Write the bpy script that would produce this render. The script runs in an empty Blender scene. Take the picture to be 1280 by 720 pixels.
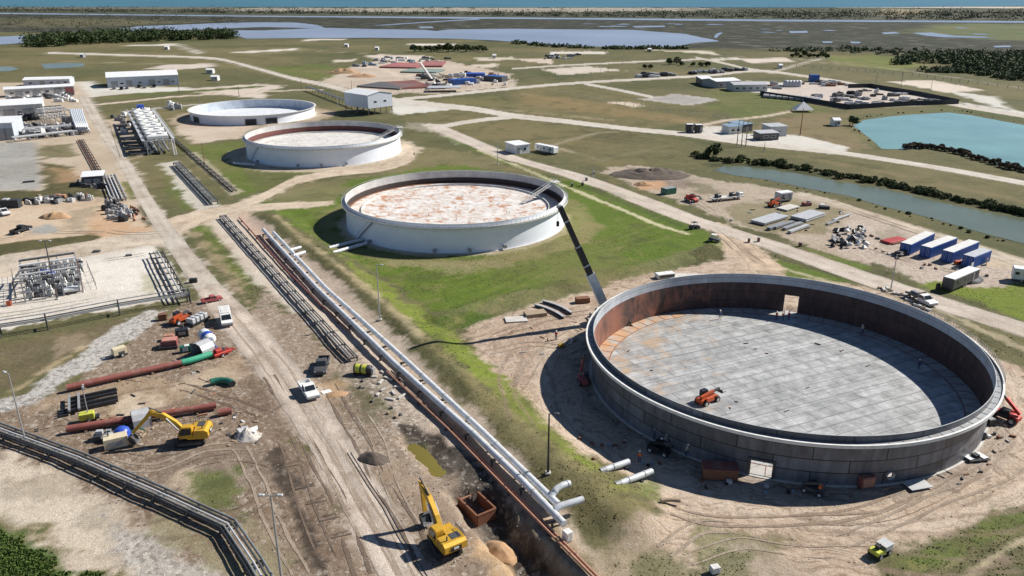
import bpy, bmesh, math, random
import numpy as np
from mathutils import Vector, Matrix
from mathutils.geometry import tessellate_polygon
random.seed(7)
PI = math.pi
R_ = math.radians
# ------------------------------------------------------------------ camera, sky, sun, exposure
FOC, YH, HC = 980.0, -12.7, 59.4          # focal length in photo pixels, horizon row, camera height (m)
PITCH = math.atan((360 - YH) / FOC)
SUN_AZ, SUN_EL = R_(23), R_(39)           # azimuth measured from +X towards +Y
sc = bpy.context.scene
col = sc.collection
cam_d = bpy.data.cameras.new('camera'); cam = bpy.data.objects.new('camera', cam_d); col.objects.link(cam)
cam.location = (0, 0, HC); cam.rotation_euler = (PI / 2 - PITCH, 0, 0)
cam_d.sensor_width = 36; cam_d.lens = FOC / 1280 * 36; cam_d.clip_start = 0.5; cam_d.clip_end = 60000
sc.camera = cam
w = bpy.data.worlds.new('World'); sc.world = w; w.use_nodes = True
nt = w.node_tree; bg = nt.nodes['Background']; sky = nt.nodes.new('ShaderNodeTexSky')
sky.sky_type = 'NISHITA'; sky.sun_disc = False; sky.sun_elevation = SUN_EL; sky.sun_rotation = PI / 2 - SUN_AZ
sky.altitude = 800; sky.air_density = 0.8; sky.dust_density = 0.05; sky.ozone_density = 3.0
nt.links.new(sky.outputs[0], bg.inputs[0]); bg.inputs[1].default_value = 0.062
sun_d = bpy.data.lights.new('sun', 'SUN'); sun = bpy.data.objects.new('sun', sun_d); col.objects.link(sun)
sun_d.energy = 5.0; sun_d.angle = R_(0.5); sun_d.color = (1.0, 0.95, 0.87)
sdir = Vector((math.cos(SUN_AZ) * math.cos(SUN_EL), math.sin(SUN_AZ) * math.cos(SUN_EL), math.sin(SUN_EL)))
sun.rotation_euler = sdir.to_track_quat('Z', 'Y').to_euler()
sc.view_settings.view_transform = 'Standard'; sc.view_settings.look = 'None'
sc.view_settings.exposure = 0.58; sc.view_settings.gamma = 1.0; sc.view_settings.use_curve_mapping = False

# ------------------------------------------------------------------ photo pixel -> point on the ground
def G(px, py, z=0.0):
    x = (px - 640) / FOC; u = -(py - 360) / FOC
    dy = math.cos(PITCH) + u * math.sin(PITCH); dz = -math.sin(PITCH) + u * math.cos(PITCH)
    t = (z - HC) / dz
    return Vector((x * t, dy * t, z))
def PRY(x, y, z):
    zz = z - HC; d = y * math.cos(PITCH) - zz * math.sin(PITCH); u = y * math.sin(PITCH) + zz * math.cos(PITCH)
    return 360 - u / d * FOC
def height_for(p, top_py):
    lo, hi = 0.1, 40
    for _ in range(40):
        m = (lo + hi) / 2
        if PRY(p.x, p.y, p.z + m) > top_py: lo = m
        else: hi = m
    return lo

# ------------------------------------------------------------------ numpy value noise
def _hash(ix, iy, s):
    h = (ix.astype(np.int64) * 374761393 + iy.astype(np.int64) * 668265263 + s * 1442695041) & 0xffffffff
    h = ((h ^ (h >> 13)) * 1274126177) & 0xffffffff
    return ((h ^ (h >> 16)) & 0xffff) / 65535.0
def vnoise(x, y, s=0):
    ix = np.floor(x); iy = np.floor(y); fx = x - ix; fy = y - iy
    fx = fx * fx * (3 - 2 * fx); fy = fy * fy * (3 - 2 * fy)
    a = _hash(ix, iy, s); b = _hash(ix + 1, iy, s); c = _hash(ix, iy + 1, s); d = _hash(ix + 1, iy + 1, s)
    return (a * (1 - fx) + b * fx) * (1 - fy) + (c * (1 - fx) + d * fx) * fy
def fbm(x, y, s=0, o=4):
    r = np.zeros_like(x); a = 0.5; t = 0
    for i in range(o):
        r = r + a * vnoise(x, y, s + i * 17); t += a; a *= 0.5; x = x * 2.03 + 11.3; y = y * 2.03 + 5.7
    return r / t
def n1(x, y, s=0): return float(fbm(np.array([x]), np.array([y]), s)[0])

# ------------------------------------------------------------------ object helpers
def tag(o, label=None, cat=None, group=None, kind=None):
    if label: o['label'] = label
    if cat: o['category'] = cat
    if group: o['group'] = group
    if kind: o['kind'] = kind
    return o
def thing(name, label, cat, loc=(0, 0, 0), rz=0.0, group=None):
    o = bpy.data.objects.new(name, None); col.objects.link(o); o.empty_display_size = 0.3
    o.location = loc; o.rotation_euler = (0, 0, rz)
    return tag(o, label, cat, group)
def copy_tree(o, loc=None, rz=None, label=None, parent=None):
    c = o.copy(); col.objects.link(c)
    if parent: c.parent = parent
    for ch in list(o.children): copy_tree(ch, parent=c)
    if loc is not None: c.location = loc
    if rz is not None: c.rotation_euler = (0, 0, rz)
    if label: c['label'] = label
    return c

class MB:
    """collects shapes and links them as ONE mesh object"""
    def __init__(s): s.v = []; s.f = []; s.m = []; s.sm = []
    def add(s, vs, fs, mi=0, smooth=False):
        b = len(s.v); s.v += [tuple(p) for p in vs]
        for f in fs: s.f.append([i + b for i in f]); s.m.append(mi); s.sm.append(smooth)
        return s
    def box(s, c, d, rz=0, mi=0, bev=0.0, top=1.0, rx=0, ry=0):
        x, y, z = d[0] / 2, d[1] / 2, d[2] / 2; b = min(bev, x * .9, y * .9, z * .9)
        mt = Matrix.Translation(c) @ Matrix.Rotation(rz, 4, 'Z') @ Matrix.Rotation(ry, 4, 'Y') @ Matrix.Rotation(rx, 4, 'X')
        if b <= 0:
            vs = [(-x, -y, -z), (x, -y, -z), (x, y, -z), (-x, y, -z), (-x * top, -y * top, z), (x * top, -y * top, z), (x * top, y * top, z), (-x * top, y * top, z)]
            fs = [(0, 3, 2, 1), (4, 5, 6, 7), (0, 1, 5, 4), (1, 2, 6, 5), (2, 3, 7, 6), (3, 0, 4, 7)]
        else:
            vs = []
            for zz, q in ((-z, 0), (-z + b, 1), (z - b, 1), (z, 0)):
                i = b if not q else 0
                k = top if zz > 0 else 1.0
                X, Y = (x - i) * k, (y - i) * k
                e = b * .7
                vs += [(-X + e, -Y, zz), (X - e, -Y, zz), (X, -Y + e, zz), (X, Y - e, zz), (X - e, Y, zz), (-X + e, Y, zz), (-X, Y - e, zz), (-X, -Y + e, zz)]
            fs = [tuple(range(7, -1, -1)), tuple(range(24, 32))]
            for l in range(3):
                for i in range(8):
                    j = (i + 1) % 8; fs.append((l * 8 + i, l * 8 + j, l * 8 + 8 + j, l * 8 + 8 + i))
        return s.add([mt @ Vector(p) for p in vs], fs, mi)
    def prism(s, prof, w0, w1, axis='y', mi=0, mt=None):
        """profile of (a,b) points extruded from w0 to w1 along axis (y: a=x b=z; x: a=y b=z; z: a=x b=y)"""
        n = len(prof)
        def P(a, b, t): return {'y': (a, t, b), 'x': (t, a, b), 'z': (a, b, t)}[axis]
        vs = [P(a, b, w0) for a, b in prof] + [P(a, b, w1) for a, b in prof]
        if mt: vs = [mt @ Vector(p) for p in vs]
        fs = [tuple(range(n)), tuple(range(2 * n - 1, n - 1, -1))] + [(i, (i + 1) % n + 0, (i + 1) % n + n, i + n) for i in range(n)]
        return s.add(vs, fs, mi)
    def tube(s, path, r, n=10, mi=0, caps=True, smooth=True):
        path = [Vector(p) for p in path]; rs = r if isinstance(r, (list, tuple)) else [r] * len(path)
        vs = []; up = None
        for i, p in enumerate(path):
            t = (path[min(i + 1, len(path) - 1)] - path[max(i - 1, 0)]).normalized()
            if up is None: up = Vector((0, 0, 1)) if abs(t.z) < .9 else Vector((1, 0, 0))
            a = up.cross(t).normalized() if up.cross(t).length > 1e-4 else Vector((1, 0, 0)).cross(t).normalized()
            b = t.cross(a)
            for k in range(n):
                q = 2 * PI * k / n; vs.append(p + (a * math.cos(q) + b * math.sin(q)) * rs[i])
        fs = []
        for i in range(len(path) - 1):
            for k in range(n): fs.append((i * n + k, i * n + (k + 1) % n, (i + 1) * n + (k + 1) % n, (i + 1) * n + k))
        s.add(vs, fs, mi, smooth)
        if caps:
            L = len(path) - 1
            s.add(vs[:n], [tuple(range(n - 1, -1, -1))], mi); s.add(vs[L * n:], [tuple(range(n))], mi)
        return s
    def bar(s, a, b, w, h=None, mi=0):
        a = Vector(a); b = Vector(b); h = h or w; t = (b - a).normalized()
        up = Vector((0, 0, 1)) if abs(t.z) < .95 else Vector((0, 1, 0))
        x = t.cross(up).normalized() * w / 2; y = x.cross(t).normalized() * h / 2
        vs = [a - x - y, a + x - y, a + x + y, a - x + y, b - x - y, b + x - y, b + x + y, b - x + y]
        return s.add(vs, [(0, 3, 2, 1), (4, 5, 6, 7), (0, 1, 5, 4), (1, 2, 6, 5), (2, 3, 7, 6), (3, 0, 4, 7)], mi)
    def lathe(s, prof, n=32, c=(0, 0, 0), mi=0, smooth=True):
        vs = []
        for r, z in prof:
            for k in range(n):
                q = 2 * PI * k / n; vs.append((c[0] + r * math.cos(q), c[1] + r * math.sin(q), c[2] + z))
        fs = [(i * n + k, i * n + (k + 1) % n, (i + 1) * n + (k + 1) % n, (i + 1) * n + k) for i in range(len(prof) - 1) for k in range(n)]
        return s.add(vs, fs, mi, smooth)
    def build(s, name, mats, parent=None, loc=None):
        me = bpy.data.meshes.new(name); me.from_pydata([tuple(p) for p in s.v], [], s.f)
        for m in (mats if isinstance(mats, (list, tuple)) else [mats]): me.materials.append(m)
        me.polygons.foreach_set('material_index', s.m); me.polygons.foreach_set('use_smooth', s.sm)
        me.update()
        bm = bmesh.new(); bm.from_mesh(me); bmesh.ops.recalc_face_normals(bm, faces=bm.faces); bm.to_mesh(me); bm.free()
        o = bpy.data.objects.new(name, me); col.objects.link(o)
        if parent: o.parent = parent
        if loc is not None: o.location = loc
        return o

# ------------------------------------------------------------------ materials
def node(nt, t, **k):
    n = nt.nodes.new(t)
    for a, b in k.items():
        if a == 'ins':
            for i, v in b.items(): n.inputs[i].default_value = v
        else: setattr(n, a, b)
    return n
def M(name, c, rough=0.6, metal=0.0, var=0.18, scale=1.2, bump=0.0, dirt=None, spec=0.5, dirt_amt=0.35):
    m = bpy.data.materials.new(name); m.use_nodes = True; t = m.node_tree; L = t.links
    b = t.nodes['Principled BSDF']; b.inputs['Roughness'].default_value = rough; b.inputs['Metallic'].default_value = metal
    b.inputs['Specular IOR Level'].default_value = spec
    tc = node(t, 'ShaderNodeTexCoord')
    n = node(t, 'ShaderNodeTexNoise', ins={'Scale': scale, 'Detail': 6.0, 'Roughness': 0.65}); L.new(tc.outputs['Object'], n.inputs['Vector'])
    mr = node(t, 'ShaderNodeMapRange', ins={1: 0.3, 2: 0.7, 3: 1 - var, 4: 1 + var * .6}); L.new(n.outputs[0], mr.inputs[0])
    mx = node(t, 'ShaderNodeMix', data_type='RGBA', blend_type='MULTIPLY', ins={0: 1.0}); mx.inputs[6].default_value = (*c, 1); L.new(mr.outputs[0], mx.inputs[7])
    out = mx.outputs[2]
    if dirt:
        n2 = node(t, 'ShaderNodeTexNoise', ins={'Scale': scale * .6, 'Detail': 8.0, 'Roughness': 0.7}); 
        mp = node(t, 'ShaderNodeMapping', ins={'Location': (3.1, 8.2, 1.7), 'Scale': (1, 1, .35)}); L.new(tc.outputs['Object'], mp.inputs[0]); L.new(mp.outputs[0], n2.inputs['Vector'])
        r2 = node(t, 'ShaderNodeMapRange', ins={1: 0.5, 2: 0.68, 3: 0.0, 4: dirt_amt}); L.new(n2.outputs[0], r2.inputs[0])
        m2 = node(t, 'ShaderNodeMix', data_type='RGBA'); L.new(r2.outputs[0], m2.inputs[0]); L.new(out, m2.inputs[6]); m2.inputs[7].default_value = (*dirt, 1); out = m2.outputs[2]
    L.new(out, b.inputs['Base Color'])
    if bump:
        bp = node(t, 'ShaderNodeBump', ins={'Strength': bump, 'Distance': 0.05}); L.new(n.outputs[0], bp.inputs['Height']); L.new(bp.outputs[0], b.inputs['Normal'])
    return m
RUST = (.17, .065, .03); DUST = (.36, .29, .22)
MT = dict(
    white=M('white_paint', (.74, .74, .72), .45, dirt=(.42, .38, .32)), offwhite=M('offwhite_panel', (.62, .61, .58), .55, dirt=(.3, .26, .22)),
    roof_white=M('white_roof_sheet', (.72, .73, .74), .5, dirt=(.45, .42, .38)), wall_pale=M('pale_cladding', (.5, .54, .6), .55, dirt=(.34, .33, .32)),
    grey=M('grey_steel', (.3, .31, .32), .5, .2, dirt=RUST), lgrey=M('light_grey_steel', (.47, .48, .49), .45, .1, dirt=DUST), dgrey=M('dark_grey_steel', (.075, .078, .083), .5, .2, dirt=DUST, dirt_amt=.2),
    galv=M('galvanised_steel', (.4, .41, .42), .4, .5, scale=3), black=M('black_rubber', (.018, .018, .02), .75, var=.3), blackm=M('black_metal', (.025, .026, .03), .45, .2),
    glass=M('dark_glass', (.02, .025, .03), .08, var=.05), yellow=M('machine_yellow', (.6, .35, .03), .5, .25, dirt=(.22, .15, .08), dirt_amt=.5), red=M('red_paint', (.42, .04, .03), .5, .25, dirt=(.2, .1, .08), dirt_amt=.5),
    orange=M('orange_paint', (.5, .095, .03), .5, .25, dirt=(.2, .11, .08), dirt_amt=.6), blue=M('blue_paint', (.015, .085, .33), .45, dirt=(.1, .14, .22)), bluew=M('royal_blue', (.03, .08, .42), .4), green=M('green_coating', (.03, .33, .19), .5, dirt=(.2, .26, .2)),
    dgreen=M('dark_green_coating', (.02, .13, .085), .4), greeny=M('dull_green_pipe', (.12, .17, .15), .6), rosy=M('faded_red_paint', (.38, .09, .09), .5), oxide=M('red_oxide_coating', (.24, .075, .06), .6, dirt=DUST, scale=.8), rust=M('rusty_steel', (.2, .085, .045), .8, dirt=(.09, .04, .03), bump=.3), lrust=M('pale_rust', (.4, .2, .13), .8, dirt=(.25, .15, .1)),
    steel=M('steel_plate', (.28, .29, .3), .45, .3, dirt=DUST), wood=M('weathered_timber', (.33, .25, .17), .85, var=.3, scale=3), concrete=M('concrete', (.5, .48, .44), .85, dirt=(.34, .3, .26), scale=.7),
    lime=M('lime_yellow_paint', (.5, .52, .06), .5, dirt=DUST), hivis=M('orange_workwear', (.7, .16, .03), .8), denim=M('blue_workwear', (.05, .08, .16), .85), skin=M('skin', (.45, .25, .17), .6), hat=M('white_helmet', (.8, .8, .78), .35), redw=M('red_workwear', (.5, .05, .04), .8),
    tarp=M('dark_tarp', (.03, .034, .04), .7, var=.3), pipe=M('pipe_white', (.62, .64, .66), .35, .1, dirt=(.4, .36, .3), dirt_amt=.5), pipeg=M('pipe_grey', (.2, .21, .2), .5, .2, dirt=RUST, dirt_amt=.3), soil=M('dark_soil', (.1, .078, .062), .95, var=.45, scale=.8, bump=.8), sand=M('orange_sand', (.38, .235, .13), .95, var=.3, scale=.8, bump=.5),
    gravelm=M('pale_rubble', (.45, .42, .38), .9, var=.4, scale=2, bump=.6), cream=M('cream_paint', (.6, .52, .36), .5), pink=M('pink_primer', (.46, .2, .16), .7, dirt=DUST, scale=.3), maroon=M('maroon_primer', (.22, .06, .06), .7, dirt=DUST, scale=.3), bluegrey=M('blue_grey_roof', (.2, .28, .36), .5))
# ================================================================== GROUND
def W(pts): return np.array([[*G(*p)[:2]] for p in pts])
# albedo palette
GR = (.098, .145, .020); GRL = (.158, .20, .030); OL = (.112, .107, .052); OLD = (.07, .066, .03); OLT = (.19, .15, .072)
MARSH = (.026, .031, .021); SAND = (.44, .345, .26); SANDL = (.52, .435, .35); CAL = (.56, .52, .46); DIRT = (.215, .16, .115); DIRTB = (.175, .125, .09)
DARK = (.048, .038, .03); ORG = (.45, .28, .16); RIP = (.40, .385, .36); ASH = (.29, .285, .265); ROAD = (.47, .41, .35); CONC = (.53, .51, .46)
ZONES = []
def Z(pts, c, grass=0.0, f=0.8, warp=1.5, op=1.0, trk=0.0, trk2=0.0, rock=0.0): ZONES.append(('p', W(pts), c, grass, f, warp, op, trk, trk2, rock))
def S(pts, wid, c, grass=0.0, f=0.5, warp=0.4, op=1.0, trk=0.0, trk2=0.0, rock=0.0): ZONES.append(('s', W(pts), c, grass, f, warp, op, trk, trk2, rock, wid))
def C(c0, r0, r1, c, grass=0.0, f=0.8, warp=1.2, op=1.0, trk=0.0): ZONES.append(('c', np.array(c0), c, grass, f, warp, op, trk, 0.0, 0.0, r0, r1))
TK = [((43.2, 114.9), 30.0, 7.3), ((-15.4, 209.05), 29.6, 7.3), ((-73.2, 306.4), 29.3, 7.45), ((-129.9, 399.9), 29.9, 4.5)]
# --- far land
Z([(-900, 41), (-60, 41), (130, 40), (310, 47), (560, 49), (640, 52), (740, 59), (860, 61), (960, 63), (1300, 71), (2300, 90), (2300, 8), (-900, 8)], MARSH, .12, 25, 40)
Z([(-900, 16), (0, 16), (320, 20), (640, 22), (1280, 27), (2300, 32), (2300, 9), (-900, 9)], (.05, .058, .036), .2, 20, 20)
Z([(300, 14.3), (560, 14.5), (760, 14.5), (870, 12), (870, 9.6), (300, 10)], (.36, .32, .27), .2, 30, 160, .85)
Z([(1090, 14), (1110, 11), (1160, 12), (1140, 20), (1120, 22)], (.3, .26, .17), .3, 20, 60, .9)
Z([(-400, 11), (300, 11), (300, 9), (-400, 9)], (.17, .155, .125), .2, 20, 90, .8)
Z([(1040, 9.8), (2000, 10.6), (2000, 8.2), (1040, 8.2)], (.5, .46, .4), .0, 12, 8)
Z([(0, 34), (0, 22), (160, 24), (260, 27), (140, 33)], (.085, .08, .045), .5, 30, 60)
Z([(1130, 40), (1180, 30), (1300, 30), (1500, 40), (1500, 52), (1230, 50), (1180, 44)], (.09, .115, .045), .7, 20, 40)
Z([(640, 60), (860, 62), (1000, 66), (1140, 78), (1300, 95), (2000, 150), (2000, 90), (1300, 71), (960, 62), (740, 58)], OLD, .8, 6, 16)
Z([(1030, 70), (1090, 68), (1160, 80), (1120, 88), (1040, 80)], GRL, 1, 5, 10, .6)
# --- north fields
Z([(0, 60), (320, 60), (460, 110), (400, 108), (230, 75), (60, 84), (0, 90)], OLT, 1, 4, 8, .35)
Z([(320, 85), (400, 80), (480, 95), (430, 102), (370, 96)], GR, 1, 3, 8, .6)
Z([(640, 108), (740, 108), (905, 135), (900, 152), (800, 160), (640, 146)], OLT, 1, 2, 10, .5)
Z([(530, 138), (640, 150), (790, 166), (880, 185), (860, 205), (760, 215), (640, 180), (560, 162)], OLT, 1, 3, 8, .5)
Z([(700, 183), (770, 162), (840, 180), (745, 200)], OLD, 1, 2, 4, .8)
S([(682, 184), (745, 166), (770, 165)], 3, (.3, .26, .19), .2, 1, 1, .7); S([(690, 183), (750, 200), (838, 182)], 3, (.33, .28, .2), .2, 1, 1, .7)
Z([(990, 140), (1060, 145), (1075, 160), (1100, 182), (1060, 190), (1000, 172), (930, 166)], (.2, .15, .085), .8, 2, 5, .75)
Z([(905, 108), (990, 125), (1060, 138), (990, 146), (930, 150), (880, 135)], GR, 1, 3, 8, .45)
Z([(690, 195), (850, 205), (960, 205), (1280, 270), (1280, 235), (1050, 196), (880, 178), (800, 172)], OL, 1, 2, 5, .8)
# faint tracks and darker plots across the far fields
for P_, wd, cc, g_ in (([(330, 60), (440, 66), (560, 72), (600, 70)], 5, (.3, .26, .18), .3), ([(60, 76), (200, 80), (300, 84)], 5, (.27, .24, .15), .4), ([(100, 92), (230, 96), (300, 100), (360, 104)], 4, (.08, .085, .035), 1), ([(655, 118), (760, 136), (850, 150), (900, 160)], 5, (.3, .22, .13), .4), ([(545, 132), (640, 138), (760, 150)], 3, (.3, .25, .16), .4),
    ([(690, 100), (800, 96), (900, 92)], 4, (.07, .075, .035), 1), ([(720, 110), (800, 124)], 3, (.075, .08, .035), 1), ([(960, 95), (1060, 112), (1180, 134), (1280, 152)], 4, (.075, .085, .035), 1), ([(1000, 76), (1100, 84), (1200, 98), (1290, 112)], 4, (.3, .27, .2), .2), ([(900, 70), (1000, 74), (1060, 78)], 4, (.32, .29, .22), .2),
    ([(840, 172), (960, 190), (1100, 208), (1280, 242)], 3, (.07, .08, .03), 1), ([(1000, 196), (1120, 218), (1280, 252)], 4, (.2, .155, .08), .8), ([(640, 178), (700, 172), (760, 163)], 2, (.08, .08, .035), 1), ([(330, 250), (430, 222), (520, 212)], 3, (.3, .25, .16), .4), ([(420, 66), (500, 70), (640, 66)], 6, (.07, .08, .03), 1), ([(150, 62), (320, 72), (420, 92)], 6, (.085, .09, .038), 1)):
    S(P_, wd, cc, g_, 1.5, 2.0, .7)
for P_, cc in (([(660, 116), (760, 130), (880, 150), (860, 154), (740, 142), (650, 130)], (.23, .165, .08)), ([(530, 126), (620, 120), (640, 132), (560, 133)], (.17, .15, .065)), ([(560, 165), (640, 152), (700, 156), (660, 172), (600, 176)], (.17, .14, .07)), ([(740, 107), (800, 99), (880, 97), (860, 108), (800, 112)], (.08, .085, .035)), ([(910, 128), (980, 132), (990, 138), (920, 142)], (.1, .12, .035)), ([(250, 62), (330, 58), (400, 62), (320, 70)], (.2, .165, .085)), ([(60, 95), (130, 92), (230, 92), (190, 98), (80, 100)], (.085, .09, .035)), ([(520, 74), (640, 76), (640, 68), (540, 68)], (.09, .1, .038)), ([(650, 92), (760, 84), (800, 90), (700, 98)], (.08, .09, .035))):
    Z(P_, cc, 1, 2.5, 6, .75)
# light lots in the far field
for pts, c in (([(155, 56.5), (215, 54.8), (225, 56.5), (160, 58)], CAL), ([(215, 55), (222, 55), (256, 67), (246, 67)], CAL), ([(288, 65), (318, 63.5), (370, 60.5), (372, 62.5), (320, 65.5), (290, 66)], CAL),
    ([(378, 49.5), (430, 48), (432, 50), (380, 51)], CAL), ([(183, 86), (206, 81), (264, 79), (272, 83), (215, 88)], (.5, .44, .38)), ([(183, 122), (192, 118), (318, 110), (334, 118), (330, 125), (196, 130)], (.52, .45, .38)),
    ([(232, 111), (320, 105), (352, 107), (350, 112), (240, 115)], (.5, .43, .36)), ([(455, 70), (475, 68), (540, 70), (530, 76), (480, 76)], (.52, .45, .38)), ([(415, 75), (445, 74), (440, 77), (418, 78)], (.5, .44, .36)),
    ([(512, 55), (570, 54), (570, 57), (515, 58)], CAL), ([(590, 72), (640, 71), (645, 75), (600, 76)], (.48, .42, .34)), ([(588, 81), (622, 79), (620, 84), (590, 84)], (.5, .43, .35)), ([(645, 74), (690, 73), (690, 80), (660, 77)], (.5, .42, .34)),
    ([(686, 64), (760, 64), (755, 68), (690, 67)], CAL), ([(677, 87), (730, 82.5), (782, 88), (700, 94)], (.5, .44, .38)), ([(800, 62), (890, 64), (900, 69), (850, 65)], (.48, .42, .34)), ([(925, 74), (980, 72), (995, 77), (940, 79)], (.54, .47, .4)), ([(885, 73), (925, 72), (930, 74), (890, 76)], CAL),
    ([(757, 128), (780, 127), (805, 131), (795, 134)], (.5, .42, .33)), ([(1110, 102), (1165, 100), (1232, 113), (1185, 116)], (.56, .49, .41)), ([(1187, 114), (1245, 121), (1262, 135), (1300, 145), (1300, 149), (1232, 130)], CONC), ([(1195, 127), (1240, 134), (1300, 143), (1300, 146), (1220, 134)], CONC)):
    Z(pts, c, 0, 2.0, 3)
Z([(797, 124), (847, 117), (902, 125), (860, 132)], (.36, .34, .31), 0, 1, 2); Z([(815, 124), (847, 119), (885, 125), (858, 130)], (.29, .27, .25), 0, 2, 2, .8)
Z([(904, 104), (935, 101), (985, 104), (970, 117), (910, 113)], CONC, 0, 1.5, 2)
Z([(952, 118), (1000, 102), (1060, 103), (1200, 129), (1062, 136)], (.47, .41, .36), 0, 1.5, 2)
Z([(398, 103), (445, 82), (468, 76), (560, 76), (640, 93), (646, 108), (545, 117), (520, 116), (470, 119)], (.44, .37, .3), 0, 2, 5)
S([(446, 83), (480, 86), (500, 96), (530, 92), (600, 92)], 7, SANDL, 0, 2, 2)
# --- pads and lots
Z([(94, 102), (116, 101), (126, 110), (200, 108), (240, 110), (240, 113), (160, 117), (112, 122), (98, 123), (92, 112)], CONC, 0, 1.0, 1)
Z([(858, 165), (882, 158), (912, 158), (915, 166), (998, 169), (1062, 184), (1056, 191), (935, 178)], CONC, 0, .8, 1)
Z([(490, 124), (532, 126), (570, 133), (566, 137), (496, 144), (490, 140)], CONC, 0, 1, 1)
Z([(510, 153), (545, 155), (560, 162), (590, 180), (575, 180), (545, 166), (500, 160)], (.5, .45, .38), 0, 1.5, 3)
S([(506, 123), (550, 119), (600, 114), (641, 110.5)], 6, ROAD, 0, 1); S([(870, 158), (907, 150.5), (960, 145), (990, 139)], 4, SANDL, 0, 1)
S([(1030, 72), (1000, 80), (960, 92)], 4, ROAD, 0, 2)
# --- left plant yard
Z([(-300, 103), (98, 103), (112, 122), (130, 150), (160, 195), (196, 255), (226, 310), (0, 335), (-300, 360)], (.42, .345, .26), 0, 1.5, 3)
Z([(120, 122), (230, 114), (335, 124), (400, 118), (470, 150), (400, 160), (300, 180), (240, 200), (180, 190), (150, 160)], OL, 1, 2, 5)
S([(120, 131), (160, 127), (215, 121), (330, 114), (400, 112)], 6, SANDL, 0, 1); Z([(118, 122), (190, 116), (330, 107), (330, 109), (190, 119), (150, 124)], (.1, .12, .04), 1, 1, 2)
S([(160, 139), (240, 131), (300, 128)], 5, RIP, 0, 1)
Z([(215, 160), (240, 150), (320, 158), (305, 172), (240, 180)], SANDL, 0, 1.5, 3, .9)
Z([(130, 150), (160, 145), (185, 190), (170, 198)], (.42, .34, .26), 0, 1.5, 2)
Z([(-200, 181), (46, 178), (53, 236), (-200, 246)], ASH, 0, .8, .8)
Z([(48, 182), (90, 180), (95, 196), (52, 199)], OL, 1, 1, 3, .8); Z([(52, 204), (90, 210), (105, 232), (138, 240), (134, 246), (80, 247), (0, 260), (-100, 262), (-100, 246), (54, 237)], OLD, 1, 1, 3)
Z([(62, 210), (96, 212), (102, 228), (75, 228)], ORG, 0, 1.5, 3, .6)
Z([(10, 262), (120, 250), (160, 255), (200, 288), (150, 300), (0, 318), (-100, 320), (-100, 275)], (.48, .375, .27), 0, 1, 3); Z([(100, 275), (130, 262), (160, 285), (195, 283), (190, 295), (120, 295)], ORG, 0, 1.5, 4, .7)
Z([(36, 286), (60, 280), (73, 284), (70, 291), (45, 293)], ASH, 0, 1, 1); Z([(85, 265), (120, 258), (105, 290), (80, 286)], (.27, .22, .15), 0, 1, 2, .7)
Z([(152, 228), (165, 226), (173, 248), (164, 249)], GR, 1, .5, .6); Z([(173, 256), (180, 256), (195, 280), (184, 284), (172, 262)], OLD, 1, .5, 1)
Z([(-200, 312), (0, 305), (110, 294), (128, 297), (118, 303), (60, 312), (0, 323), (-200, 345)], OLD, 1, .7, 1.5)
Z([(-200, 350), (0, 326), (70, 314), (150, 303), (210, 299), (218, 312), (232, 362), (236, 374), (150, 388), (0, 410), (-200, 440)], CAL, 0, 1.0, 3); Z([(110, 330), (190, 310), (200, 350), (150, 372), (110, 365)], (.64, .60, .54), 0, 3, 4, .8)
Z([(-50, 333), (30, 325), (25, 345), (-50, 355)], (.5, .38, .26), 0, 2, 4, .6)
Z([(195, 306), (215, 303), (218, 318), (245, 368), (232, 372), (215, 330), (197, 318)], OL, 1, .5, 1, .9); S([(212, 318), (222, 316)], 1.5, CAL)
Z([(178, 345), (190, 342), (195, 362), (188, 368)], (.36, .34, .22), .5, .7, 2, .6)
# --- main road surroundings, middle
Z([(185, 200), (235, 192), (250, 205), (243, 240), (262, 262), (238, 264), (212, 235)], OL, 1, .8, 2); Z([(200, 206), (232, 215), (245, 262), (225, 262), (205, 232)], GR, 1, 1, 2, .5)
Z([(200, 205), (222, 201), (275, 258), (245, 264), (228, 240)], CAL, 0, .7, 2.5, .8); Z([(248, 215), (262, 215), (298, 240), (285, 252), (262, 240)], OL, 1, .8, 2, .7)
Z([(228, 183), (330, 175), (430, 212), (330, 240), (300, 245), (245, 200)], GR, 1, 1.5, 4, .75)
Z([(232, 190), (246, 190), (302, 240), (290, 245)], SANDL, 0, .7, 1.5, .6)
Z([(320, 160), (520, 150), (560, 175), (520, 215), (440, 225), (330, 240), (300, 200)], OL, 1, 2, 5, .6)
Z([(500, 180), (620, 195), (700, 222), (600, 212), (500, 222), (420, 240), (470, 205)], (.2, .17, .085), .8, 2, 6, .7)
Z([(320, 250), (440, 225), (560, 205), (720, 228), (900, 298), (910, 320), (760, 362), (545, 402), (470, 362), (400, 318)], GR, 1, 1.5, 4)
Z([(320, 245), (350, 232), (420, 225), (440, 235), (420, 250), (350, 262)], (.19, .165, .085), .8, 1, 3, .8)
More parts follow.
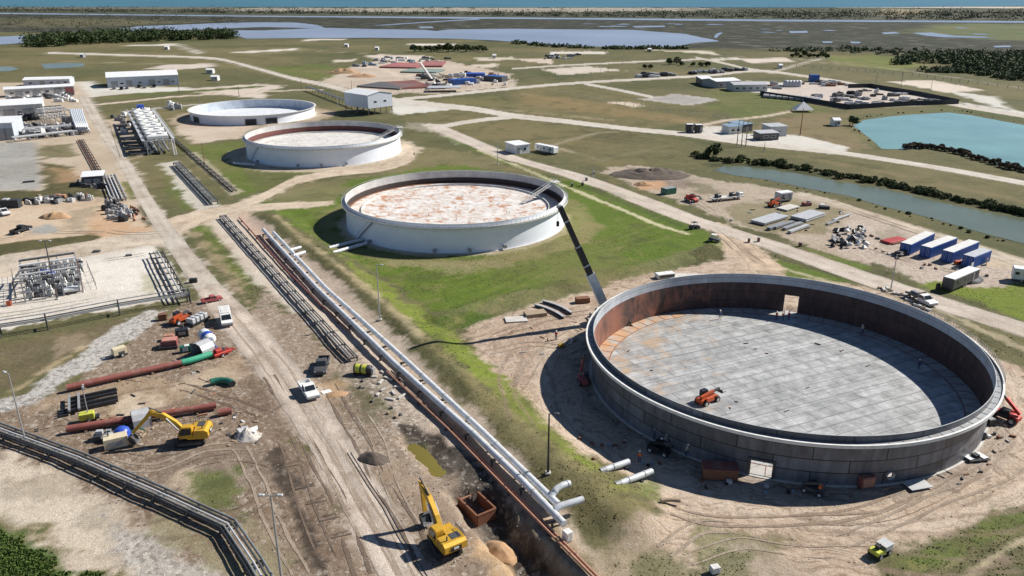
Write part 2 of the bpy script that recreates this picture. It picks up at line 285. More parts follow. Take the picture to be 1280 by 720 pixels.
# --- lower grass, dike
Z([(325, 280), (400, 300), (480, 345), (560, 405), (640, 475), (700, 545), (790, 620), (830, 655), (780, 680), (740, 690), (690, 615), (600, 525), (480, 415), (400, 350)], OL, 1, .8, 2)
Z([(355, 295), (400, 320), (480, 395), (560, 470), (620, 525), (700, 600), (780, 655), (745, 670), (690, 615), (600, 525), (480, 410), (410, 350)], OLD, 1, 1.2, 3, .85)
Z([(400, 300), (470, 350), (545, 400), (600, 440), (645, 478), (700, 545), (760, 590), (795, 620), (760, 625), (700, 580), (620, 500), (540, 430), (460, 365)], GRL, 1, 1, 3, .95)
S([(345, 275), (380, 305), (420, 335), (480, 385), (530, 430)], 1.6, (.38, .31, .19), .3, .8, .8, .85); S([(530, 430), (575, 470), (620, 515), (690, 570), (760, 620)], 1.4, (.27, .23, .11), .5, 1, .8, .7)
S([(600, 505), (660, 560), (740, 620), (790, 650)], 3, (.24, .21, .1), .7, 1.2, 1, .7)
Z([(560, 395), (640, 372), (760, 350), (880, 310), (910, 318), (760, 366), (600, 398), (545, 408)], (.15, .15, .07), 1, .8, 1, .8); Z([(540, 402), (600, 392), (625, 392), (590, 410), (555, 412)], (.07, .11, .02), 1, .7, 1)
Z([(880, 305), (930, 320), (915, 350), (860, 335)], OLD, 1, 1, 2, .8)
# --- corridor under the pipelines
Z([(238, 268), (300, 258), (330, 280), (350, 298), (425, 355), (520, 445), (620, 548), (715, 650), (760, 705), (800, 770), (700, 770), (640, 660), (500, 530), (440, 462), (330, 355)], (.47, .385, .305), 0, 1, 1.5)
Z([(236, 280), (262, 282), (282, 310), (320, 365), (312, 372), (262, 318)], GR, 1, .8, 3, .8); Z([(240, 290), (258, 300), (320, 380), (350, 425), (330, 415), (270, 335)], (.33, .25, .165), .3, 1.5, 3, .8)
Z([(262, 275), (290, 272), (385, 372), (445, 452), (435, 460), (360, 395), (300, 330)], (.52, .46, .39), 0, 1, 2, .8)
S([(303, 268), (360, 325), (440, 405)], 4, (.45, .33, .26), 0, 1, .8, .7)
S([(560, 528), (640, 618), (760, 730)], 1.6, (.5, .33, .22), 0, .6, .5, .8)
# --- bottom left construction ground
Z([(228, 378), (268, 372), (300, 420), (352, 490), (420, 600), (470, 720), (500, 800), (100, 800), (0, 590), (-200, 560), (-200, 500), (0, 515), (60, 497), (130, 450), (200, 395)], DIRT, 0, 1, 3, 1, 0, .5, .5)
Z([(330, 360), (450, 455), (500, 530), (640, 660), (700, 770), (450, 770), (360, 520), (300, 400)], (.25, .19, .14), 0, 1.2, 3, 1, 0, .4, .5)
Z([(420, 470), (470, 465), (490, 500), (470, 530), (440, 515)], (.1, .09, .05), .6, 1.5, 3, .8); Z([(385, 478), (430, 480), (432, 500), (395, 500)], (.5, .34, .2), 0, 1.5, 2, .6)
Z([(430, 455), (480, 470), (510, 490), (540, 525), (520, 545), (480, 520)], (.33, .28, .23), 0, 1.5, 3, .7, 0, 0, 1)
Z([(60, 500), (150, 470), (235, 480), (300, 440), (310, 470), (240, 500), (120, 530)], (.34, .25, .165), 0, 2, 4, .7, 0, .3)
Z([(130, 510), (160, 495), (200, 500), (195, 520), (150, 528)], (.5, .41, .31), 0, 1, 2.5, .8); Z([(225, 470), (290, 462), (315, 470), (270, 487), (225, 485)], (.48, .39, .29), 0, 1, 2.5, .7)
Z([(300, 470), (340, 480), (400, 600), (430, 720), (360, 720), (330, 560)], DIRTB, 0, 2, 4, .7, 0, .6)
Z([(200, 560), (320, 540), (330, 600), (240, 620), (190, 590)], (.2, .16, .125), 0, 2, 4, .7); Z([(225, 590), (245, 585), (250, 625), (232, 625)], (.47, .38, .28), 0, 1, 2, .8)
Z([(246, 592), (292, 588), (303, 640), (252, 642)], (.1, .13, .035), 1, 1, 2.5, .85)
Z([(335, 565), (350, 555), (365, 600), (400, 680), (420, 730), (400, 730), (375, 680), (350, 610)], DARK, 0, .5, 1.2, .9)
Z([(290, 680), (330, 660), (370, 690), (360, 730), (300, 730)], (.26, .23, .15), .4, 1.2, 3, .8)
for a in range(6):
    xx, yy = [(350, 583), (370, 612), (383, 628), (398, 648), (413, 670), (372, 702)][a]; S([(xx, yy), (xx + 22, yy - 7)], .28, DARK, 0, .15, .1)
Z([(-200, 450), (0, 430), (60, 420), (150, 400), (160, 404), (115, 432), (70, 456), (40, 472), (10, 482), (-200, 510)], (.13, .105, .06), .8, .8, 2, 1); Z([(70, 425), (110, 415), (100, 435), (70, 448)], (.3, .23, .16), 0, 1.5, 3, .6)
Z([(208, 388), (182, 410), (152, 431), (120, 457), (92, 472), (62, 491), (40, 502), (0, 513), (-80, 530), (-80, 512), (0, 499), (30, 490), (55, 468), (108, 440), (138, 414), (163, 398), (186, 386)], RIP, 0, .5, 1.5, 1, 0, 0, 1)
S([(20, 488), (60, 462), (100, 436)], 1.2, (.42, .33, .2), 0, .8, 1, .7)
Z([(-300, 555), (0, 565), (60, 585), (150, 630), (225, 685), (300, 740), (300, 800), (100, 800), (0, 655), (-300, 655)], (.49, .42, .335), 0, .8, 2.5); Z([(0, 585), (80, 600), (180, 655), (260, 710), (200, 700), (90, 640), (0, 610)], (.3, .25, .19), .3, 1, 4, .6)
Z([(130, 640), (170, 660), (280, 720), (330, 780), (250, 780), (150, 690)], (.38, .36, .33), 0, 1, 2, .8, 0, 0, 1); Z([(170, 640), (240, 655), (310, 700), (310, 720), (240, 700)], (.27, .24, .15), .5, 1.2, 3, .8)
Z([(-300, 625), (0, 640), (60, 665), (110, 700), (150, 730), (60, 700), (0, 665), (-300, 650)], (.2, .16, .09), .7, 1, 3, .9)
Z([(-300, 655), (0, 655), (40, 668), (85, 690), (125, 724), (160, 800), (-300, 800)], (.055, .098, .02), 1, .8, 3)
# --- trench
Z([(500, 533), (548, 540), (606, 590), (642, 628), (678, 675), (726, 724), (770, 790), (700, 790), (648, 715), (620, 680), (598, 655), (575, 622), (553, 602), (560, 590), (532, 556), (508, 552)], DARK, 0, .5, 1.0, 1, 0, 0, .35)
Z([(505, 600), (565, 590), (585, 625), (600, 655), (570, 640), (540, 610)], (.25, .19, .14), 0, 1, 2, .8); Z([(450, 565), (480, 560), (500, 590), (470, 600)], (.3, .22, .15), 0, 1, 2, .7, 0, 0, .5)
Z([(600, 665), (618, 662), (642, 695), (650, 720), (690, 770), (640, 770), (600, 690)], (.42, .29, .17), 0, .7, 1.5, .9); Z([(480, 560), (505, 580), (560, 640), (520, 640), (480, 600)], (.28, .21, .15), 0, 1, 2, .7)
# --- dirt round the open tank
Z([(577, 417), (612, 399), (677, 378), (747, 361), (800, 345), (850, 335), (905, 325), (905, 300), (885, 285), (910, 280), (960, 320), (985, 345), (1040, 350), (1105, 362), (1170, 392), (1225, 425), (1290, 445), (1500, 500), (1500, 560), (1285, 632), (1225, 655), (1175, 677), (1110, 715), (1105, 800), (760, 800), (775, 690), (800, 668), (826, 645), (800, 605), (740, 578), (690, 542), (643, 476), (604, 447)], SAND, 0, 1, 2, 1, 1.0, 0, .3)
Z([(590, 425), (660, 395), (760, 375), (745, 430), (700, 470), (660, 470)], (.35, .255, .19), 0, 3, 5, .75, .5, 0, .5)
C(TK[0][0], 36.5, 39.5, SANDL, 0, .8, 1, .6, 1); C(TK[0][0], 0, 33.5, (.27, .225, .185), 0, 1.2, .8, .8, 1)
Z([(650, 640), (740, 680), (790, 670), (840, 690), (800, 740), (700, 740)], (.3, .24, .165), .5, 2, 4, .7); Z([(690, 660), (740, 690), (760, 720), (720, 720)], OL, .8, 1, 4, .5)
Z([(870, 662), (930, 655), (1000, 672), (985, 700), (930, 690), (880, 690)], (.13, .14, .045), .8, 1.5, 5, .7); Z([(930, 690), (1000, 690), (1010, 720), (900, 730)], (.33, .27, .21), .3, 2, 5, .8)
Z([(795, 705), (840, 690), (860, 710), (930, 705), (950, 740), (800, 740)], (.1, .11, .04), .9, 1.5, 4, .7); Z([(800, 605), (826, 605), (830, 635), (806, 625)], GR, 1, .7, 1.5, .8)
Z([(1105, 690), (1175, 676), (1225, 654), (1290, 630), (1500, 560), (1500, 800), (1080, 800)], OL, 1, .8, 2); Z([(1120, 700), (1180, 680), (1260, 645), (1290, 640), (1290, 660), (1200, 700), (1150, 720)], (.12, .16, .035), 1, 1, 2, .7)
S([(1205, 725), (1250, 690), (1300, 664)], .9, (.44, .37, .25), .2, .5, .5, .9); S([(1150, 728), (1200, 700), (1290, 655)], .5, (.22, .19, .1), .5, .4, .3, .8)
Z([(1180, 392), (1285, 425), (1290, 466), (1245, 447), (1215, 415)], OL, 1, .8, 1.5); S([(1120, 360), (1200, 400), (1290, 440)], 2.5, (.42, .36, .25), .2, .8, 1, .8)
Z([(960, 322), (1000, 332), (1085, 356), (1040, 352), (985, 345)], GR, 1, .7, 1.5, .9); S([(962, 330), (1010, 345), (1060, 358)], 1.2, (.46, .4, .27), 0, .5, .6, .7)
# --- wheel tracks
for k, (r0, a0, a1, ox, oy) in enumerate(((38.5, -125, -60, 0, 0), (40.6, -128, -62, 0, .4), (43, -115, -70, 2, 0), (45.2, -112, -72, 2, .5), (36.8, -70, -10, 0, 0), (41, -55, 0, 1, 0), (43.2, -50, -8, 1, 0), (37.5, 160, 215, -.6, 0), (41.5, 165, 205, -2, 0), (43.3, 168, 200, -2, 0), (47, -100, -60, 6, 2), (49, -96, -58, 6, 2), (46, -62, -20, 0, 0))):
    q = np.radians(np.linspace(a0, a1, 26)); rr_ = r0 + 1.1 * np.sin(q * 5 + k) + .6 * np.sin(q * 11 + k * 2); P_ = np.stack([43.2 + ox + rr_ * np.cos(q), 114.9 + oy + rr_ * np.sin(q)], 1)
    ZONES.append(('s', P_, (.21, .155, .115), 0, .28, .35, .75, 0, 0, 0, .42))
for k in range(26):
    x0, y0 = 110 + (k * 67) % 260, 470 + (k * 41) % 210; L_ = 30 + (k * 29) % 60; sl = (-.18, -.1, .9, 1.3)[k % 4]; dx = L_ * (1 if k % 4 < 2 else .45); P_ = [(x0 + dx * t, y0 + sl * dx * t + 2.5 * math.sin(3 * t + k)) for t in np.linspace(0, 1, 8)]
    S(P_, .4, (.12, .088, .065) if k % 3 else (.36, .29, .22), 0, .3, .4, .6)
for k in range(12):
    o_ = k * 11; S([(430 + o_ * .9, 300 + o_ * 1.0), (520 + o_ * .9, 345 + o_ * .2), (700 + o_ * .5, 325 - o_ * .2), (860, 300 - o_ * .6)], .9, (.135, .175, .03) if k % 2 else (.075, .115, .018), 1, .5, .5, .45)
# --- right yard
Z([(752, 213), (790, 205), (850, 215), (880, 222), (950, 232), (1010, 240), (1060, 256), (1120, 272), (1200, 298), (1290, 328), (1500, 400), (1500, 480), (1290, 395), (1200, 362), (1160, 358), (1100, 332), (1040, 323), (965, 293), (930, 284), (885, 268), (840, 248), (800, 236)], (.37, .305, .235), 0, 1.2, 3, 1, 0, 0, .4)
Z([(780, 208), (850, 214), (870, 225), (860, 236), (810, 232)], (.2, .16, .13), 0, 2, 3, .8); Z([(795, 228), (825, 226), (835, 236), (800, 238)], ORG, 0, 1, 2, .9)
Z([(1060, 262), (1140, 282), (1290, 330), (1290, 372), (1170, 356), (1050, 318)], (.43, .36, .3), 0, 1.5, 3, .9, 0, 0, .6); Z([(1220, 300), (1290, 322), (1290, 345), (1230, 325)], (.5, .4, .27), 0, 2, 3, .7)
Z([(860, 228), (890, 230), (900, 242), (870, 242)], OL, 1, 1.5, 2, .6); Z([(905, 258), (980, 248), (1060, 262), (1030, 292), (965, 292), (915, 275)], (.22, .19, .11), .7, 1.2, 3, .8); Z([(1000, 306), (1040, 318), (1098, 336), (1085, 340), (1030, 328)], GR, 1, .6, 1, .9)
Z([(1095, 290), (1120, 285), (1130, 300), (1100, 312)], (.24, .2, .14), .3, 1, 2, .6)
Z([(1148, 357), (1206, 371), (1242, 388), (1290, 402), (1500, 470), (1500, 420), (1290, 352), (1215, 362), (1170, 352)], GRL, 1, .7, 1.5, 1)
Z([(900, 216), (960, 226), (1060, 247), (1100, 259), (1160, 275), (1290, 311), (1500, 370), (1500, 392), (1290, 327), (1180, 292), (1100, 268), (1040, 250), (950, 231)], OL, 1, .8, 1.2); S([(1042, 253), (1100, 273), (1167, 293), (1290, 330)], 4, SANDL, 0, 1, 1, .7)
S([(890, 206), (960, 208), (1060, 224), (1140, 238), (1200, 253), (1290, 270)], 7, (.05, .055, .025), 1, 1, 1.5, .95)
Z([(1060, 152), (1140, 139), (1215, 141), (1290, 152), (1500, 185), (1500, 170), (1290, 146), (1180, 135), (1070, 144), (1050, 152), (1085, 182), (1100, 188), (1098, 180), (1064, 158)], (.1, .11, .045), 1, 1, 2)
# verge strips along the right-hand road
S([(560, 172), (640, 206), (705, 231)], 3, GR, 1, 1, 1, .8); S([(600, 188), (640, 206), (700, 230), (760, 255), (830, 284), (860, 292)], 1.6, (.55, .5, .33), .1, .4, .7, .85)
S([(735, 236), (790, 258), (850, 282)], 2.2, (.075, .1, .03), 1, .8, .6, .7); S([(965, 318), (1050, 346), (1120, 370), (1200, 402)], 1.4, OLD, 1, .6, .5, .6)
# tank surrounds
for (c0, r, h), op in zip(TK[1:], (.9, 1, .9)): C(c0, 0, r + 2.4, (.42, .36, .28), 0, .8, 1.2, op)
C(TK[1][0], 33, 39, (.24, .205, .1), .7, 1.5, 3, .6); C(TK[2][0], 30, 37, SANDL, 0, 1.5, 2.5, .75); C(TK[3][0], 30, 40, (.45, .35, .27), 0, 1.5, 4, .7)
Z([(650, 300), (720, 262), (760, 290), (700, 312), (640, 325)], (.23, .2, .09), .7, 2, 5, .55); Z([(480, 330), (600, 325), (640, 332), (560, 342)], (.26, .22, .12), .6, 1.5, 4, .55)

ROADS = []
def RD(*a, **k): ROADS.append((a, k))
RD('dirt_road', [(104, 121, 14), (118, 145, 15), (133, 170, 15), (150, 195, 15), (168, 225, 18), (182, 250, 20), (216, 300, 27), (250, 345, 34), (268, 368, 38)], c=(.46, .415, .355), rut=.06, z=0.0272)
RD('haul_road', [(262, 360, 38), (297, 402, 52), (330, 440, 56), (362, 482, 58), (390, 522, 58), (418, 562, 60), (440, 600, 62), (466, 645, 64), (492, 690, 68), (520, 745, 74)], c=(.45, .385, .325), rut=.16, jit=.45, z=0.0288)
RD('side_road', [(548, 160, 26), (590, 178, 26), (640, 198, 27), (715, 219, 31), (790, 246, 35), (862, 274, 37), (960, 305, 40), (1040, 333, 46), (1112, 358, 50), (1200, 387, 54), (1280, 412, 58), (1420, 458, 66)], c=(.5, .44, .375), rut=.05, z=0.0304)
RD('concrete_road', [(478, 123, 5.1), (530, 130, 6.0), (590, 136, 6.0), (640, 144.5, 6.0), (700, 151, 5.5), (760, 158, 5.1), (800, 162.5, 5.1), (850, 167, 5.5), (900, 174, 6.0), (960, 181.5, 6.0), (1050, 191, 5.1), (1130, 203, 5.1), (1200, 214.5, 5.5), (1280, 229, 6.0), (1420, 256, 6.8)], c=(.53, .49, .43), mode='v', rut=.03, jit=.2, z=0.0256)
RD('north_road', [(60, 66, 2), (110, 67.5, 2), (160, 69, 2), (230, 71, 2), (275, 74, 2.3), (322, 86, 3), (362, 97, 3.6), (400, 105, 4.2), (440, 115, 5), (484, 124.5, 6)], c=(.5, .46, .4), mode='v', rut=.03, jit=.2, z=0.0224)
RD('east_road', [(506, 123.5, 3.2), (550, 119.5, 3), (600, 114.5, 3), (640, 110.5, 3), (690, 106, 2.8), (740, 102.5, 2.6), (830, 97.5, 2.5), (890, 94, 2.4), (930, 89.5, 2.4), (960, 89, 2.4), (1022, 97.5, 2.8), (1067, 105, 3), (1130, 118, 3.4), (1200, 132, 4), (1290, 147, 4)], c=(.5, .46, .4), mode='v', rut=.02, jit=.2, z=0.0240)
RD('pad_road', [(730, 104.5, 2.6), (760, 110, 2.8), (790, 116, 3), (816, 121.5, 3)], c=(.48, .45, .4), mode='v', rut=.02, jit=.2, z=0.0192)
RD('link_road', [(548, 159, 5), (580, 153, 4.6), (610, 149, 4.2), (640, 146.5, 4)], c=(.52, .48, .42), mode='v', rut=.02, jit=.2, z=0.0208)
RD('far_road', [(640, 86, 1.6), (700, 82, 1.6), (770, 78.5, 1.6), (830, 76, 1.6), (880, 74, 1.5)], c=(.46, .42, .36), mode='v', rut=.02, jit=.2, z=0.0160)
RD('bypass_road', [(870, 72, 2.0), (900, 78, 2.2), (930, 85, 2.4), (955, 89, 2.4)], c=(.46, .42, .36), mode='v', rut=.02, jit=.2, z=0.0176)
RD('sandy_track', [(196, 292, 20), (218, 284, 26), (240, 275, 20), (262, 268, 14), (300, 258, 11), (335, 243, 10), (370, 226, 9), (420, 216, 8), (470, 212, 7), (505, 203, 7), (518, 192, 7), (505, 181, 7)], c=(.52, .43, .33), mode='v', rut=.05, jit=.5, z=0.0080)
RD('pipeline_track', [(300, 262, 8), (340, 258, 8), (385, 256, 7), (416, 253, 4)], c=(.52, .43, .33), mode='v', rut=.05, jit=.6, z=0.0096)
RD('yard_track', [(890, 278, 20), (912, 296, 26), (940, 318, 34), (962, 338, 44)], c=(.5, .385, .28), mode='h', rut=.12, jit=.9, z=0.0112)
RD('plant_road', [(0, 331, 22), (60, 320, 20), (120, 309, 18), (180, 299, 17), (212, 297, 22)], c=(.5, .43, .345), mode='v', rut=.06, jit=.5, z=0.0128)
RD('canal_track', [(1000, 243, 5), (1042, 253, 6), (1100, 273, 7), (1167, 294, 8), (1230, 314, 10), (1300, 338, 12)], c=(.47, .4, .32), mode='v', rut=.08, jit=.6, z=0.0144)
def _cl(rows, mode):
    L_, R__ = [], []
    for px, py, wd in rows:
        a, b = ((px - wd / 2, py), (px + wd / 2, py)) if mode == 'h' else ((px, py - wd / 2), (px, py + wd / 2))
        L_.append(G(*a)[:2]); R__.append(G(*b)[:2])
    return np.array(L_), np.array(R__)
RMASK = []
for a, k in ROADS:
    l, r = _cl(a[1], k.get('mode', 'h'))
    if l[:, 1].min() < 330: RMASK.append(((l + r) / 2, np.hypot(*(l - r).T).max() / 2))
GX = np.concatenate([-(95 + .42 * (1.0125 ** np.arange(1, 420) - 1) / .0125)[::-1], np.linspace(-95, 95, 453), 95 + .42 * (1.0125 ** np.arange(1, 420) - 1) / .0125])
gy = [-400., -200, -100, -40, 0, 20, 35, 45, 52, 57, 61, 64]
y = 66.0
while y < 14000: gy.append(y); y += max(.42, .42 * (y / 150) ** 2 * 1.25) if y < 1500 else y * .03
gy.append(22000.0); GY = np.array(gy)
GX = np.concatenate([[-16000.], [-10000.], GX, [10000.], [16000.]])

def _edges(rows, mode): return _cl(rows, mode)
for a, k in ROADS:
    l, r = _cl(a[1], k.get('mode', 'h')); P_ = np.vstack([l, r[::-1]]); far = l[:, 1].mean() > 300
    ZONES.append(('p', P_, k.get('c', ROAD), 0.0, .5 if far or a[0] == 'side_road' else 1.1, .4 if far or a[0] == 'side_road' else 2.0, .85, 0.0, .5, 0.0))
RIDGES = [  # crest in photo pixels, height, half width
    (W([(340, 272), (380, 305), (420, 335), (480, 388), (560, 458), (640, 530), (720, 595), (790, 645)]), 1.3, 7.5),
    (W([(545, 400), (620, 378), (740, 350), (890, 313)]), 1.0, 4.5),
    (W([(780, 245), (720, 230), (640, 205)]), .5, 4)]
DAM = W([(530, 608), (575, 604)])
PUD = np.array([G(*q, -.7)[:2] for q in [(505, 560), (519, 554), (531, 562), (544, 577), (556, 591), (550, 595), (536, 595), (526, 578), (514, 568)]])
TRENCH = (W([(523, 546), (567, 590), (602, 628), (635, 670), (682, 722), (730, 780)]), -2.3, 3.5)
def seg_dist(px, py, line, closed=False):
    d = np.full(px.shape, 1e9); n = len(line)
    for i in range(n if closed else n - 1):
        a = line[i]; b = line[(i + 1) % n]; ab = b - a; L2 = max(ab @ ab, 1e-9)
        t = np.clip(((px - a[0]) * ab[0] + (py - a[1]) * ab[1]) / L2, 0, 1)
        d = np.minimum(d, np.hypot(px - a[0] - t * ab[0], py - a[1] - t * ab[1]))
    return d
def sm(t): t = np.clip(t, 0, 1); return t * t * (3 - 2 * t)
def height(px, py):
    z = np.zeros(px.shape)
    for line, h, wd in RIDGES:
        d = seg_dist(px, py, line); z = np.maximum(z, h * sm(1 - d / wd) * (.85 + .3 * vnoise(px * .3, py * .3, 3)))
    d = seg_dist(px, py, TRENCH[0]); k = sm((TRENCH[2] - d + 2.2 * (fbm(px * .45, py * .45, 5) - .5)) / 2.1)
    dep = np.where(py > DAM[0][1], -.45, TRENCH[1]); z = z * (1 - k) + dep * k * (.8 + .4 * fbm(px * .5, py * .5, 9))
    dp = seg_dist(px, py, PUD, True); dp = np.where(inside(px, py, PUD), -dp, dp); kp = sm(.5 - (dp + 1.2 * (fbm(px * .6, py * .6, 55) - .5)) / 1.6); z = z * (1 - kp) + np.minimum(z, -1.0) * kp
    kd = sm((2.0 - seg_dist(px, py, DAM)) / 1.6); z = z * (1 - kd) + (-.12 + .2 * (fbm(px, py, 58) - .5)) * kd
    near = np.clip((260 - py) / 120, 0, 1) * np.clip((np.hypot(px - 43.2, py - 114.9) - 31) / 3, 0, 1)
    for c_, hw in RMASK:
        ix = np.nonzero((py < c_[:, 1].max() + 30) & (py > c_[:, 1].min() - 30) & (px < c_[:, 0].max() + 30) & (px > c_[:, 0].min() - 30))[0]
        if ix.size: near[ix] *= np.clip((seg_dist(px[ix], py[ix], c_) - hw - 1.2) / 2.5, 0, 1)
    return z + near * (.16 * (fbm(px * .55, py * .55, 21) - .5) + .25 * (fbm(px * .12, py * .12, 23) - .5))
def gh(x, y): return float(height(np.array([float(x)]), np.array([float(y)]))[0])
def GH(px, py, dz=0.0):
    z = 0.0
    for _ in range(4):
        p = G(px, py, z); z = gh(p.x, p.y)
    p = G(px, py, z); p.z += dz
    return p
def inside(px, py, poly):
    r = np.zeros(px.shape, bool); n = len(poly)
    for i in range(n):
        x1, y1 = poly[i]; x2, y2 = poly[(i + 1) % n]
        if y1 == y2: continue
        r ^= ((y1 > py) != (y2 > py)) & (px < (x2 - x1) * (py - y1) / (y2 - y1) + x1)
    return r
def paint(px, py):
    n = px.size; c = np.empty((n, 3)); c[:] = OL; g = np.ones(n); aux = np.zeros((n, 3))
    wa = fbm(px * .22, py * .22, 31, 4) - .5; wb = fbm(px * .035, py * .035, 37, 4) - .5; wc = fbm(px * .8, py * .8, 41, 4) - .5
    for zn in ZONES:
        kind, P, cc, gr, f, wp, op, t1, t2, rk = zn[:10]
        if kind == 'p':
            lo = P.min(0) - f - wp; hi = P.max(0) + f + wp
        elif kind == 's': lo = P.min(0) - f - wp - zn[10]; hi = P.max(0) + f + wp + zn[10]
        else: lo = P - zn[11] - f - wp; hi = P + zn[11] + f + wp
        ix = np.nonzero((px > lo[0]) & (px < hi[0]) & (py > lo[1]) & (py < hi[1]))[0]
        if ix.size == 0: continue
        x = px[ix]; y = py[ix]
        if kind == 'p':
            d = seg_dist(x, y, P, True); d = np.where(inside(x, y, P), -d, d)
        elif kind == 's': d = seg_dist(x, y, P) - zn[10] / 2
        else:
            q = np.hypot(x - P[0], y - P[1]); d = np.maximum(q - zn[11], zn[10] - q)
        big = wb[ix] if wp > 6 else wa[ix]
        w = sm(.5 - (d + 2.2 * wp * big + (f * 1.3 + min(wp, 3) * .9) * wc[ix]) / (2 * f)) * op
        c[ix] = c[ix] * (1 - w[:, None]) + np.array(cc) * w[:, None]
        g[ix] = g[ix] * (1 - w) + gr * w
        aux[ix] = aux[ix] * (1 - w[:, None]) + np.array((t1, t2, rk)) * w[:, None]
    return c, g, aux

def ground_material():
    m = bpy.data.materials.new('ground'); m.use_nodes = True; t = m.node_tree; L = t.links
    b = t.nodes['Principled BSDF']; b.inputs['Roughness'].default_value = .95; b.inputs['Specular IOR Level'].default_value = .15
    at = node(t, 'ShaderNodeAttribute', attribute_name='Col'); ax = node(t, 'ShaderNodeAttribute', attribute_name='Aux')
    sp = node(t, 'ShaderNodeSeparateColor'); L.new(ax.outputs['Color'], sp.inputs[0])
    geo = node(t, 'ShaderNodeNewGeometry'); pos = geo.outputs['Position']
    def noise(scale, det=5, rough=.6, vec=None, dist=0.0):
        n = node(t, 'ShaderNodeTexNoise', ins={'Scale': scale, 'Detail': det, 'Roughness': rough, 'Distortion': dist}); L.new(vec or pos, n.inputs['Vector']); return n.outputs[0]
    def mrange(v, a, b_, c, d):
        n = node(t, 'ShaderNodeMapRange', ins={1: a, 2: b_, 3: c, 4: d}); L.new(v, n.inputs[0]); return n.outputs[0]
    def math_(op, a, b_):
        n = node(t, 'ShaderNodeMath', operation=op)
        for i, v in enumerate((a, b_)):
            if isinstance(v, (int, float)): n.inputs[i].default_value = v
            else: L.new(v, n.inputs[i])
        return n.outputs[0]
    def mix(f, a, b_, bt='MIX'):
        n = node(t, 'ShaderNodeMix', data_type='RGBA', blend_type=bt)
        for i, v in ((0, f), (6, a), (7, b_)):
            if isinstance(v, (int, float)): n.inputs[i].default_value = v
            elif isinstance(v, tuple): n.inputs[i].default_value = (*v, 1)
            else: L.new(v, n.inputs[i])
        return n.outputs[2]
    c = at.outputs['Color']; gr = at.outputs['Alpha']
    # grass: dry straw patches, dark clumps, mower-scale variation
    n_big = noise(.035, 5, .6); n_mid = noise(.22, 6, .68); n_fine = noise(1.3, 7, .72); n_vf = noise(5.5, 5, .7)
    dry = math_('MULTIPLY', mrange(n_mid, .52, .68, 0, .5), gr)
    cg = mix(dry, c, (.235, .19, .088))
    cg = mix(math_('MULTIPLY', mrange(n_big, .5, .68, 0, .5), gr), cg, (.155, .135, .06))
    cg = mix(math_('MULTIPLY', mrange(n_fine, .50, .68, 0, .7), gr), cg, (.042, .05, .018))
    # bare ground: pale dust, brown damp patches, stones
    n_huge = noise(.009, 6, .62)
    cg = mix(math_('MULTIPLY', mrange(n_huge, .5, .64, 0, .6), gr), cg, (.185, .15, .075)); cg = mix(math_('MULTIPLY', mrange(n_huge, .48, .36, 0, .6), gr), cg, mix(1.0, c, (.62, .72, .6), 'MULTIPLY'))
    cg = mix(math_('MULTIPLY', mrange(noise(.075, 7, .7, dist=.5), .52, .64, 0, .55), gr), cg, (.06, .062, .026))
    inv = math_('SUBTRACT', 1.0, gr)
    cg = mix(math_('MULTIPLY', mrange(n_big, .5, .68, 0, .4), inv), cg, mix(1.0, c, (.68, .6, .54), 'MULTIPLY')); cg = mix(math_('MULTIPLY', mrange(n_big, .48, .34, 0, .4), inv), cg, mix(.4, c, (.62, .55, .47)))
    cg = mix(math_('MULTIPLY', mrange(n_mid, .52, .70, 0, .5), inv), cg, mix(1.0, c, (.55, .5, .46), 'MULTIPLY'))
    cg = mix(math_('MULTIPLY', mrange(n_fine, .55, .72, 0, .55), inv), cg, mix(1.0, c, (.5, .46, .42), 'MULTIPLY'))
    cg = mix(math_('MULTIPLY', mrange(noise(.5, 6, .7, dist=.6), .55, .68, 0, .5), inv), cg, mix(.5, c, (.62, .54, .45)))
    # ring tracks round the open tank
    sub = node(t, 'ShaderNodeVectorMath', operation='SUBTRACT'); L.new(pos, sub.inputs[0]); sub.inputs[1].default_value = (43.2, 114.9, 0)
    ln = node(t, 'ShaderNodeVectorMath', operation='LENGTH'); L.new(sub.outputs[0], ln.inputs[0])
    rad = math_('ADD', ln.outputs['Value'], math_('MULTIPLY', noise(.09, 3, .5), 14.0))
    cmb = node(t, 'ShaderNodeCombineXYZ'); L.new(rad, cmb.inputs[0]); L.new(math_('MULTIPLY', noise(.2, 2), 3.0), cmb.inputs[1])
    ring = noise(1.5, 4, .65, cmb.outputs[0])
    cg = mix(math_('MULTIPLY', mrange(ring, .52, .6, 0, .75), sp.outputs[0]), cg, mix(1.0, c, (.5, .44, .40), 'MULTIPLY'))
    cg = mix(math_('MULTIPLY', mrange(ring, .48, .36, 0, .5), sp.outputs[0]), cg, (.56, .45, .35))
    # streaks along the haul road
    dt = node(t, 'ShaderNodeVectorMath', operation='DOT_PRODUCT'); L.new(pos, dt.inputs[0]); dt.inputs[1].default_value = (.90, .43, 0)
    cm2 = node(t, 'ShaderNodeCombineXYZ'); L.new(math_('ADD', dt.outputs['Value'], math_('MULTIPLY', noise(.06, 3, .5), 16.0)), cm2.inputs[0]); L.new(math_('MULTIPLY', noise(.15, 2), 3.0), cm2.inputs[1])
    st = noise(1.2, 4, .65, cm2.outputs[0])
    cg = mix(math_('MULTIPLY', mrange(st, .52, .61, 0, .75), sp.outputs[1]), cg, mix(1.0, c, (.55, .5, .46), 'MULTIPLY'))
    cg = mix(math_('MULTIPLY', mrange(st, .48, .36, 0, .5), sp.outputs[1]), cg, mix(.5, c, (.6, .52, .43)))
    # stones
    vo = node(t, 'ShaderNodeTexVoronoi', ins={'Scale': 2.1, 'Randomness': 1.0}); L.new(pos, vo.inputs['Vector'])
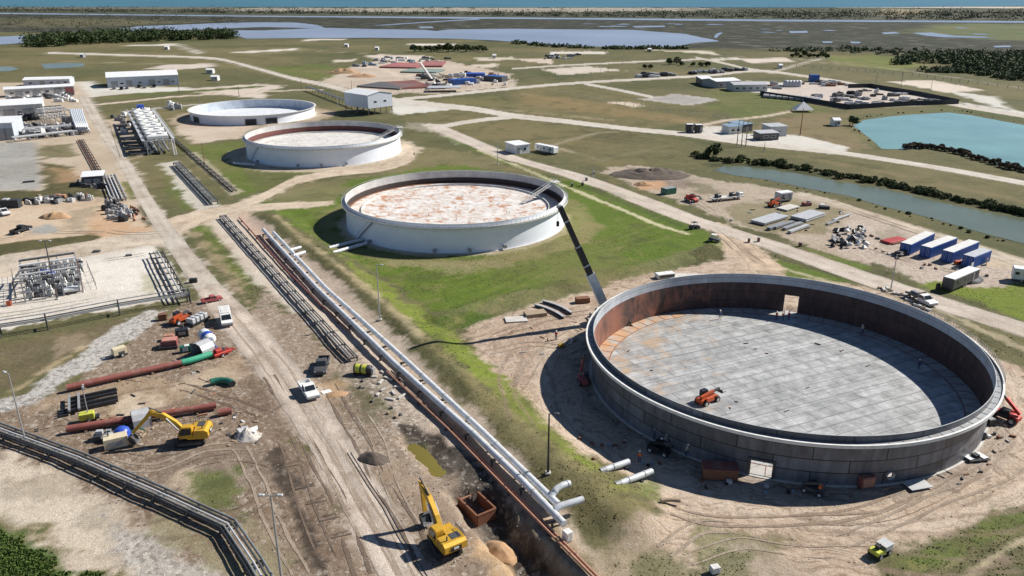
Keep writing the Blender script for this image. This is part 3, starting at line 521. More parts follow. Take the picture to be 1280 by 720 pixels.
    sc_ = node(t, 'ShaderNodeSeparateColor'); L.new(vo.outputs['Color'], sc_.inputs[0])
    cg = mix(math_('MULTIPLY', mrange(sc_.outputs[0], .55, .9, 0, .8), sp.outputs[2]), cg, mix(1.0, c, (.45, .42, .4), 'MULTIPLY'))
    cg = mix(math_('MULTIPLY', mrange(sc_.outputs[1], .8, .95, 0, .7), sp.outputs[2]), cg, (.55, .51, .45))
    cg = mix(1.0, cg, mrange(n_vf, .25, .75, .55, 1.4), 'MULTIPLY')
    L.new(cg, b.inputs['Base Color'])
    h = math_('ADD', math_('MULTIPLY', n_fine, .35), math_('MULTIPLY', n_vf, .15))
    bp = node(t, 'ShaderNodeBump', ins={'Strength': .8, 'Distance': .55}); L.new(h, bp.inputs['Height']); L.new(bp.outputs[0], b.inputs['Normal'])
    return m
MG = ground_material()
def set_attr(me, c, g, aux):
    n = len(me.vertices)
    a = me.attributes.new('Col', 'FLOAT_COLOR', 'POINT'); buf = np.ones((n, 4), np.float32); buf[:, :3] = c; buf[:, 3] = g; a.data.foreach_set('color', buf.ravel())
    a = me.attributes.new('Aux', 'FLOAT_COLOR', 'POINT'); buf = np.ones((n, 4), np.float32); buf[:, :3] = aux; a.data.foreach_set('color', buf.ravel())
def make_ground():
    X, Y = np.meshgrid(GX, GY); x = X.ravel(); y = Y.ravel(); n = x.size; nx, ny = len(GX), len(GY)
    c, g, aux = paint(x, y); z = height(x, y)
    me = bpy.data.meshes.new('ground'); me.vertices.add(n)
    me.vertices.foreach_set('co', np.stack([x, y, z], 1).astype(np.float32).ravel())
    i = np.arange(nx - 1)[None, :] + np.arange(ny - 1)[:, None] * nx; i = i.ravel()
    q = np.stack([i, i + 1, i + nx + 1, i + nx], 1); nf = len(q)
    me.loops.add(nf * 4); me.polygons.add(nf)
    me.loops.foreach_set('vertex_index', q.ravel()); me.polygons.foreach_set('loop_start', np.arange(nf) * 4); me.polygons.foreach_set('loop_total', np.full(nf, 4))
    me.polygons.foreach_set('use_smooth', np.ones(nf, bool))
    me.update(); me.validate(); set_attr(me, c, g, aux); me.materials.append(MG)
    o = bpy.data.objects.new('ground', me); col.objects.link(o); return tag(o, kind='structure')
make_ground()

def sheet(name, P, z, mat, jit=.25, seg=None, c=None, kind='structure', grass=0.0, aux=(0, 0, 0), seed=0):
    """flat sheet with a slightly ragged outline"""
    P = np.array(P, float); out = []
    for i in range(len(P)):
        a = P[i]; b = P[(i + 1) % len(P)]; d = np.hypot(*(b - a)); s_ = seg or max(.8, .006 * np.hypot(*a)); k = max(1, int(d / s_))
        nrm = np.array([-(b - a)[1], (b - a)[0]]) / max(d, 1e-6)
        for j in range(k):
            p = a + (b - a) * j / k; f = 1.0 / (s_ * 3)
            out.append(p + nrm * jit * 2 * (n1(p[0] * f, p[1] * f, seed + 3) - .5 + .5 * (n1(p[0] * f * 4, p[1] * f * 4, seed + 8) - .5)))
    vs = [Vector((p[0], p[1], 0)) for p in out]; tr = tessellate_polygon([vs])
    me = bpy.data.meshes.new(name); me.from_pydata([(v.x, v.y, z) for v in vs], [], [tuple(t) for t in tr])
    bm = bmesh.new(); bm.from_mesh(me)
    for f in bm.faces:
        f.normal_update()
        if f.normal.z < 0: f.normal_flip()
    bm.to_mesh(me); bm.free(); me.materials.append(mat)
    if c is not None: set_attr(me, c, grass, aux)
    o = bpy.data.objects.new(name, me); col.objects.link(o); return tag(o, kind=kind)
def catmull(P, n=8):
    P = np.array(P, float); Q = np.vstack([2 * P[0] - P[1], P, 2 * P[-1] - P[-2]]); out = []
    for i in range(1, len(Q) - 2):
        for t in np.linspace(0, 1, n, endpoint=False):
            out.append(.5 * ((2 * Q[i]) + (-Q[i - 1] + Q[i + 1]) * t + (2 * Q[i - 1] - 5 * Q[i] + 4 * Q[i + 1] - Q[i + 2]) * t ** 2 + (-Q[i - 1] + 3 * Q[i] - 3 * Q[i + 1] + Q[i + 2]) * t ** 3))
    return np.array(out + [P[-1]])
def road(name, rows, z=.02, c=ROAD, mode='h', cross=13, rut=.10, jit=.4, seed=0, n=14):
    """rows: (px, py, width px); width measured along the row (h) or the column (v)"""
    L_, R__ = [], []
    for px, py, wd in rows:
        a, b = ((px - wd / 2, py), (px + wd / 2, py)) if mode == 'h' else ((px, py - wd / 2), (px, py + wd / 2))
        L_.append(G(*a)[:2]); R__.append(G(*b)[:2])
    L_ = catmull(L_, n); R__ = catmull(R__, n); vs = []; cs = []; gs = []
    for i, (a, b) in enumerate(zip(L_, R__)):
        wv = b - a; wm = np.hypot(*wv); u = wv / wm; sc_ = max(1, wm / 7)
        ja = jit * sc_ * 2 * (n1(a[0] * .25, a[1] * .25, seed) - .5); jb = jit * sc_ * 2 * (n1(b[0] * .25, b[1] * .25, seed + 5) - .5)
        for k in range(cross):
            t = k / (cross - 1); p = a + u * ja + (wv + u * (jb - ja)) * t; vs.append((p[0], p[1], z))
            w = 1 + rut * (math.cos(t * 4 * PI) * -1) * (.5 + n1(p[0] * .05, p[1] * .05, 9))
            if k in (0, cross - 1): w *= .92
            q_ = n1(p[0] * .16, p[1] * .16, 61) - .5; w *= 1 + .5 * q_ * min(1, rut * 12); br = max(0.0, n1(p[0] * .3, p[1] * .3, 67) - .52) * 2.2 * min(1, rut * 12)
            cs.append([min((q * (1 - br) + d_ * br) * w, .8) for q, d_ in zip(c, (.24, .18, .13))])
    m = len(L_); fs = [(i * cross + k, i * cross + k + 1, (i + 1) * cross + k + 1, (i + 1) * cross + k) for i in range(m - 1) for k in range(cross - 1)]
    me = bpy.data.meshes.new(name); me.from_pydata(vs, [], fs); me.materials.append(MG)
    bm = bmesh.new(); bm.from_mesh(me); bmesh.ops.recalc_face_normals(bm, faces=bm.faces)
    if sum(f.normal.z for f in bm.faces) < 0: bmesh.ops.reverse_faces(bm, faces=bm.faces)
    bm.to_mesh(me); bm.free(); set_attr(me, np.array(cs), 0.0, (0, .35, .12))
    o = bpy.data.objects.new(name, me); col.objects.link(o); return tag(o, kind='structure')
for a, k in ROADS: road(*a, **k)

# wheel tracks: thin draped strips, broken up along their length
def wheel_tracks(pts, c, gauge=1.7, wd=.38, seed=0, n=10):
    P_ = catmull(W(pts), n); T = np.gradient(P_, axis=0); T /= np.maximum(np.hypot(T[:, 0], T[:, 1]), 1e-6)[:, None]; N = np.stack([-T[:, 1], T[:, 0]], 1); vs = []; fs = []
    wob = np.array([n1(p[0] * .12, p[1] * .12, seed) - .5 for p in P_]) * .9
    for s_ in (-1, 1):
        b = len(vs); C_ = P_ + N * (s_ * gauge / 2 + wob)[:, None]; hw = np.array([wd * (.35 + .75 * n1(p[0] * .5, p[1] * .5, seed + 3)) * min(1.0, max(0.0, (n1(p[0] * .09, p[1] * .09, seed + 7) - .4) / .14)) for p in C_]) / 2
        for q, h_, n_ in zip(C_, hw, N):
            for e_ in (-1, 0, 1): vs.append((q[0] + n_[0] * h_ * e_, q[1] + n_[1] * h_ * e_, 0))
        for i in range(len(C_) - 1):
            if max(hw[i], hw[i + 1]) < .02: continue
            for e_ in (0, 1): fs.append((b + i * 3 + e_, b + i * 3 + e_ + 1, b + i * 3 + e_ + 4, b + i * 3 + e_ + 3))
    V = np.array(vs); V[:, 2] = height(V[:, 0], V[:, 1]) + .033 + .0009 * (seed % 47)
    me = bpy.data.meshes.new('wheel_track'); me.from_pydata([tuple(v) for v in V], [], fs); me.materials.append(MG); bm = bmesh.new(); bm.from_mesh(me)
    for f in bm.faces:
        f.normal_update()
        if f.normal.z < 0: f.normal_flip()
    bm.to_mesh(me); bm.free(); set_attr(me, c, 0.0, (0, 0, 0)); o = bpy.data.objects.new('wheel_track', me); col.objects.link(o); return tag(o, kind='structure')
TB, TD, TP = (.30, .24, .185), (.15, .113, .086), (.31, .25, .195)
for k, (pts, c) in enumerate((([(300, 395), (345, 450), (392, 520), (428, 580), (462, 640), (498, 705), (525, 760)], TB), ([(285, 390), (330, 450), (372, 510), (405, 560), (436, 620), (470, 690), (490, 740)], TB), ([(318, 420), (360, 470), (410, 545), (445, 600), (480, 660), (515, 720)], TP), ([(335, 470), (372, 530), (404, 590), (432, 650), (452, 720)], TD),
    ([(255, 470), (300, 490), (350, 540), (372, 600), (400, 680), (430, 740)], TD), ([(90, 520), (160, 560), (230, 560), (320, 520), (372, 490)], TD), ([(110, 575), (190, 585), (260, 560), (330, 560), (388, 570)], TP), ([(150, 470), (210, 480), (280, 500), (340, 520)], TD), ([(170, 600), (240, 640), (300, 640), (350, 610)], TD), ([(300, 560), (320, 600), (345, 660), (380, 720)], TP), ([(200, 600), (260, 575), (320, 575), (360, 590)], TD),
    ([(410, 480), (440, 530), (470, 590), (500, 640), (530, 700)], TD), ([(440, 500), (470, 550), (490, 610), (520, 660)], TP), ([(800, 648), (880, 650), (970, 655), (1060, 645), (1150, 615), (1230, 570)], TB), ([(830, 690), (880, 660), (960, 668), (1040, 680), (1100, 660), (1180, 620), (1270, 590)], TB), ([(840, 640), (900, 652), (1000, 650), (1080, 640), (1150, 610)], (.27, .205, .155)), ([(860, 700), (930, 680), (1000, 690), (1090, 690)], TB), ([(620, 420), (680, 400), (740, 390)], (.27, .205, .155)), ([(610, 440), (670, 430), (725, 440)], TB), ([(650, 480), (670, 450), (690, 430), (730, 405), (760, 385)], TB),
    ([(890, 285), (920, 310), (950, 338)], TB), ([(900, 300), (935, 318), (968, 340)], (.3, .23, .17)), ([(1010, 648), (1060, 650), (1120, 640), (1200, 600), (1260, 550)], (.27, .205, .155)), ([(900, 240), (950, 250), (1010, 246), (1070, 265), (1140, 288), (1230, 318)], TB), ([(870, 250), (900, 268), (950, 280)], TB), ([(1090, 310), (1150, 330), (1220, 345)], TB), ([(30, 292), (100, 285), (160, 292), (210, 290)], TB), ([(0, 300), (60, 292), (130, 290)], TB), ([(20, 345), (100, 330), (180, 318)], (.4, .36, .31)), ([(0, 395), (90, 380), (180, 362)], (.4, .36, .31)))): wheel_tracks(pts, c, 1.7 + (k % 3) * .15, .42 + (k % 4) * .08, k)
# water
def water(name, c, rough, bump, scale, spec=.5):
    m = bpy.data.materials.new(name); m.use_nodes = True; t = m.node_tree; L = t.links; b = t.nodes['Principled BSDF']
    b.inputs['Roughness'].default_value = rough; b.inputs['IOR'].default_value = 1.33; b.inputs['Specular IOR Level'].default_value = spec
    g_ = node(t, 'ShaderNodeNewGeometry'); n = node(t, 'ShaderNodeTexNoise', ins={'Scale': scale * .05, 'Detail': 5.0}); L.new(g_.outputs['Position'], n.inputs['Vector'])
    r = node(t, 'ShaderNodeMapRange', ins={1: .3, 2: .7, 3: .82, 4: 1.15}); L.new(n.outputs[0], r.inputs[0])
    mx = node(t, 'ShaderNodeMix', data_type='RGBA', blend_type='MULTIPLY', ins={0: 1.0}); mx.inputs[6].default_value = (*c, 1); L.new(r.outputs[0], mx.inputs[7]); L.new(mx.outputs[2], b.inputs['Base Color'])
    n2 = node(t, 'ShaderNodeTexNoise', ins={'Scale': scale, 'Detail': 4.0}); L.new(g_.outputs['Position'], n2.inputs['Vector'])
    bp = node(t, 'ShaderNodeBump', ins={'Strength': bump, 'Distance': .1 / scale}); L.new(n2.outputs[0], bp.inputs['Height']); L.new(bp.outputs[0], b.inputs['Normal'])
    return m
W_SEA = water('sea_water', (.045, .14, .18), .35, .6, .05, .25); W_BAY = water('lagoon_water', (.22, .255, .33), .3, .4, .1, .25)
W_POND = water('pond_water', (.15, .27, .23), .15, .25, .8, .3); W_CAN = water('canal_water', (.11, .13, .085), .2, .25, .8, .35); W_PUD = water('puddle_water', (.15, .125, .03), .15, .15, 1.5, .3)
sheet('sea', W([(-700, 8.8), (0, 9), (640, 9.2), (1000, 9.6), (1100, 9.2), (1300, 7.6), (2000, 6.5), (2600, -6), (640, -10), (-1400, -6)]), .6, W_SEA, 8, 300)
sheet('channel', W([(-600, 12.5), (0, 16.2), (310, 19.6), (600, 21.6), (960, 24.6), (1280, 26.6), (2000, 31), (2000, 33.5), (1280, 28.6), (960, 26.8), (620, 23.6), (596, 23.6), (310, 21), (0, 17.6), (-600, 13.8)]), .3, W_BAY, 5, 40)
sheet('creek', W([(600, 23.2), (598, 24.8), (540, 28), (480, 32), (465, 32.2), (520, 28.2), (580, 24.6)]), .28, W_BAY, 4, 20)
sheet('lagoon', W([(150, 36.5), (172, 33), (230, 30.8), (285, 28.6), (330, 28), (370, 28.4), (398, 31.5), (405, 35), (470, 36.5), (530, 37.6), (545, 39), (560, 37.2), (640, 36.2), (720, 37), (790, 37.4), (850, 42), (893, 50), (897, 52), (868, 54), (845, 58), (800, 59.8), (740, 58.5), (680, 56), (620, 51), (560, 48.5), (460, 47.5), (380, 48), (310, 48.5), (284, 42), (278, 38), (330, 38.2), (395, 35.6), (330, 34), (265, 36.5), (205, 38.5), (158, 39.5)]), .3, W_BAY, 5, 14)
sheet('lagoon', W([(-200, 44), (0, 46), (42, 44), (60, 44.2), (110, 41.6), (145, 41.5), (140, 44), (60, 47), (30, 54), (0, 56), (-200, 58)]), .3, W_BAY, 4, 16)
for pts in ([(790, 32.8), (830, 32.2), (832, 34), (795, 34.6)], [(986, 39.2), (1009, 38.8), (1010, 41.2), (988, 41.6)], [(1102, 41), (1118, 40), (1125, 42), (1105, 43)], [(1140, 41.5), (1165, 41), (1195, 45), (1235, 46), (1230, 47.6), (1180, 47), (1158, 45)], [(1240, 57.8), (1262, 57.2), (1264, 59), (1244, 59.6)], [(1027, 52), (1040, 52), (1040, 54), (1028, 54)], [(1063, 52.3), (1075, 52.6), (1074, 54.6), (1064, 54.4)], [(893, 44.5), (898, 41), (904, 40.5), (898, 45), (896, 48), (893, 47.5)], [(522, 33.6), (540, 33.4), (543, 35.2), (526, 35.4)]):
    sheet('marsh_pool', W(pts), .3, W_BAY, 2, 10)
sheet('pond', W([(1066, 157.5), (1080, 150), (1110, 146), (1142, 143), (1185, 140.6), (1212, 144), (1250, 151), (1300, 160), (1400, 178), (1400, 232), (1290, 214), (1262, 209), (1225, 199), (1190, 189), (1160, 184), (1133, 187), (1102, 186), (1092, 177), (1078, 166)]), .04, W_POND, .6)
sheet('canal', W([(890, 213), (906, 207.5), (930, 208), (960, 211.5), (1005, 218.5), (1055, 228), (1095, 234), (1132, 242), (1185, 255.5), (1235, 265), (1290, 274), (1420, 300), (1420, 350), (1290, 308), (1230, 292), (1160, 272), (1100, 257), (1060, 245), (1010, 236), (960, 225), (915, 219)]), .05, W_CAN, .5)
rp = random.Random(4)
for k in range(16):
    x, y = rp.uniform(620, 1270), rp.uniform(34, 50); L_, h_ = rp.uniform(6, 30), rp.uniform(.35, .8)
    if 640 < x < 905 and y > 35: y = rp.uniform(30, 34)
    sheet('marsh_pool', W([(x, y), (x + L_ * .3, y - h_), (x + L_ * .7, y - h_ * .4), (x + L_, y + .3), (x + L_ * .6, y + h_ * .8), (x + L_ * .25, y + h_ * .5)]), .32 + k * .01, W_BAY, 3, 8)
for pts in ([(51, 80), (78, 78.8), (104, 79), (105, 83), (80, 85), (56, 86)], [(-20, 84), (12, 83), (24, 86), (12, 89), (-20, 90)]): sheet('settling_pond', W(pts), .06, W_CAN, .5)
sheet('puddle', np.array([G(*q, -.7)[:2] for q in [(497, 560), (518, 547), (536, 556), (552, 576), (566, 594), (556, 602), (530, 602), (514, 582)]]), -.7, W_PUD, .0)
# ================================================================== TANKS
def plate_material(name, base, dark, line, bw, bh, rust=None, rust_amt=0.0, rough=.5, wall=False, streak=0.0, rscale=.25, rdir=None, con=1.0, nscale=.35, nz=1.0, rw=.16, mort=None):
    """steel plates with seams; for walls x runs along the angle (UV)"""
    m = bpy.data.materials.new(name); m.use_nodes = True; t = m.node_tree; L = t.links; b = t.nodes['Principled BSDF']; b.inputs['Roughness'].default_value = rough
    tc = node(t, 'ShaderNodeTexCoord'); src = tc.outputs['UV'] if wall else tc.outputs['Object']
    br = node(t, 'ShaderNodeTexBrick', offset=.5, squash=1.0); br.inputs['Scale'].default_value = 1; br.inputs['Brick Width'].default_value = bw; br.inputs['Row Height'].default_value = bh
    br.inputs['Mortar Size'].default_value = mort or (.035 if wall else .06); br.inputs['Mortar Smooth'].default_value = .2; br.inputs['Bias'].default_value = 0
    br.inputs['Color1'].default_value = (*base, 1); br.inputs['Color2'].default_value = (*dark, 1); br.inputs['Mortar'].default_value = (*line, 1)
    mp = node(t, 'ShaderNodeMapping'); L.new(src, mp.inputs[0]); L.new(mp.outputs[0], br.inputs['Vector'])
    if not wall: mp.inputs['Rotation'].default_value = (0, 0, R_(-24))
    n = node(t, 'ShaderNodeTexNoise', ins={'Scale': nscale, 'Detail': 8.0, 'Roughness': .7}); mn = node(t, 'ShaderNodeMapping'); mn.inputs['Scale'].default_value = (1, 1, nz); L.new(tc.outputs['Object'], mn.inputs[0]); L.new(mn.outputs[0], n.inputs[0])
    r = node(t, 'ShaderNodeMapRange', ins={1: .3, 2: .7, 3: 1 - .26 * con, 4: 1 + .16 * con}); L.new(n.outputs[0], r.inputs[0])
    mx = node(t, 'ShaderNodeMix', data_type='RGBA', blend_type='MULTIPLY', ins={0: 1.0}); L.new(br.outputs[0], mx.inputs[6]); L.new(r.outputs[0], mx.inputs[7]); out = mx.outputs[2]
    if rust:
        n2 = node(t, 'ShaderNodeTexNoise', ins={'Scale': rscale, 'Detail': 9.0, 'Roughness': .72, 'Distortion': .4})
        m2 = node(t, 'ShaderNodeMapping'); L.new(tc.outputs['Object'], m2.inputs[0]); L.new(m2.outputs[0], n2.inputs[0])
        if streak: m2.inputs['Scale'].default_value = (1, 1, streak)
        v = n2.outputs[0]
        if rdir:   # rust on one side; for the inner wall also its sunlit side
            dp = node(t, 'ShaderNodeVectorMath', operation='DOT_PRODUCT'); L.new(tc.outputs['Object'], dp.inputs[0]); dp.inputs[1].default_value = rdir
            ad = node(t, 'ShaderNodeMath', operation='MULTIPLY_ADD'); L.new(dp.outputs['Value'], ad.inputs[0]); ad.inputs[1].default_value = .0085; L.new(v, ad.inputs[2]); v = ad.outputs[0]
        r2 = node(t, 'ShaderNodeMapRange', ins={1: .62 - rust_amt * .3, 2: .62 + rw - rust_amt * .3, 3: 0, 4: .9}); L.new(v, r2.inputs[0])
        m3 = node(t, 'ShaderNodeMix', data_type='RGBA'); L.new(r2.outputs[0], m3.inputs[0]); L.new(out, m3.inputs[6]); m3.inputs[7].default_value = (*rust, 1); out = m3.outputs[2]
    L.new(out, b.inputs['Base Color'])
    bp = node(t, 'ShaderNodeBump', ins={'Strength': .25, 'Distance': .05}); L.new(n.outputs[0], bp.inputs['Height']); L.new(bp.outputs[0], b.inputs['Normal'])
    return m
T_OUT = plate_material('bare_shell_plate', (.185, .19, .21), (.10, .102, .115), (.03, .027, .027), 9.4, 1.825, (.10, .072, .064), .2, .5, True, .25, rscale=.6, con=2.0, nscale=.8, nz=.3, mort=.085)
T_INB = plate_material('rust_and_shade_inside', (.085, .05, .043), (.065, .042, .037), (.03, .02, .018), 9.4, 1.825, (.27, .11, .07), .12, .7, True, .5, rdir=(-.85, .1, 0), con=2.2, nscale=.8, nz=.3, mort=.07)  # dark base stands in for shade; rust kept to the sunlit left side
T_TOP = plate_material('primed_top_course', (.44, .47, .5), (.4, .43, .46), (.1, .1, .11), 9.4, 2.2, (.3, .26, .24), -.1, .6, True, .3)
T_FLOOR = plate_material('floor_plates', (.40, .405, .405), (.31, .315, .315), (.16, .155, .15), 7.5, 2.2, (.42, .29, .18), -.06, .6, con=2.1, nscale=.4, rdir=(-.8, .45, 0), mort=.075)
T_ANN = plate_material('annular_plates', (.42, .40, .37), (.36, .34, .31), (.2, .18, .16), 9.0, 2.4, (.47, .25, .11), -.02, .7, rdir=(-.8, .45, 0), rscale=.5)
T_WHITE = plate_material('white_shell', (.78, .82, .88), (.75, .79, .86), (.64, .68, .76), 9.4, 1.825, (.5, .46, .4), -.38, .45, True, .12, con=.25)
T_WIN = plate_material('white_shell_inside', (.55, .53, .52), (.5, .48, .47), (.35, .33, .32), 9.4, 1.825, (.3, .2, .16), .05, .6, True, .3)
T_DARK = plate_material('dark_shell_inside', (.05, .035, .032), (.04, .028, .026), (.02, .015, .015), 9.4, 2.0, (.15, .06, .045), .05, .8, True, .3)
T_RBAND = plate_material('rust_red_shell_inside', (.17, .06, .05), (.13, .05, .042), (.04, .02, .02), 9.4, 2.0, (.06, .03, .03), .05, .8, True, .3)
T_ROOF = plate_material('white_rusty_roof', (.70, .685, .66), (.6, .56, .51), (.5, .33, .22), 3.2, 2.4, (.40, .165, .06), .36, .6, rscale=.36, con=1.0, nscale=.5, rw=.09)
T_ROOF2 = plate_material('white_stained_roof', (.66, .64, .6), (.6, .57, .53), (.42, .36, .31), 5.0, 1.8, (.36, .27, .22), .08, .6, rscale=.22)
T_FL4 = plate_material('white_floor', (.7, .72, .74), (.66, .68, .7), (.52, .53, .55), 7, 2.4, (.5, .46, .42), -.1, .5)
def wall_band(name, r0, z0, z1, mat, parent, holes=(), n=288, thick=.0, inward=False, rows=1, arc=None):
    """cylindrical wall with real openings; holes = (angle centre deg, width m, z0, z1)"""
    zs = sorted({z0, z1} | {h for q in holes for h in q[2:4] if z0 < h < z1} | {z0 + (z1 - z0) * i / rows for i in range(1, rows)})
    an = [2 * PI * k / n for k in range(n)]
    for q in holes:
        a0 = R_(q[0]); da = q[1] / 2 / r0
        an = [a for a in an if abs((a - a0 + PI) % (2 * PI) - PI) > da + .004] + [(a0 - da) % (2 * PI), (a0 + da) % (2 * PI)]
    an = sorted(an); N = len(an); vs = []; uv = []
    rr = [r0] if not thick else [r0, r0 - thick]
    for r in rr:
        for z in zs:
            for a in an: vs.append((r * math.cos(a), r * math.sin(a), z))
    K = N * len(zs); fs = []; uvs = []
    def uvof(i, k): return (an[i % N] + (2 * PI if i >= N else 0)) * r0, zs[k]
    for k in range(len(zs) - 1):
        for i in range(N):
            j = (i + 1) % N; am = (an[i] + ((an[j] - an[i]) % (2 * PI)) / 2); zm = (zs[k] + zs[k + 1]) / 2
            if any(abs((am - R_(q[0]) + PI) % (2 * PI) - PI) < q[1] / 2 / r0 and q[2] < zm < q[3] for q in holes): continue
            f = [k * N + i, k * N + j, (k + 1) * N + j, (k + 1) * N + i]; u = [uvof(i, k), uvof(i + 1, k), uvof(i + 1, k + 1), uvof(i, k + 1)]
            if inward: f.reverse(); u.reverse()
            fs.append(f); uvs.append(u)
    me = bpy.data.meshes.new(name); me.from_pydata(vs[:K], [], fs); me.materials.append(mat)
    l = me.uv_layers.new(name='UVMap'); l.data.foreach_set('uv', [c for u in uvs for p in u for c in p]); me.polygons.foreach_set('use_smooth', [True] * len(fs))
    o = bpy.data.objects.new(name, me); col.objects.link(o); o.parent = parent; return o
def ring(mb, r0, r1, z0, z1, n=144, mi=0): return mb.lathe([(r0, z0), (r1, z0), (r1, z1), (r0, z1), (r0, z0)], n, mi=mi, smooth=False)
def disc(name, r, z, mat, parent, r0=0.0, n=144):
    vs = [(r * math.cos(2 * PI * k / n), r * math.sin(2 * PI * k / n), z) for k in range(n)]; me = bpy.data.meshes.new(name)
    if r0: vs += [(r0 * math.cos(2 * PI * k / n), r0 * math.sin(2 * PI * k / n), z) for k in range(n)]; me.from_pydata(vs, [], [(k, (k + 1) % n, n + (k + 1) % n, n + k) for k in range(n)])
    else: me.from_pydata(vs, [], [tuple(range(n))])
    me.materials.append(mat); o = bpy.data.objects.new(name, me); col.objects.link(o); o.parent = parent; return o
def ang(t, px, py): 
    p = G(px, py); return math.degrees(math.atan2(p.y - t[1], p.x - t[0]))
def railing(r, z, a0, a1, h=1.05, n=60, rails=(.5, 1.05)):
    mb = MB()
    for q in rails: mb.tube([(r * math.cos(R_(a0 + (a1 - a0) * i / n)), r * math.sin(R_(a0 + (a1 - a0) * i / n)), z + q) for i in range(n + 1)], .03, 5)
    for i in range(0, n + 1, 1):
        a = R_(a0 + (a1 - a0) * i / n); mb.bar((r * math.cos(a), r * math.sin(a), z), (r * math.cos(a), r * math.sin(a), z + h), .05)
    return mb
# --- the open tank under construction
c1, r1, h1 = TK[0]
t1 = thing('storage_tank', 'huge roofless grey steel tank, rust red inside, in the sandy clearing', 'tank', (*c1, 0))
aF = ang(c1, 950, 597); aB = ang(c1, 985, 401); aM = ang(c1, 1110, 605)
HOLES = [(aF, 2.7, .15, 2.35), (aB, 2.6, .1, 3.6), (aM, .75, 1.0, 1.75)]
HOLES_IN = HOLES
shell = wall_band('shell', r1, .0, h1, T_OUT, t1, HOLES, rows=4)
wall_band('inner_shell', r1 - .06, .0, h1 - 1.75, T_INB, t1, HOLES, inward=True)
wall_band('top_course', r1 - .061, h1 - 1.75, h1, T_TOP, t1, inward=True)
mb = MB(); ring(mb, r1 - .075, r1 + .015, h1, h1 + .06, 288); mb.build('rim', MT['lgrey'], t1)
mb = MB(); ring(mb, r1 + 1.1, r1 + 1.16, h1 - 1.12, h1 - .7, 288); ring(mb, r1 + .92, r1 + 1.18, h1 - .69, h1 - .64, 288); mb.build('girder_edge', MT['white'], t1)
mb = MB(); ring(mb, r1 + .02, r1 + 1.1, h1 - .95, h1 - .88, 288)
for k in range(96):
    a = 2 * PI * k / 96; c_, s_ = math.cos(a), math.sin(a)
    mb.bar((r1 * c_, r1 * s_, h1 - 1.7), ((r1 + 1.08) * c_, (r1 + 1.08) * s_, h1 - 1.0), .07, .1)
    mb.bar(((r1 + .03) * c_, (r1 + .03) * s_, h1 - .86), ((r1 + 1.1) * c_, (r1 + 1.1) * s_, h1 - .86), .06)
mb.build('wind_girder', MT['grey'], t1)
railing(r1 + 1.15, h1 - .9, -28, 30, n=44).build('handrail', MT['galv'], t1)
disc('floor', 27.2, .13, T_FLOOR, t1); disc('annular_plate', r1 - .07, .12, T_ANN, t1, 27.0)
mb = MB()
for k in range(72):
    a = 2 * PI * k / 72; mb.bar((27.3 * math.cos(a), 27.3 * math.sin(a), .14), ((r1 - .15) * math.cos(a), (r1 - .15) * math.sin(a), .14), .09, .03)
ring(mb, 27.25, 27.4, .125, .15, 144); mb.build('annular_seams', MT['rust'], t1)
mb = MB(); ring(mb, r1 - .3, r1 + .35, -.3, .1, 144); mb.build('footing', MT['concrete'], t1)
def frame_on(parent, name, a, wd, z0, z1, mat, t=.35, r=None, dep=.3):
    mb = MB(); r = r or r1; e = Matrix.Rotation(R_(a), 4, 'Z')
    for y in (-wd / 2 - t / 2, wd / 2 + t / 2): mb.add([e @ Vector(p) for p in MBbox(r + .06, y, (z0 + z1) / 2, dep, t, z1 - z0)], BOXF)
    mb.add([e @ Vector(p) for p in MBbox(r + .063, 0, z1 + t / 2, dep, wd + 2 * t, t)], BOXF)
    return mb.build(name, mat, parent)
BOXF = [(0, 3, 2, 1), (4, 5, 6, 7), (0, 1, 5, 4), (1, 2, 6, 5), (2, 3, 7, 6), (3, 0, 4, 7)]
def MBbox(x, y, z, dx, dy, dz): return [(x + a * dx / 2, y + b * dy / 2, z + c * dz / 2) for c in (-1, 1) for a, b in ((-1, -1), (1, -1), (1, 1), (-1, 1))]
frame_on(t1, 'door_frame', aF, 2.7, .15, 2.35, MT['dgrey']); frame_on(t1, 'door_frame', aB, 2.6, .1, 3.6, MT['dgrey'], .2)
e = Matrix.Rotation(R_(aM), 4, 'Z'); mb = MB(); mb.tube([e @ Vector((r1 - .1, 0, 1.37)), e @ Vector((r1 + .35, 0, 1.37))], .52, 20, caps=False); mb.tube([e @ Vector((r1 + .33, 0, 1.37)), e @ Vector((r1 + .4, 0, 1.37))], .6, 20, caps=False); mb.build('manway', MT['lgrey'], t1)
mb = MB()
for k in range(-16, 15):   # lapped plates, wedge spacers: slightly raised courses running across the floor
    y0 = k * 1.9; hw = math.sqrt(max(27.0 ** 2 - y0 ** 2, 0)) - .3
    if hw > 2: mb.add([Matrix.Rotation(R_(24), 4, 'Z') @ Vector(p) for p in MBbox(0, y0, .133, 2 * hw, .10, .012)], BOXF)
mb.add([Matrix.Rotation(R_(24), 4, 'Z') @ Vector(p) for p in MBbox(0, 0, .1325, .1, 52, .008)], BOXF); mb.build('floor_laps', MT['steel'], t1)
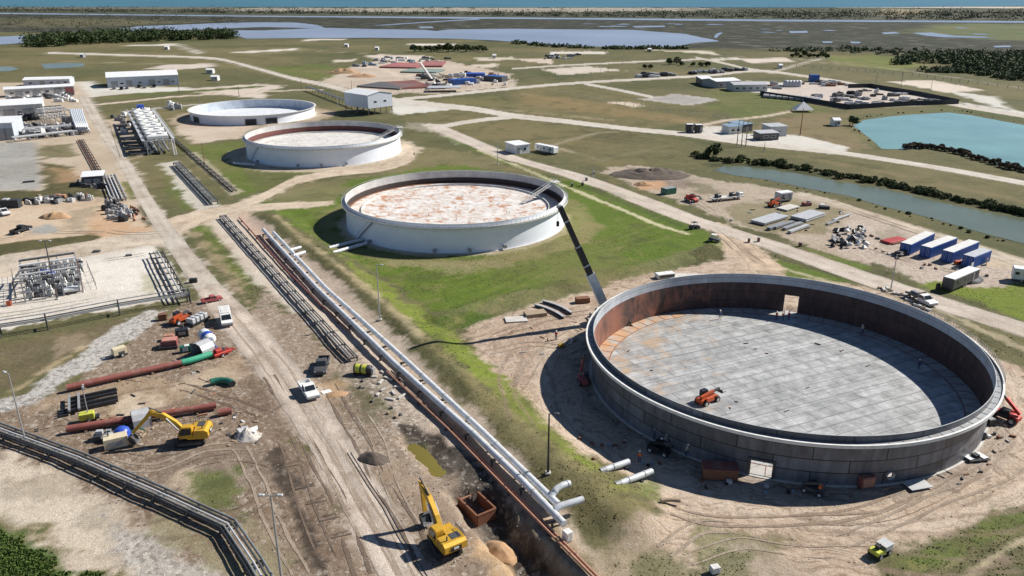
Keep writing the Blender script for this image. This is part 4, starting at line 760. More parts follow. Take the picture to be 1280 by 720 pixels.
# --- floating-roof tanks
def roof_tank(i, label, roof_z, roof_mat, band_mat, band_h):
    c, r, h = TK[i]; t = thing('storage_tank', label, 'tank', (*c, 0), 0, 'oil storage tanks')
    wall_band('shell', r, 0, h, T_WHITE, t, rows=4)
    wall_band('inner_shell', r - .05, h - band_h, h, T_WIN, t, inward=True); wall_band('lower_band', r - .051, roof_z - .3, h - band_h, band_mat, t, inward=True)  # pale upper band, then a darker band down to the roof
    mb = MB(); ring(mb, r - .07, r + .02, h, h + .08, 200); mb.build('rim', MT['white'], t)
    mb = MB(); ring(mb, r + .02, r + 1.0, h - 1.0, h - .93, 200); ring(mb, r + .95, r + 1.02, h - 1.12, h - .7, 200)
    for k in range(72):
        a = 2 * PI * k / 72; c_, s_ = math.cos(a), math.sin(a); mb.bar((r * c_, r * s_, h - 1.6), ((r + .93) * c_, (r + .93) * s_, h - 1.02), .07, .1)
    mb.build('wind_girder', MT['offwhite'], t)
    railing(r + 1.0, h - .95, 0, 360, n=150).build('handrail', MT['galv'], t)
    disc('floating_roof', r - .35, roof_z, roof_mat, t)
    mb = MB(); ring(mb, r - .75, r - .06, roof_z - .2, roof_z + .12, 200); mb.build('roof_seal', MT['rust'] if i == 1 else MT['grey'], t)
    ring_m = MB(); ring(ring_m, r - 4.2, r - 4.0, roof_z, roof_z + .5, 160); ring_m.build('foam_dam', MT['offwhite'], t)
    random.seed(i); leg = MB().tube([(0, 0, 0), (0, 0, .5)], .11, 8).build('roof_leg', MT['offwhite'], t)
    for k in range(30):
        a = random.random() * 6.28; q = (r - 5) * math.sqrt(random.random()); l2 = leg if k == 0 else leg.copy()
        if k: col.objects.link(l2)
        l2.location = (q * math.cos(a), q * math.sin(a), roof_z)
    # rolling ladder and gauging platform at the right-hand back
    a = R_(22 if i == 1 else 16); p0 = Vector(((r + .4) * math.cos(a), (r + .4) * math.sin(a), h + .9)); p1 = Vector(((r - 11) * math.cos(a - .22), (r - 11) * math.sin(a - .22), roof_z + .4))
    side = (p1 - p0).cross(Vector((0, 0, 1))).normalized() * .5; mb = MB()
    for s_ in (-1, 1):
        mb.bar(p0 + side * s_, p1 + side * s_, .1, .25); mb.bar(p0 + side * s_ + Vector((0, 0, .9)), p1 + side * s_ + Vector((0, 0, .9)), .07)
        for k in range(0, 13, 2): q = p0.lerp(p1, k / 12) + side * s_; mb.bar(q, q + Vector((0, 0, .9)), .06)
    for k in range(25):
        q = p0.lerp(p1, k / 24); mb.bar(q - side, q + side, .22, .06)
    mb.build('roof_ladder', MT['offwhite'], t)
    mb = MB(); pc = Vector(((r + .3) * math.cos(a), (r + .3) * math.sin(a), h)); mb.box(pc + Vector((0, 0, .85)), (2.4, 2.4, .1), a)
    for dx, dy in ((-1.1, -1.1), (1.1, -1.1), (1.1, 1.1), (-1.1, 1.1)):
        q = pc + Matrix.Rotation(a, 3, 'Z') @ Vector((dx, dy, 0)); mb.bar(q + Vector((0, 0, -.9)), q + Vector((0, 0, 1.9)), .1)
    mb.build('gauge_platform', MT['offwhite'], t)
    mb = MB(); ring(mb, r - .2, r + .5, -.3, .12, 144); mb.build('footing', MT['concrete'], t)
    # stair tower cluster and mixer at the front left, nozzles along the base
    mb = MB(); b_ = R_(-142)
    for k in range(22):
        a2 = b_ + .0112 * k; z = .3 + k * (h - 1.2) / 22; mb.bar(((r + .05) * math.cos(a2), (r + .05) * math.sin(a2), z), ((r + .9) * math.cos(a2), (r + .9) * math.sin(a2), z), .3, .05)
    mb.tube([((r + .9) * math.cos(b_ + .0112 * k), (r + .9) * math.sin(b_ + .0112 * k), 1.3 + k * (h - 1.2) / 22) for k in range(0, 23, 2)], .04, 6)
    mb.build('stairway', MT['grey'], t)
    for da in (-22, 14, 30, 47):
        q = R_(-110 + da); mb = MB(); mb.tube([((r - .05) * math.cos(q), (r - .05) * math.sin(q), .9), ((r + .7) * math.cos(q), (r + .7) * math.sin(q), .9)], .38, 14); mb.tube([((r + .66) * math.cos(q), (r + .66) * math.sin(q), .9), ((r + .76) * math.cos(q), (r + .76) * math.sin(q), .9)], .5, 14); mb.build('nozzle', MT['grey'], t)
    return t
t2 = roof_tank(1, 'white tank with rust-blotched plated roof, next to the grass behind the crane boom', 3.7, T_ROOF, T_DARK, 2.0)
t3 = roof_tank(2, 'white tank with dark red inner band and pale stained roof', 3.4, T_ROOF2, T_RBAND, 2.0)
# --- the far open white tank
c4, r4, h4 = TK[3]; t4 = thing('storage_tank', 'low white roofless tank, bluish inside, farthest of the tank row', 'tank', (*c4, 0), 0, 'oil storage tanks')
H4 = [(ang(c4, 314, 157), 4.2, .1, 2.4), (ang(c4, 340, 155), 4.6, .1, 2.4), (ang(c4, 250, 153), 4.2, .1, 2.4)]
wall_band('shell', r4, 0, h4, T_WHITE, t4, H4, rows=2); wall_band('inner_shell', r4 - .05, 0, h4, plate_material('bluish_inside', (.5, .55, .62), (.46, .51, .58), (.38, .42, .48), 9.4, 2.2, (.4, .4, .4), -.1, .5, True), t4, H4, inward=True)
mb = MB(); ring(mb, r4 - .07, r4 + .9, h4 - .1, h4, 200); mb.build('wind_girder', MT['offwhite'], t4); disc('floor', r4 - .07, .12, T_FL4, t4)
for q in H4:
    frame_on(t4, 'door_frame', q[0], q[1], q[2], q[3], MT['dgrey'], .5, r4); e = Matrix.Rotation(R_(q[0]), 4, 'Z'); MB().add([e @ Vector(p) for p in MBbox(r4 - .1, 0, (q[2] + q[3]) / 2, .08, q[1] + .2, q[3] - q[2] + .1)], BOXF).build('door', MT['tarp'], t4)  # dark leaf added to make the opening dark, hiding the sunlit floor
mb = MB(); ring(mb, r4 - .2, r4 + .5, -.3, .1, 144); mb.build('footing', MT['concrete'], t4)

# ================================================================== PIPELINES
def pipe_line(name, label, cat, pts, r, mat, collars=0, cmat=None, sup=0, smat=None, group=None, n=14, sup_w=None, z_floor=None):
    """a pipeline thing: pipe, collars and saddle supports as parts; pts in world coordinates"""
    pts = [Vector(p) for p in pts]; o = pts[0].copy(); o.z = 0; t = thing(name, label, cat, o, 0, group); loc = [p - o for p in pts]
    mb = MB(); mb.tube(loc, r, n); mb.build('pipe', mat, t)
    seg = [0]
    for a, b in zip(loc, loc[1:]): seg.append(seg[-1] + (b - a).length)
    def at(s):
        for i in range(len(seg) - 1):
            if s <= seg[i + 1]: return loc[i].lerp(loc[i + 1], (s - seg[i]) / max(seg[i + 1] - seg[i], 1e-6)), (loc[i + 1] - loc[i]).normalized()
        return loc[-1], (loc[-1] - loc[-2]).normalized()
    if collars:
        s = collars / 2
        while s < seg[-1]:
            p, d = at(s); MB().tube([p - d * .1, p + d * .1], r * 1.13, n).build('collar', cmat or mat, t); s += collars
    if sup:
        s = sup / 3; k = 0
        while s < seg[-1] and k < 60:
            p, d = at(s); side = Vector((-d.y, d.x, 0)).normalized(); w = (sup_w or r * 1.3); fl = gh(p.x + o.x, p.y + o.y) if z_floor is None else z_floor; mb = MB()
            mb.bar(Vector((p.x, p.y, p.z - r - .12)) - side * w, Vector((p.x, p.y, p.z - r - .12)) + side * w, .3, .24)
            for q in (-1, 1): mb.bar(Vector((p.x, p.y, fl - .1)) + side * w * .75 * q, Vector((p.x, p.y, p.z - r - .2)) + side * w * .75 * q, .26)
            mb.build('support', smat or MT['dgrey'], t); s += sup; k += 1
    return t
def P3(px, py, z): p = G(px, py, z); return p
# two large white trunk lines
pipe_line('pipeline', 'long white trunk pipeline nearer the dirt road, ending in an open flanged end', 'pipeline', [P3(329, 287, 1.35), P3(397, 361, 1.35), P3(492, 453, 1.35), P3(592, 542, 1.35), P3(652, 600, 1.35), P3(705, 655, 1.35)], .46, MT['pipe'], 8, MT['lgrey'], 7.5, group='white trunk pipelines', sup_w=.9)
pipe_line('pipeline', 'long white trunk pipeline nearer the grass dike, turning up to a short elbow', 'pipeline', [P3(342, 291, 1.35), P3(408, 361, 1.35), P3(506, 449, 1.35), P3(605, 541, 1.35), P3(698, 631, 1.35)], .46, MT['pipe'], 8, MT['lgrey'], 7.5, group='white trunk pipelines', sup_w=.9)
a, b = P3(688, 622, 1.4), P3(712, 604, 2.2); pipe_line('branch_pipe', 'short white branch pipe with a collar rising from the trunk line toward the dike', 'pipe', [a, a.lerp(b, .3) + Vector((.1, .3, .5)), a.lerp(b, .6) + Vector((.1, .2, .4)), b], .42, MT['pipe'], 2, MT['lgrey'])
a, b = P3(694, 637, 1.5), P3(729, 624, 1.9); pipe_line('branch_pipe', 'longer white branch pipe below its twin, crossing above the trunk line ends', 'pipe', [a, a.lerp(b, .2) + Vector((0, 0, .25)), b], .42, MT['pipe'])
for k, (p, q, lb) in enumerate((((757, 587), (786, 577), 'white pipe stub with grey end, upper of two beside the tank shadow'), ((776, 604), (815, 589), 'longer white pipe stub, lower of two beside the tank shadow'))):
    pipe_line('pipe_stub', lb, 'pipe', [P3(*p, .8), P3(*q, .8)], .42, MT['pipe'], 2.6, MT['lgrey'], 2.4, group='white pipe stubs')
    p_ = P3(*p, .8); q_ = P3(*q, .8); d = (p_ - q_).normalized(); tag(MB().tube([p_ + d * .02, p_ + d * .9], .43, 14).build('pipe_plug', MT['grey']), 'grey plug closing the ' + ('upper' if k == 0 else 'lower') + ' white pipe stub by the shadow', 'plug')
for p, q, lb in (((411, 310), (455, 299), 'white feed pipe, upper of the pair entering the rust-roofed tank'), ((416, 316), (458, 304), 'white feed pipe, lower of the pair entering the rust-roofed tank'),
                 ((292, 204), (318, 206), 'short pale feed pipe in the shadow of the tank with the dark red band')):
    pipe_line('feed_pipe', lb, 'pipe', [P3(*p, .6), P3(*q, .6)], .45, MT['pipe'], 0, None, 4)
for p, q, lb in (((362, 313), (376, 309), 'stubby white side branch of the trunk line, upper one by the feed pipes'), ((367, 320), (381, 315), 'stubby white side branch of the trunk line, lower one by the feed pipes')):
    pipe_line('branch_pipe', lb, 'pipe', [P3(*p, 1.5), P3(*q, 1.5)], .4, MT['pipe'])
# thin rust pipes beside the trunk lines
pipe_line('flow_line', 'thin rust brown pipe with flanges from the rack to the gravel patch', 'pipe', [P3(299, 272, .5), P3(360, 340, .5), P3(400, 380, .5), P3(438, 415, .5)], .16, MT['oxide'], 6, MT['oxide'], 9)
for dx, lb in ((0, 'thin orange-red pipe, left of the pair beside the trench'), (6, 'thin orange-red pipe, right of the pair beside the trench')):
    pipe_line('flow_line', lb, 'pipe', [P3(483 + dx, 464, .5), P3(560 + dx, 536, .5), P3(640 + dx, 618, .5), P3(742 + dx, 722, .5), P3(800 + dx, 785, .5)], .15, MT['lrust'], 7, MT['oxide'], 9, group='thin orange pipes by the trench')
def rack(name, label, A, B, npipe, width, z, r, mats, post=6.0, rails=True, more=(), group=None, extra=None, ties=None):
    """pipe rack from ground pixel A to B (more = further corner pixels); pipes side by side on trestles"""
    pts = [G(*A)] + [G(*m) for m in more] + [G(*B)]; o = pts[0]; t = thing(name, label, 'pipe rack', o, 0, group); P = [p - o for p in pts]
    def off(i, s):
        d = Vector((0, 0, 0))
        if i > 0: d += (P[i] - P[i - 1]).normalized()
        if i < len(P) - 1: d += (P[i + 1] - P[i]).normalized()
        d.normalize(); return P[i] + Vector((-d.y, d.x, 0)) * s
    for k in range(npipe):
        s = (k / max(npipe - 1, 1) - .5) * width; mb = MB(); mb.tube([off(i, s) + Vector((0, 0, z + (.0 if k % 2 else .06))) for i in range(len(P))], r * (1.25 if k % 3 == 1 else 1), 8); mb.build('pipe', mats[k % len(mats)], t)
    for i in range(len(P) - 1):
        d = P[i + 1] - P[i]; L = d.length; d.normalize(); n_ = Vector((-d.y, d.x, 0)); k = max(1, int(L / post))
        for j in range(k + (1 if i == len(P) - 2 else 0)):
            p = P[i] + d * L * j / k; mb = MB(); w = width / 2 + .25; g0 = gh(p.x + o.x, p.y + o.y) - .1
            mb.bar(p - n_ * w + Vector((0, 0, z - r - .12)), p + n_ * w + Vector((0, 0, z - r - .12)), .22)
            for q in (-1, 1): mb.bar(Vector((p.x, p.y, g0)) + n_ * w * .8 * q, Vector((p.x, p.y, z + (.9 if rails and extra else -.2))) + n_ * w * .8 * q, .2)
            mb.build('trestle', MT['dgrey'], t)
            if ties: mb = MB(); mb.box(p + Vector((0, 0, .1)), (.5, .5, .25)); mb.build('sleeper', MT['concrete'], t)
    if extra:
        for zz in extra:
            mb = MB(); mb.tube([off(i, width * .35) + Vector((0, 0, zz)) for i in range(len(P))], .1, 6); mb.build('rail_pipe', mats[0], t)
    return t
DK = [MT['pipeg'], MT['dgrey'], MT['grey']]
rack('pipe_rack', 'dark open pipe rack on trestles running beside the dirt road toward the two pickups', (279, 273), (441, 452), 4, 1.5, .9, .13, [MT['pipeg'], MT['grey'], MT['dgrey']], 6)
rack('pipe_rack', 'short dark pipe rack on pale gravel in the roadside grass before the sandy track', (221, 207), (268, 256), 5, 2.0, 1.2, .14, DK, 5)
rack('pipe_rack', 'narrow black low pipe rack running from the cooling units past the dark lamp pole', (188, 150), (293, 240), 3, 1.0, .7, .12, [MT['dgrey']], 6)
rack('pipe_rack', 'grey three-rail pipe rack crossing below the white switchyard', (-60, 430), (238, 378), 3, 1.6, 2.0, .13, [MT['grey'], MT['pipeg']], 7.5, extra=(2.9,), more=((60, 411), (150, 393)))
rack('pipe_rack', 'black and grey pipe rack going up from the rail-like rack to the road junction', (226, 379), (196, 322), 4, 2.8, 1.4, .14, [MT['blackm'], MT['lgrey'], MT['pipeg']], 4)
rack('pipe_rack', 'long black bundle of pipes on sleepers bending down at the lower left', (-40, 528), (345, 760), 5, 1.9, 1.0, .13, [MT['blackm'], MT['pipeg'], MT['lgrey'], MT['dgrey'], MT['pipeg']], 4.2, more=((100, 580), (200, 624), (286, 664), (318, 712)), ties=True)
rack('pipe_rack', 'elevated grey pipe rack leading to the raised white building beside the far tank', (385, 113), (446, 136), 3, 1.8, 2.4, .18, [MT['grey'], MT['lgrey']], 12)
rack('pipe_rack', 'dark narrow trench pipes across the tan yard left of the dirt road', (101, 176), (122, 213), 4, 2, .5, .16, [MT['rust'], MT['dgrey']], 6)
# ================================================================== MACHINES AND VEHICLES
def heading(a, b):
    p, q = G(*a), G(*b); return math.atan2(q.y - p.y, q.x - p.x)
def wheel(parent, x, y, r, w, rim=True):
    mb = MB(); mb.tube([(0, -w / 2, 0), (0, -w / 2 + .04, 0), (0, w / 2 - .04, 0), (0, w / 2, 0)], [r * .9, r, r, r * .9], 16); o = mb.build('wheel', MT['black'], parent, (x, y, r))
    if rim: MB().tube([(0, -w / 2 - .012, 0), (0, w / 2 + .012, 0)], r * .55, 12).build('rim', MT['lgrey'], o)
    return o
def lamps(parent, x, ys, z, name, mat, d=(.06, .28, .16)):
    for y in ys: MB().box((x, y, z), d).build(name, mat, parent)
def pickup(label, px, py, hd, paint, cat='pickup truck', name='pickup_truck', flatbed=False, gear=None, group=None, sc_=1.0):
    t = thing(name, label, cat, GH(px, py), hd, group); t.scale = [sc_] * 3; mb = MB()
    L, Wd = (6.6, 2.1) if flatbed else (5.6, 1.95); f = L / 2
    # side profile of bonnet and cab
    prof = [(f, .45), (f + .02, .95), (f - .25, 1.08), (f - 1.35, 1.16), (f - 1.5, 1.16), (f - 3.3, 1.16), (f - 3.3, .45)]
    mb.prism(prof, -Wd / 2, Wd / 2); mb.build('body', paint, t)
    cab = [(f - 1.4, 1.15), (f - 2.05, 1.82), (f - 2.9, 1.85), (f - 3.28, 1.75), (f - 3.3, 1.15)]
    MB().prism(cab, -Wd / 2 + .13, Wd / 2 - .13).build('cab', paint, t)
    mb = MB(); a = Vector((f - 1.40, 0, 1.2)); b = Vector((f - 2.0, 0, 1.79)); q = Wd / 2 - .2
    n = Vector((.74, 0, .67)) * .02; mb.add([a + n + Vector((0, -q, 0)), a + n + Vector((0, q, 0)), b + n + Vector((0, q - .06, 0)), b + n + Vector((0, -q + .06, 0))], [(0, 1, 2, 3)]); mb.build('windscreen', MT['glass'], t)
    for s in (-1, 1): MB().prism([(f - 1.62, 1.2), (f - 2.1, 1.72), (f - 3.15, 1.72), (f - 3.2, 1.2)], (Wd / 2 - .125) * s, (Wd / 2 - .11) * s).build('side_window', MT['glass'], t)
    if flatbed:
        mb = MB(); mb.box((-f + 1.6, 0, .95), (3.3, 2.3, .14)); mb.box((-f + 3.2, 0, 1.5), (.1, 2.2, 1.0))
        mb.box((-f + 1.6, 1.1, 1.15), (3.2, .07, .3)); mb.box((-f + 1.6, -1.1, 1.15), (3.2, .07, .3)); mb.box((-f + 1.6, 0, .7), (3.2, .9, .3)); mb.build('flatbed', MT['dgrey'], t)
        MB().box((-f + 1.3, .3, 1.25), (1.9, .9, .45), 0, 0, .1).build('tool_box', MT['grey'], t)
    else:
        mb = MB(); bl = L - 3.3; x0 = -f + bl / 2
        mb.box((x0, 0, .62), (bl, Wd - .04, .12)); mb.box((x0, Wd / 2 - .06, .9), (bl, .1, .58)); mb.box((x0, -Wd / 2 + .06, .9), (bl, .1, .58)); mb.box((-f + .04, 0, .9), (.08, Wd - .2, .55)); mb.build('bed', paint, t)
        if gear: MB().box((x0 + .2, .2, .95), (1.2, .8, .55), .1, 0, .06).build('load', gear, t)
    mb = MB(); mb.box((f + .05, 0, .5), (.16, Wd - .05, .2), 0, 0, .04); mb.build('bumper', MT['dgrey'], t)
    for x in (f - .95, -f + 1.05):
        for s in (-1, 1): wheel(t, x, s * (Wd / 2 - .14), .39, .26)
    lamps(t, f + .01, (-Wd / 2 + .25, Wd / 2 - .25), .85, 'headlight', MT['white']); lamps(t, -f - .01, (-Wd / 2 + .12, Wd / 2 - .12), .9, 'tail_light', MT['red'], (.05, .14, .3))
    for s in (-1, 1): MB().box((f - 1.75, s * (Wd / 2 + .1), 1.3), (.12, .2, .22)).build('mirror', MT['blackm'], t)
    return t
pickup('white crew pickup parked on the dirt haul road beside an orange sand heap', 386, 492, heading((380, 482), (392, 499)), MT['white'])
pickup('small dark grey pickup parked on the dirt below the end of the dark pipe rack', 403, 461, heading((406, 452), (401, 468)), MT['dgrey'], gear=MT['blackm'])
pickup('low red pickup at the roadside just below the pipe rack corner', 265, 377, heading((258, 378), (272, 375)), MT['rosy'], sc_=.72)
pickup('white flatbed work truck driving on the road behind the open grey tank', 1151, 377, heading((1136, 369), (1166, 383)), MT['white'], 'truck', 'flatbed_truck', True)
pickup('white pickup half out of frame beside the scrap row at the far left', 5, 268, heading((0, 264), (11, 270)), MT['white'])
pickup('small black pickup standing alone on the sandy lot below the scrap row', 27, 290, heading((20, 292), (34, 287)), MT['blackm'])
def van(label, px, py, hd):
    t = thing('delivery_van', label, 'van', GH(px, py), hd); f = 2.9
    MB().prism([(f, .5), (f, 1.05), (f - .75, 1.3), (f - 1.45, 2.25), (f - 1.8, 2.4), (-f + .15, 2.42), (-f, 2.2), (-f, .5)], -1.0, 1.0).build('body', MT['white'], t)
    mb = MB(); n = Vector((.8, 0, .6)) * .02; mb.add([Vector((f - .80, s * q, z)) + n if z < 1.6 else Vector((f - 1.38, s * q, z)) + n for s, q, z in ((-1, .88, 1.36), (1, .88, 1.36), (1, .78, 2.16), (-1, .78, 2.16))], [(0, 1, 2, 3)]); mb.build('windscreen', MT['glass'], t)
    for s in (-1, 1): MB().prism([(f - 1.2, 1.4), (f - 1.6, 2.0), (f - 2.2, 2.0), (f - 2.2, 1.4)], 1.003 * s, 1.015 * s).build('side_window', MT['glass'], t)
    MB().box((f + .04, 0, .55), (.16, 1.95, .22), 0, 0, .05).build('bumper', MT['dgrey'], t)
    MB().box((-.6, 0, 2.44), (3.6, 1.5, .05), 0, 0, .02).build('roof_panel', MT['offwhite'], t)
    for x in (f - 1.0, -f + 1.1):
        for s in (-1, 1): wheel(t, x, s * .86, .36, .24)
    lamps(t, f + .01, (-.75, .75), .92, 'headlight', MT['lgrey'])
    return t
van('white delivery van parked nose toward us on the dirt road shoulder', 283, 403, heading((280, 386), (287, 412)))

def curve_box(mb, pts, w, hs):
    """beam through side-view points (x,z) with depth hs, width w"""
    P = [Vector((p[0], 0, p[1])) for p in pts]; top = []; bot = []
    for i, p in enumerate(P):
        t = (P[min(i + 1, len(P) - 1)] - P[max(i - 1, 0)]).normalized(); n = Vector((-t.z, 0, t.x)) * hs[i] / 2; top.append((p.x + n.x, p.z + n.z)); bot.append((p.x - n.x, p.z - n.z))
    for i in range(len(P) - 1):
        mb.prism([bot[i], bot[i + 1], top[i + 1], top[i]], -w / 2, w / 2)
    return mb
def excavator(label, px, py, hd, boom, stick, bucket, upper=None, group=None):
    """boom, stick = lists of (x,z) side view points; crawler tracks turned by upper"""
    t = thing('excavator', label, 'excavator', GH(px, py), hd, group); ur = upper or 0.0
    m = Matrix.Rotation(ur, 4, 'Z')
    for s in (-1, 1):
        pr = [(-1.9, .15), (-1.55, 0), (1.55, 0), (1.9, .15), (2.1, .5), (1.85, .85), (1.5, .95), (-1.5, .95), (-1.85, .85), (-2.1, .5)]
        tr = MB().prism(pr, s * .95, s * 1.5, mt=m).build('track', MT['black'], t)
        mb = MB().prism([(-1.5, .3), (1.5, .3), (1.6, .65), (-1.6, .65)], s * 1.505, s * 1.53, mt=m); mb.build('track_frame', MT['dgrey'], tr)
    mb = MB(); mb.box((0, 0, .75), (2.2, 1.9, .5)); mb.tube([(0, 0, .95), (0, 0, 1.15)], .8, 20); mb.build('undercarriage', MT['dgrey'], t)
    mb = MB(); mb.prism([(-2.5, 1.15), (-2.75, 1.5), (-2.7, 2.2), (-2.3, 2.45), (-.4, 2.45), (-.2, 2.1), (1.3, 2.0), (1.5, 1.15)], -1.4, .25); mb.prism([(-2.5, 1.15), (-2.75, 1.5), (-2.7, 2.2), (-2.3, 2.45), (-.9, 2.45), (-.7, 1.5), (.1, 1.5), (.1, 1.15)], .252, 1.4); mb.build('body', MT['yellow'], t)
    mb = MB(); mb.box((-2.76, 0, 1.75), (.08, 1.3, .5)); mb.build('rear_grille', MT['blackm'], t)
    MB().box((-2.81, 0, 1.82), (.02, .62, .26)).build('rear_plate', MT['white'], t)
    mb = MB(); mb.box((-1.5, -.5, 2.47), (1.0, 1.2, .05)); mb.tube([(-1.9, .7, 2.4), (-1.9, .7, 3.0)], .09, 8); mb.build('engine_hood', MT['dgrey'], t)
    cb = MB().prism([(-.65, 1.5), (-.65, 3.0), (.75, 3.0), (1.25, 2.2), (1.2, 1.3), (.15, 1.3)], .42, 1.38).build('cab', MT['yellow'], t)
    MB().prism([(-.5, 2.15), (-.5, 2.85), (.66, 2.85), (1.1, 2.2), (1.05, 1.75), (-.5, 1.9)], .40, 1.40).build('cab_glass', MT['glass'], cb)
    MB().box((.05, .9, 3.02), (1.2, .8, .05)).build('cab_roof', MT['yellow'], cb)
    mb = MB()
    for k in range(8): mb.bar((-2.2 + k * .28, -1.35, 2.45), (-2.2 + k * .28, -1.35, 2.95), .04)
    mb.bar((-2.2, -1.35, 2.95), (-.24, -1.35, 2.95), .05); mb.build('guard_rail', MT['blackm'], t)
    b = curve_box(MB(), boom, .55, [.55] + [.75] * (len(boom) - 2) + [.5]).build('boom', MT['yellow'], t); st_ = curve_box(MB(), stick, .42, [.62] + [.5] * (len(stick) - 2) + [.36]).build('stick', MT['yellow'], t)
    mid = boom[len(boom) // 2]
    for s in (-.42, .42): MB().tube([(.9, s, 1.5), (mid[0] * .85, s, mid[1] - .25)], .11, 8).build('boom_ram', MT['lgrey'], b)
    MB().tube([(mid[0], 0, mid[1] + .45), (stick[0][0] + .25, 0, stick[0][1] + .4)], .11, 8).build('stick_ram', MT['dgrey'], b)
    bx, bz = bucket; mb = MB()
    mb.prism([(bx + .25, bz + .5), (bx + .55, bz + .1), (bx + .45, bz - .5), (bx, bz - .85), (bx - .55, bz - .75), (bx - .1, bz - .55), (bx + .15, bz - .1), (bx + .05, bz + .3)], -.6, .6)
    for s in (-.6, .57): mb.prism([(bx + .2, bz + .4), (bx + .5, bz + .1), (bx + .4, bz - .5), (bx, bz - .8), (bx - .5, bz - .7), (bx - .35, bz - .1)], s, s + .03)
    bk = mb.build('bucket', MT['dgrey'], t)
    for k in range(4): MB().box((bx - .62, -.45 + .3 * k, bz - .78), (.22, .1, .08)).build('tooth', MT['lgrey'], bk)
    return t
excavator('yellow excavator in the foreground digging beside the open trench box', 556, 684, heading((558, 688), (530, 656)), [(.6, 1.6), (1.8, 3.2), (3.4, 4.6), (5.0, 5.3)], [(5.35, 5.75), (5.1, 4.6), (4.75, 2.0)], (4.6, 1.3), R_(-12), 'yellow excavators')
excavator('yellow excavator reaching over the lower red pipe, boom stretched to the left', 240, 552, heading((248, 552), (180, 556)), [(.6, 1.6), (1.9, 3.2), (3.3, 4.4), (4.9, 5.0)], [(4.6, 5.3), (5.4, 4.3), (7.6, 2.0)], (7.7, 1.3), R_(4), 'yellow excavators')

def telehandler(label, px, py, hd, paint, elev=14, ext=4.2, cat='telehandler', name='telehandler', sc_=.9):
    t = thing(name, label, cat, GH(px, py), hd); t.scale = [sc_] * 3
    mb = MB(); mb.prism([(-2.3, .6), (-2.35, 1.35), (-1.2, 1.5), (1.5, 1.35), (2.2, 1.05), (2.2, .6)], -.8, .8); mb.build('chassis', paint, t)
    MB().prism([(-1.5, .9), (-1.5, 1.65), (.2, 1.65), (.5, .9)], -1.2, -.802).build('engine_box', paint, t)
    cb = MB().prism([(-.9, .8), (-1.0, 2.4), (.3, 2.4), (.75, 1.5), (.7, .8)], .35, 1.2).build('cab', MT['blackm'], t); MB().prism([(-.85, 1.4), (-.9, 2.28), (.26, 2.28), (.62, 1.5)], .33, 1.22).build('cab_glass', MT['glass'], cb)
    e = R_(elev); p0 = Vector((-2.1, -.25, 1.75)); d = Vector((math.cos(e), 0, math.sin(e))); b = MB().bar(p0, p0 + d * ext, .45, .5).build('boom', paint, t); MB().bar(p0 + d * ext, p0 + d * (ext + 1.5), .32, .36).build('boom_extension', MT['dgrey'], b)
    q = p0 + d * (ext + 1.5); mb = MB(); mb.bar(q, q + Vector((.25, 0, -.8)), .3); mb.box(q + Vector((.35, 0, -.7)), (.1, 1.3, .6))
    for s in (-.4, .4): mb.box(q + Vector((1.0, s, -.98)), (1.3, .12, .07))
    mb.build('fork_carriage', MT['dgrey'], t)
    for x in (1.5, -1.55):
        for s in (-1, 1): wheel(t, x, s * 1.0, .62, .42)
    return t
telehandler('red-orange telehandler parked on the plated floor inside the open tank', 884, 503, heading((872, 506), (898, 495)), MT['orange'], 6, 3.2, sc_=.85)
telehandler('red telehandler with raised boom on the sand right of the open tank', 1254, 524, heading((1262, 526), (1244, 519)), MT['red'], 38, 3.2)
telehandler('orange telehandler in the grassy yard among stacked steel plates', 968, 258, heading((950, 262), (985, 254)), MT['orange'], 12)
telehandler('red and white machine by the gravel lot close to the right-hand road', 864, 252, heading((856, 250), (872, 254)), MT['red'], 8)
telehandler('orange-red compact machine among the pipe yard equipment above the dirt road', 227, 403, heading((220, 406), (234, 400)), MT['orange'], 5, 2.4)
telehandler('dark red lift working in the shadow left of the open tank', 729, 478, heading((722, 455), (735, 490)), MT['rosy'], 60, 5.5, sc_=.7)
telehandler('black loader standing in the tank shadow near four workers', 824, 566, heading((808, 560), (838, 570)), MT['blackm'], 15, 3, sc_=.7)
telehandler('dark grey loader beside a worker at the foot of the open tank', 1016, 616, heading((1004, 612), (1028, 620)), MT['dgrey'], 20, 2.6, sc_=.6)

# mobile crane behind the open tank
P = Vector((19.4, 138.3, 0)); t = thing('mobile_crane', 'mobile crane with long black telescopic boom raised beside the open grey tank', 'crane', P, R_(195)); 
mb = MB(); mb.box((0, 0, 1.0), (9, 2.6, .7), 0, 0, .1); mb.box((-3.8, 0, 1.9), (1.9, 2.5, 1.3), 0, 0, .2); mb.build('carrier', MT['dgrey'], t)
MB().box((-3.9, 0, 2.0), (1.93, 2.3, .55)).build('carrier_window', MT['glass'], t)
mb = MB(); mb.box((1.6, 0, 2.1), (3.2, 2.3, 1.4), 0, 0, .15); mb.build('superstructure', MT['white'], t); MB().box((2.9, 0, 1.9), (1.0, 2.6, 1.5), 0, 0, .1).build('counterweight', MT['grey'], t)
for x in (-3, -1.6, 1.4, 2.8):
    for s in (-1, 1): wheel(t, x, s * 1.05, .62, .45)
for x in (-2.3, 3.6):
    for s in (-1, 1): mb = MB(); mb.bar((x, s * 1.2, .8), (x, s * 3.1, .75), .25); mb.bar((x, s * 3.1, .9), (x, s * 3.1, .1), .16); mb.box((x, s * 3.1, .06), (.8, .8, .12)); mb.build('outrigger', MT['dgrey'], t)
inv = Matrix.Rotation(-R_(195), 4, 'Z'); tip = inv @ (Vector((8.5, 135.5, 23.4)) - P); b0 = Vector((1.6, 0, 2.6)); d = tip - b0
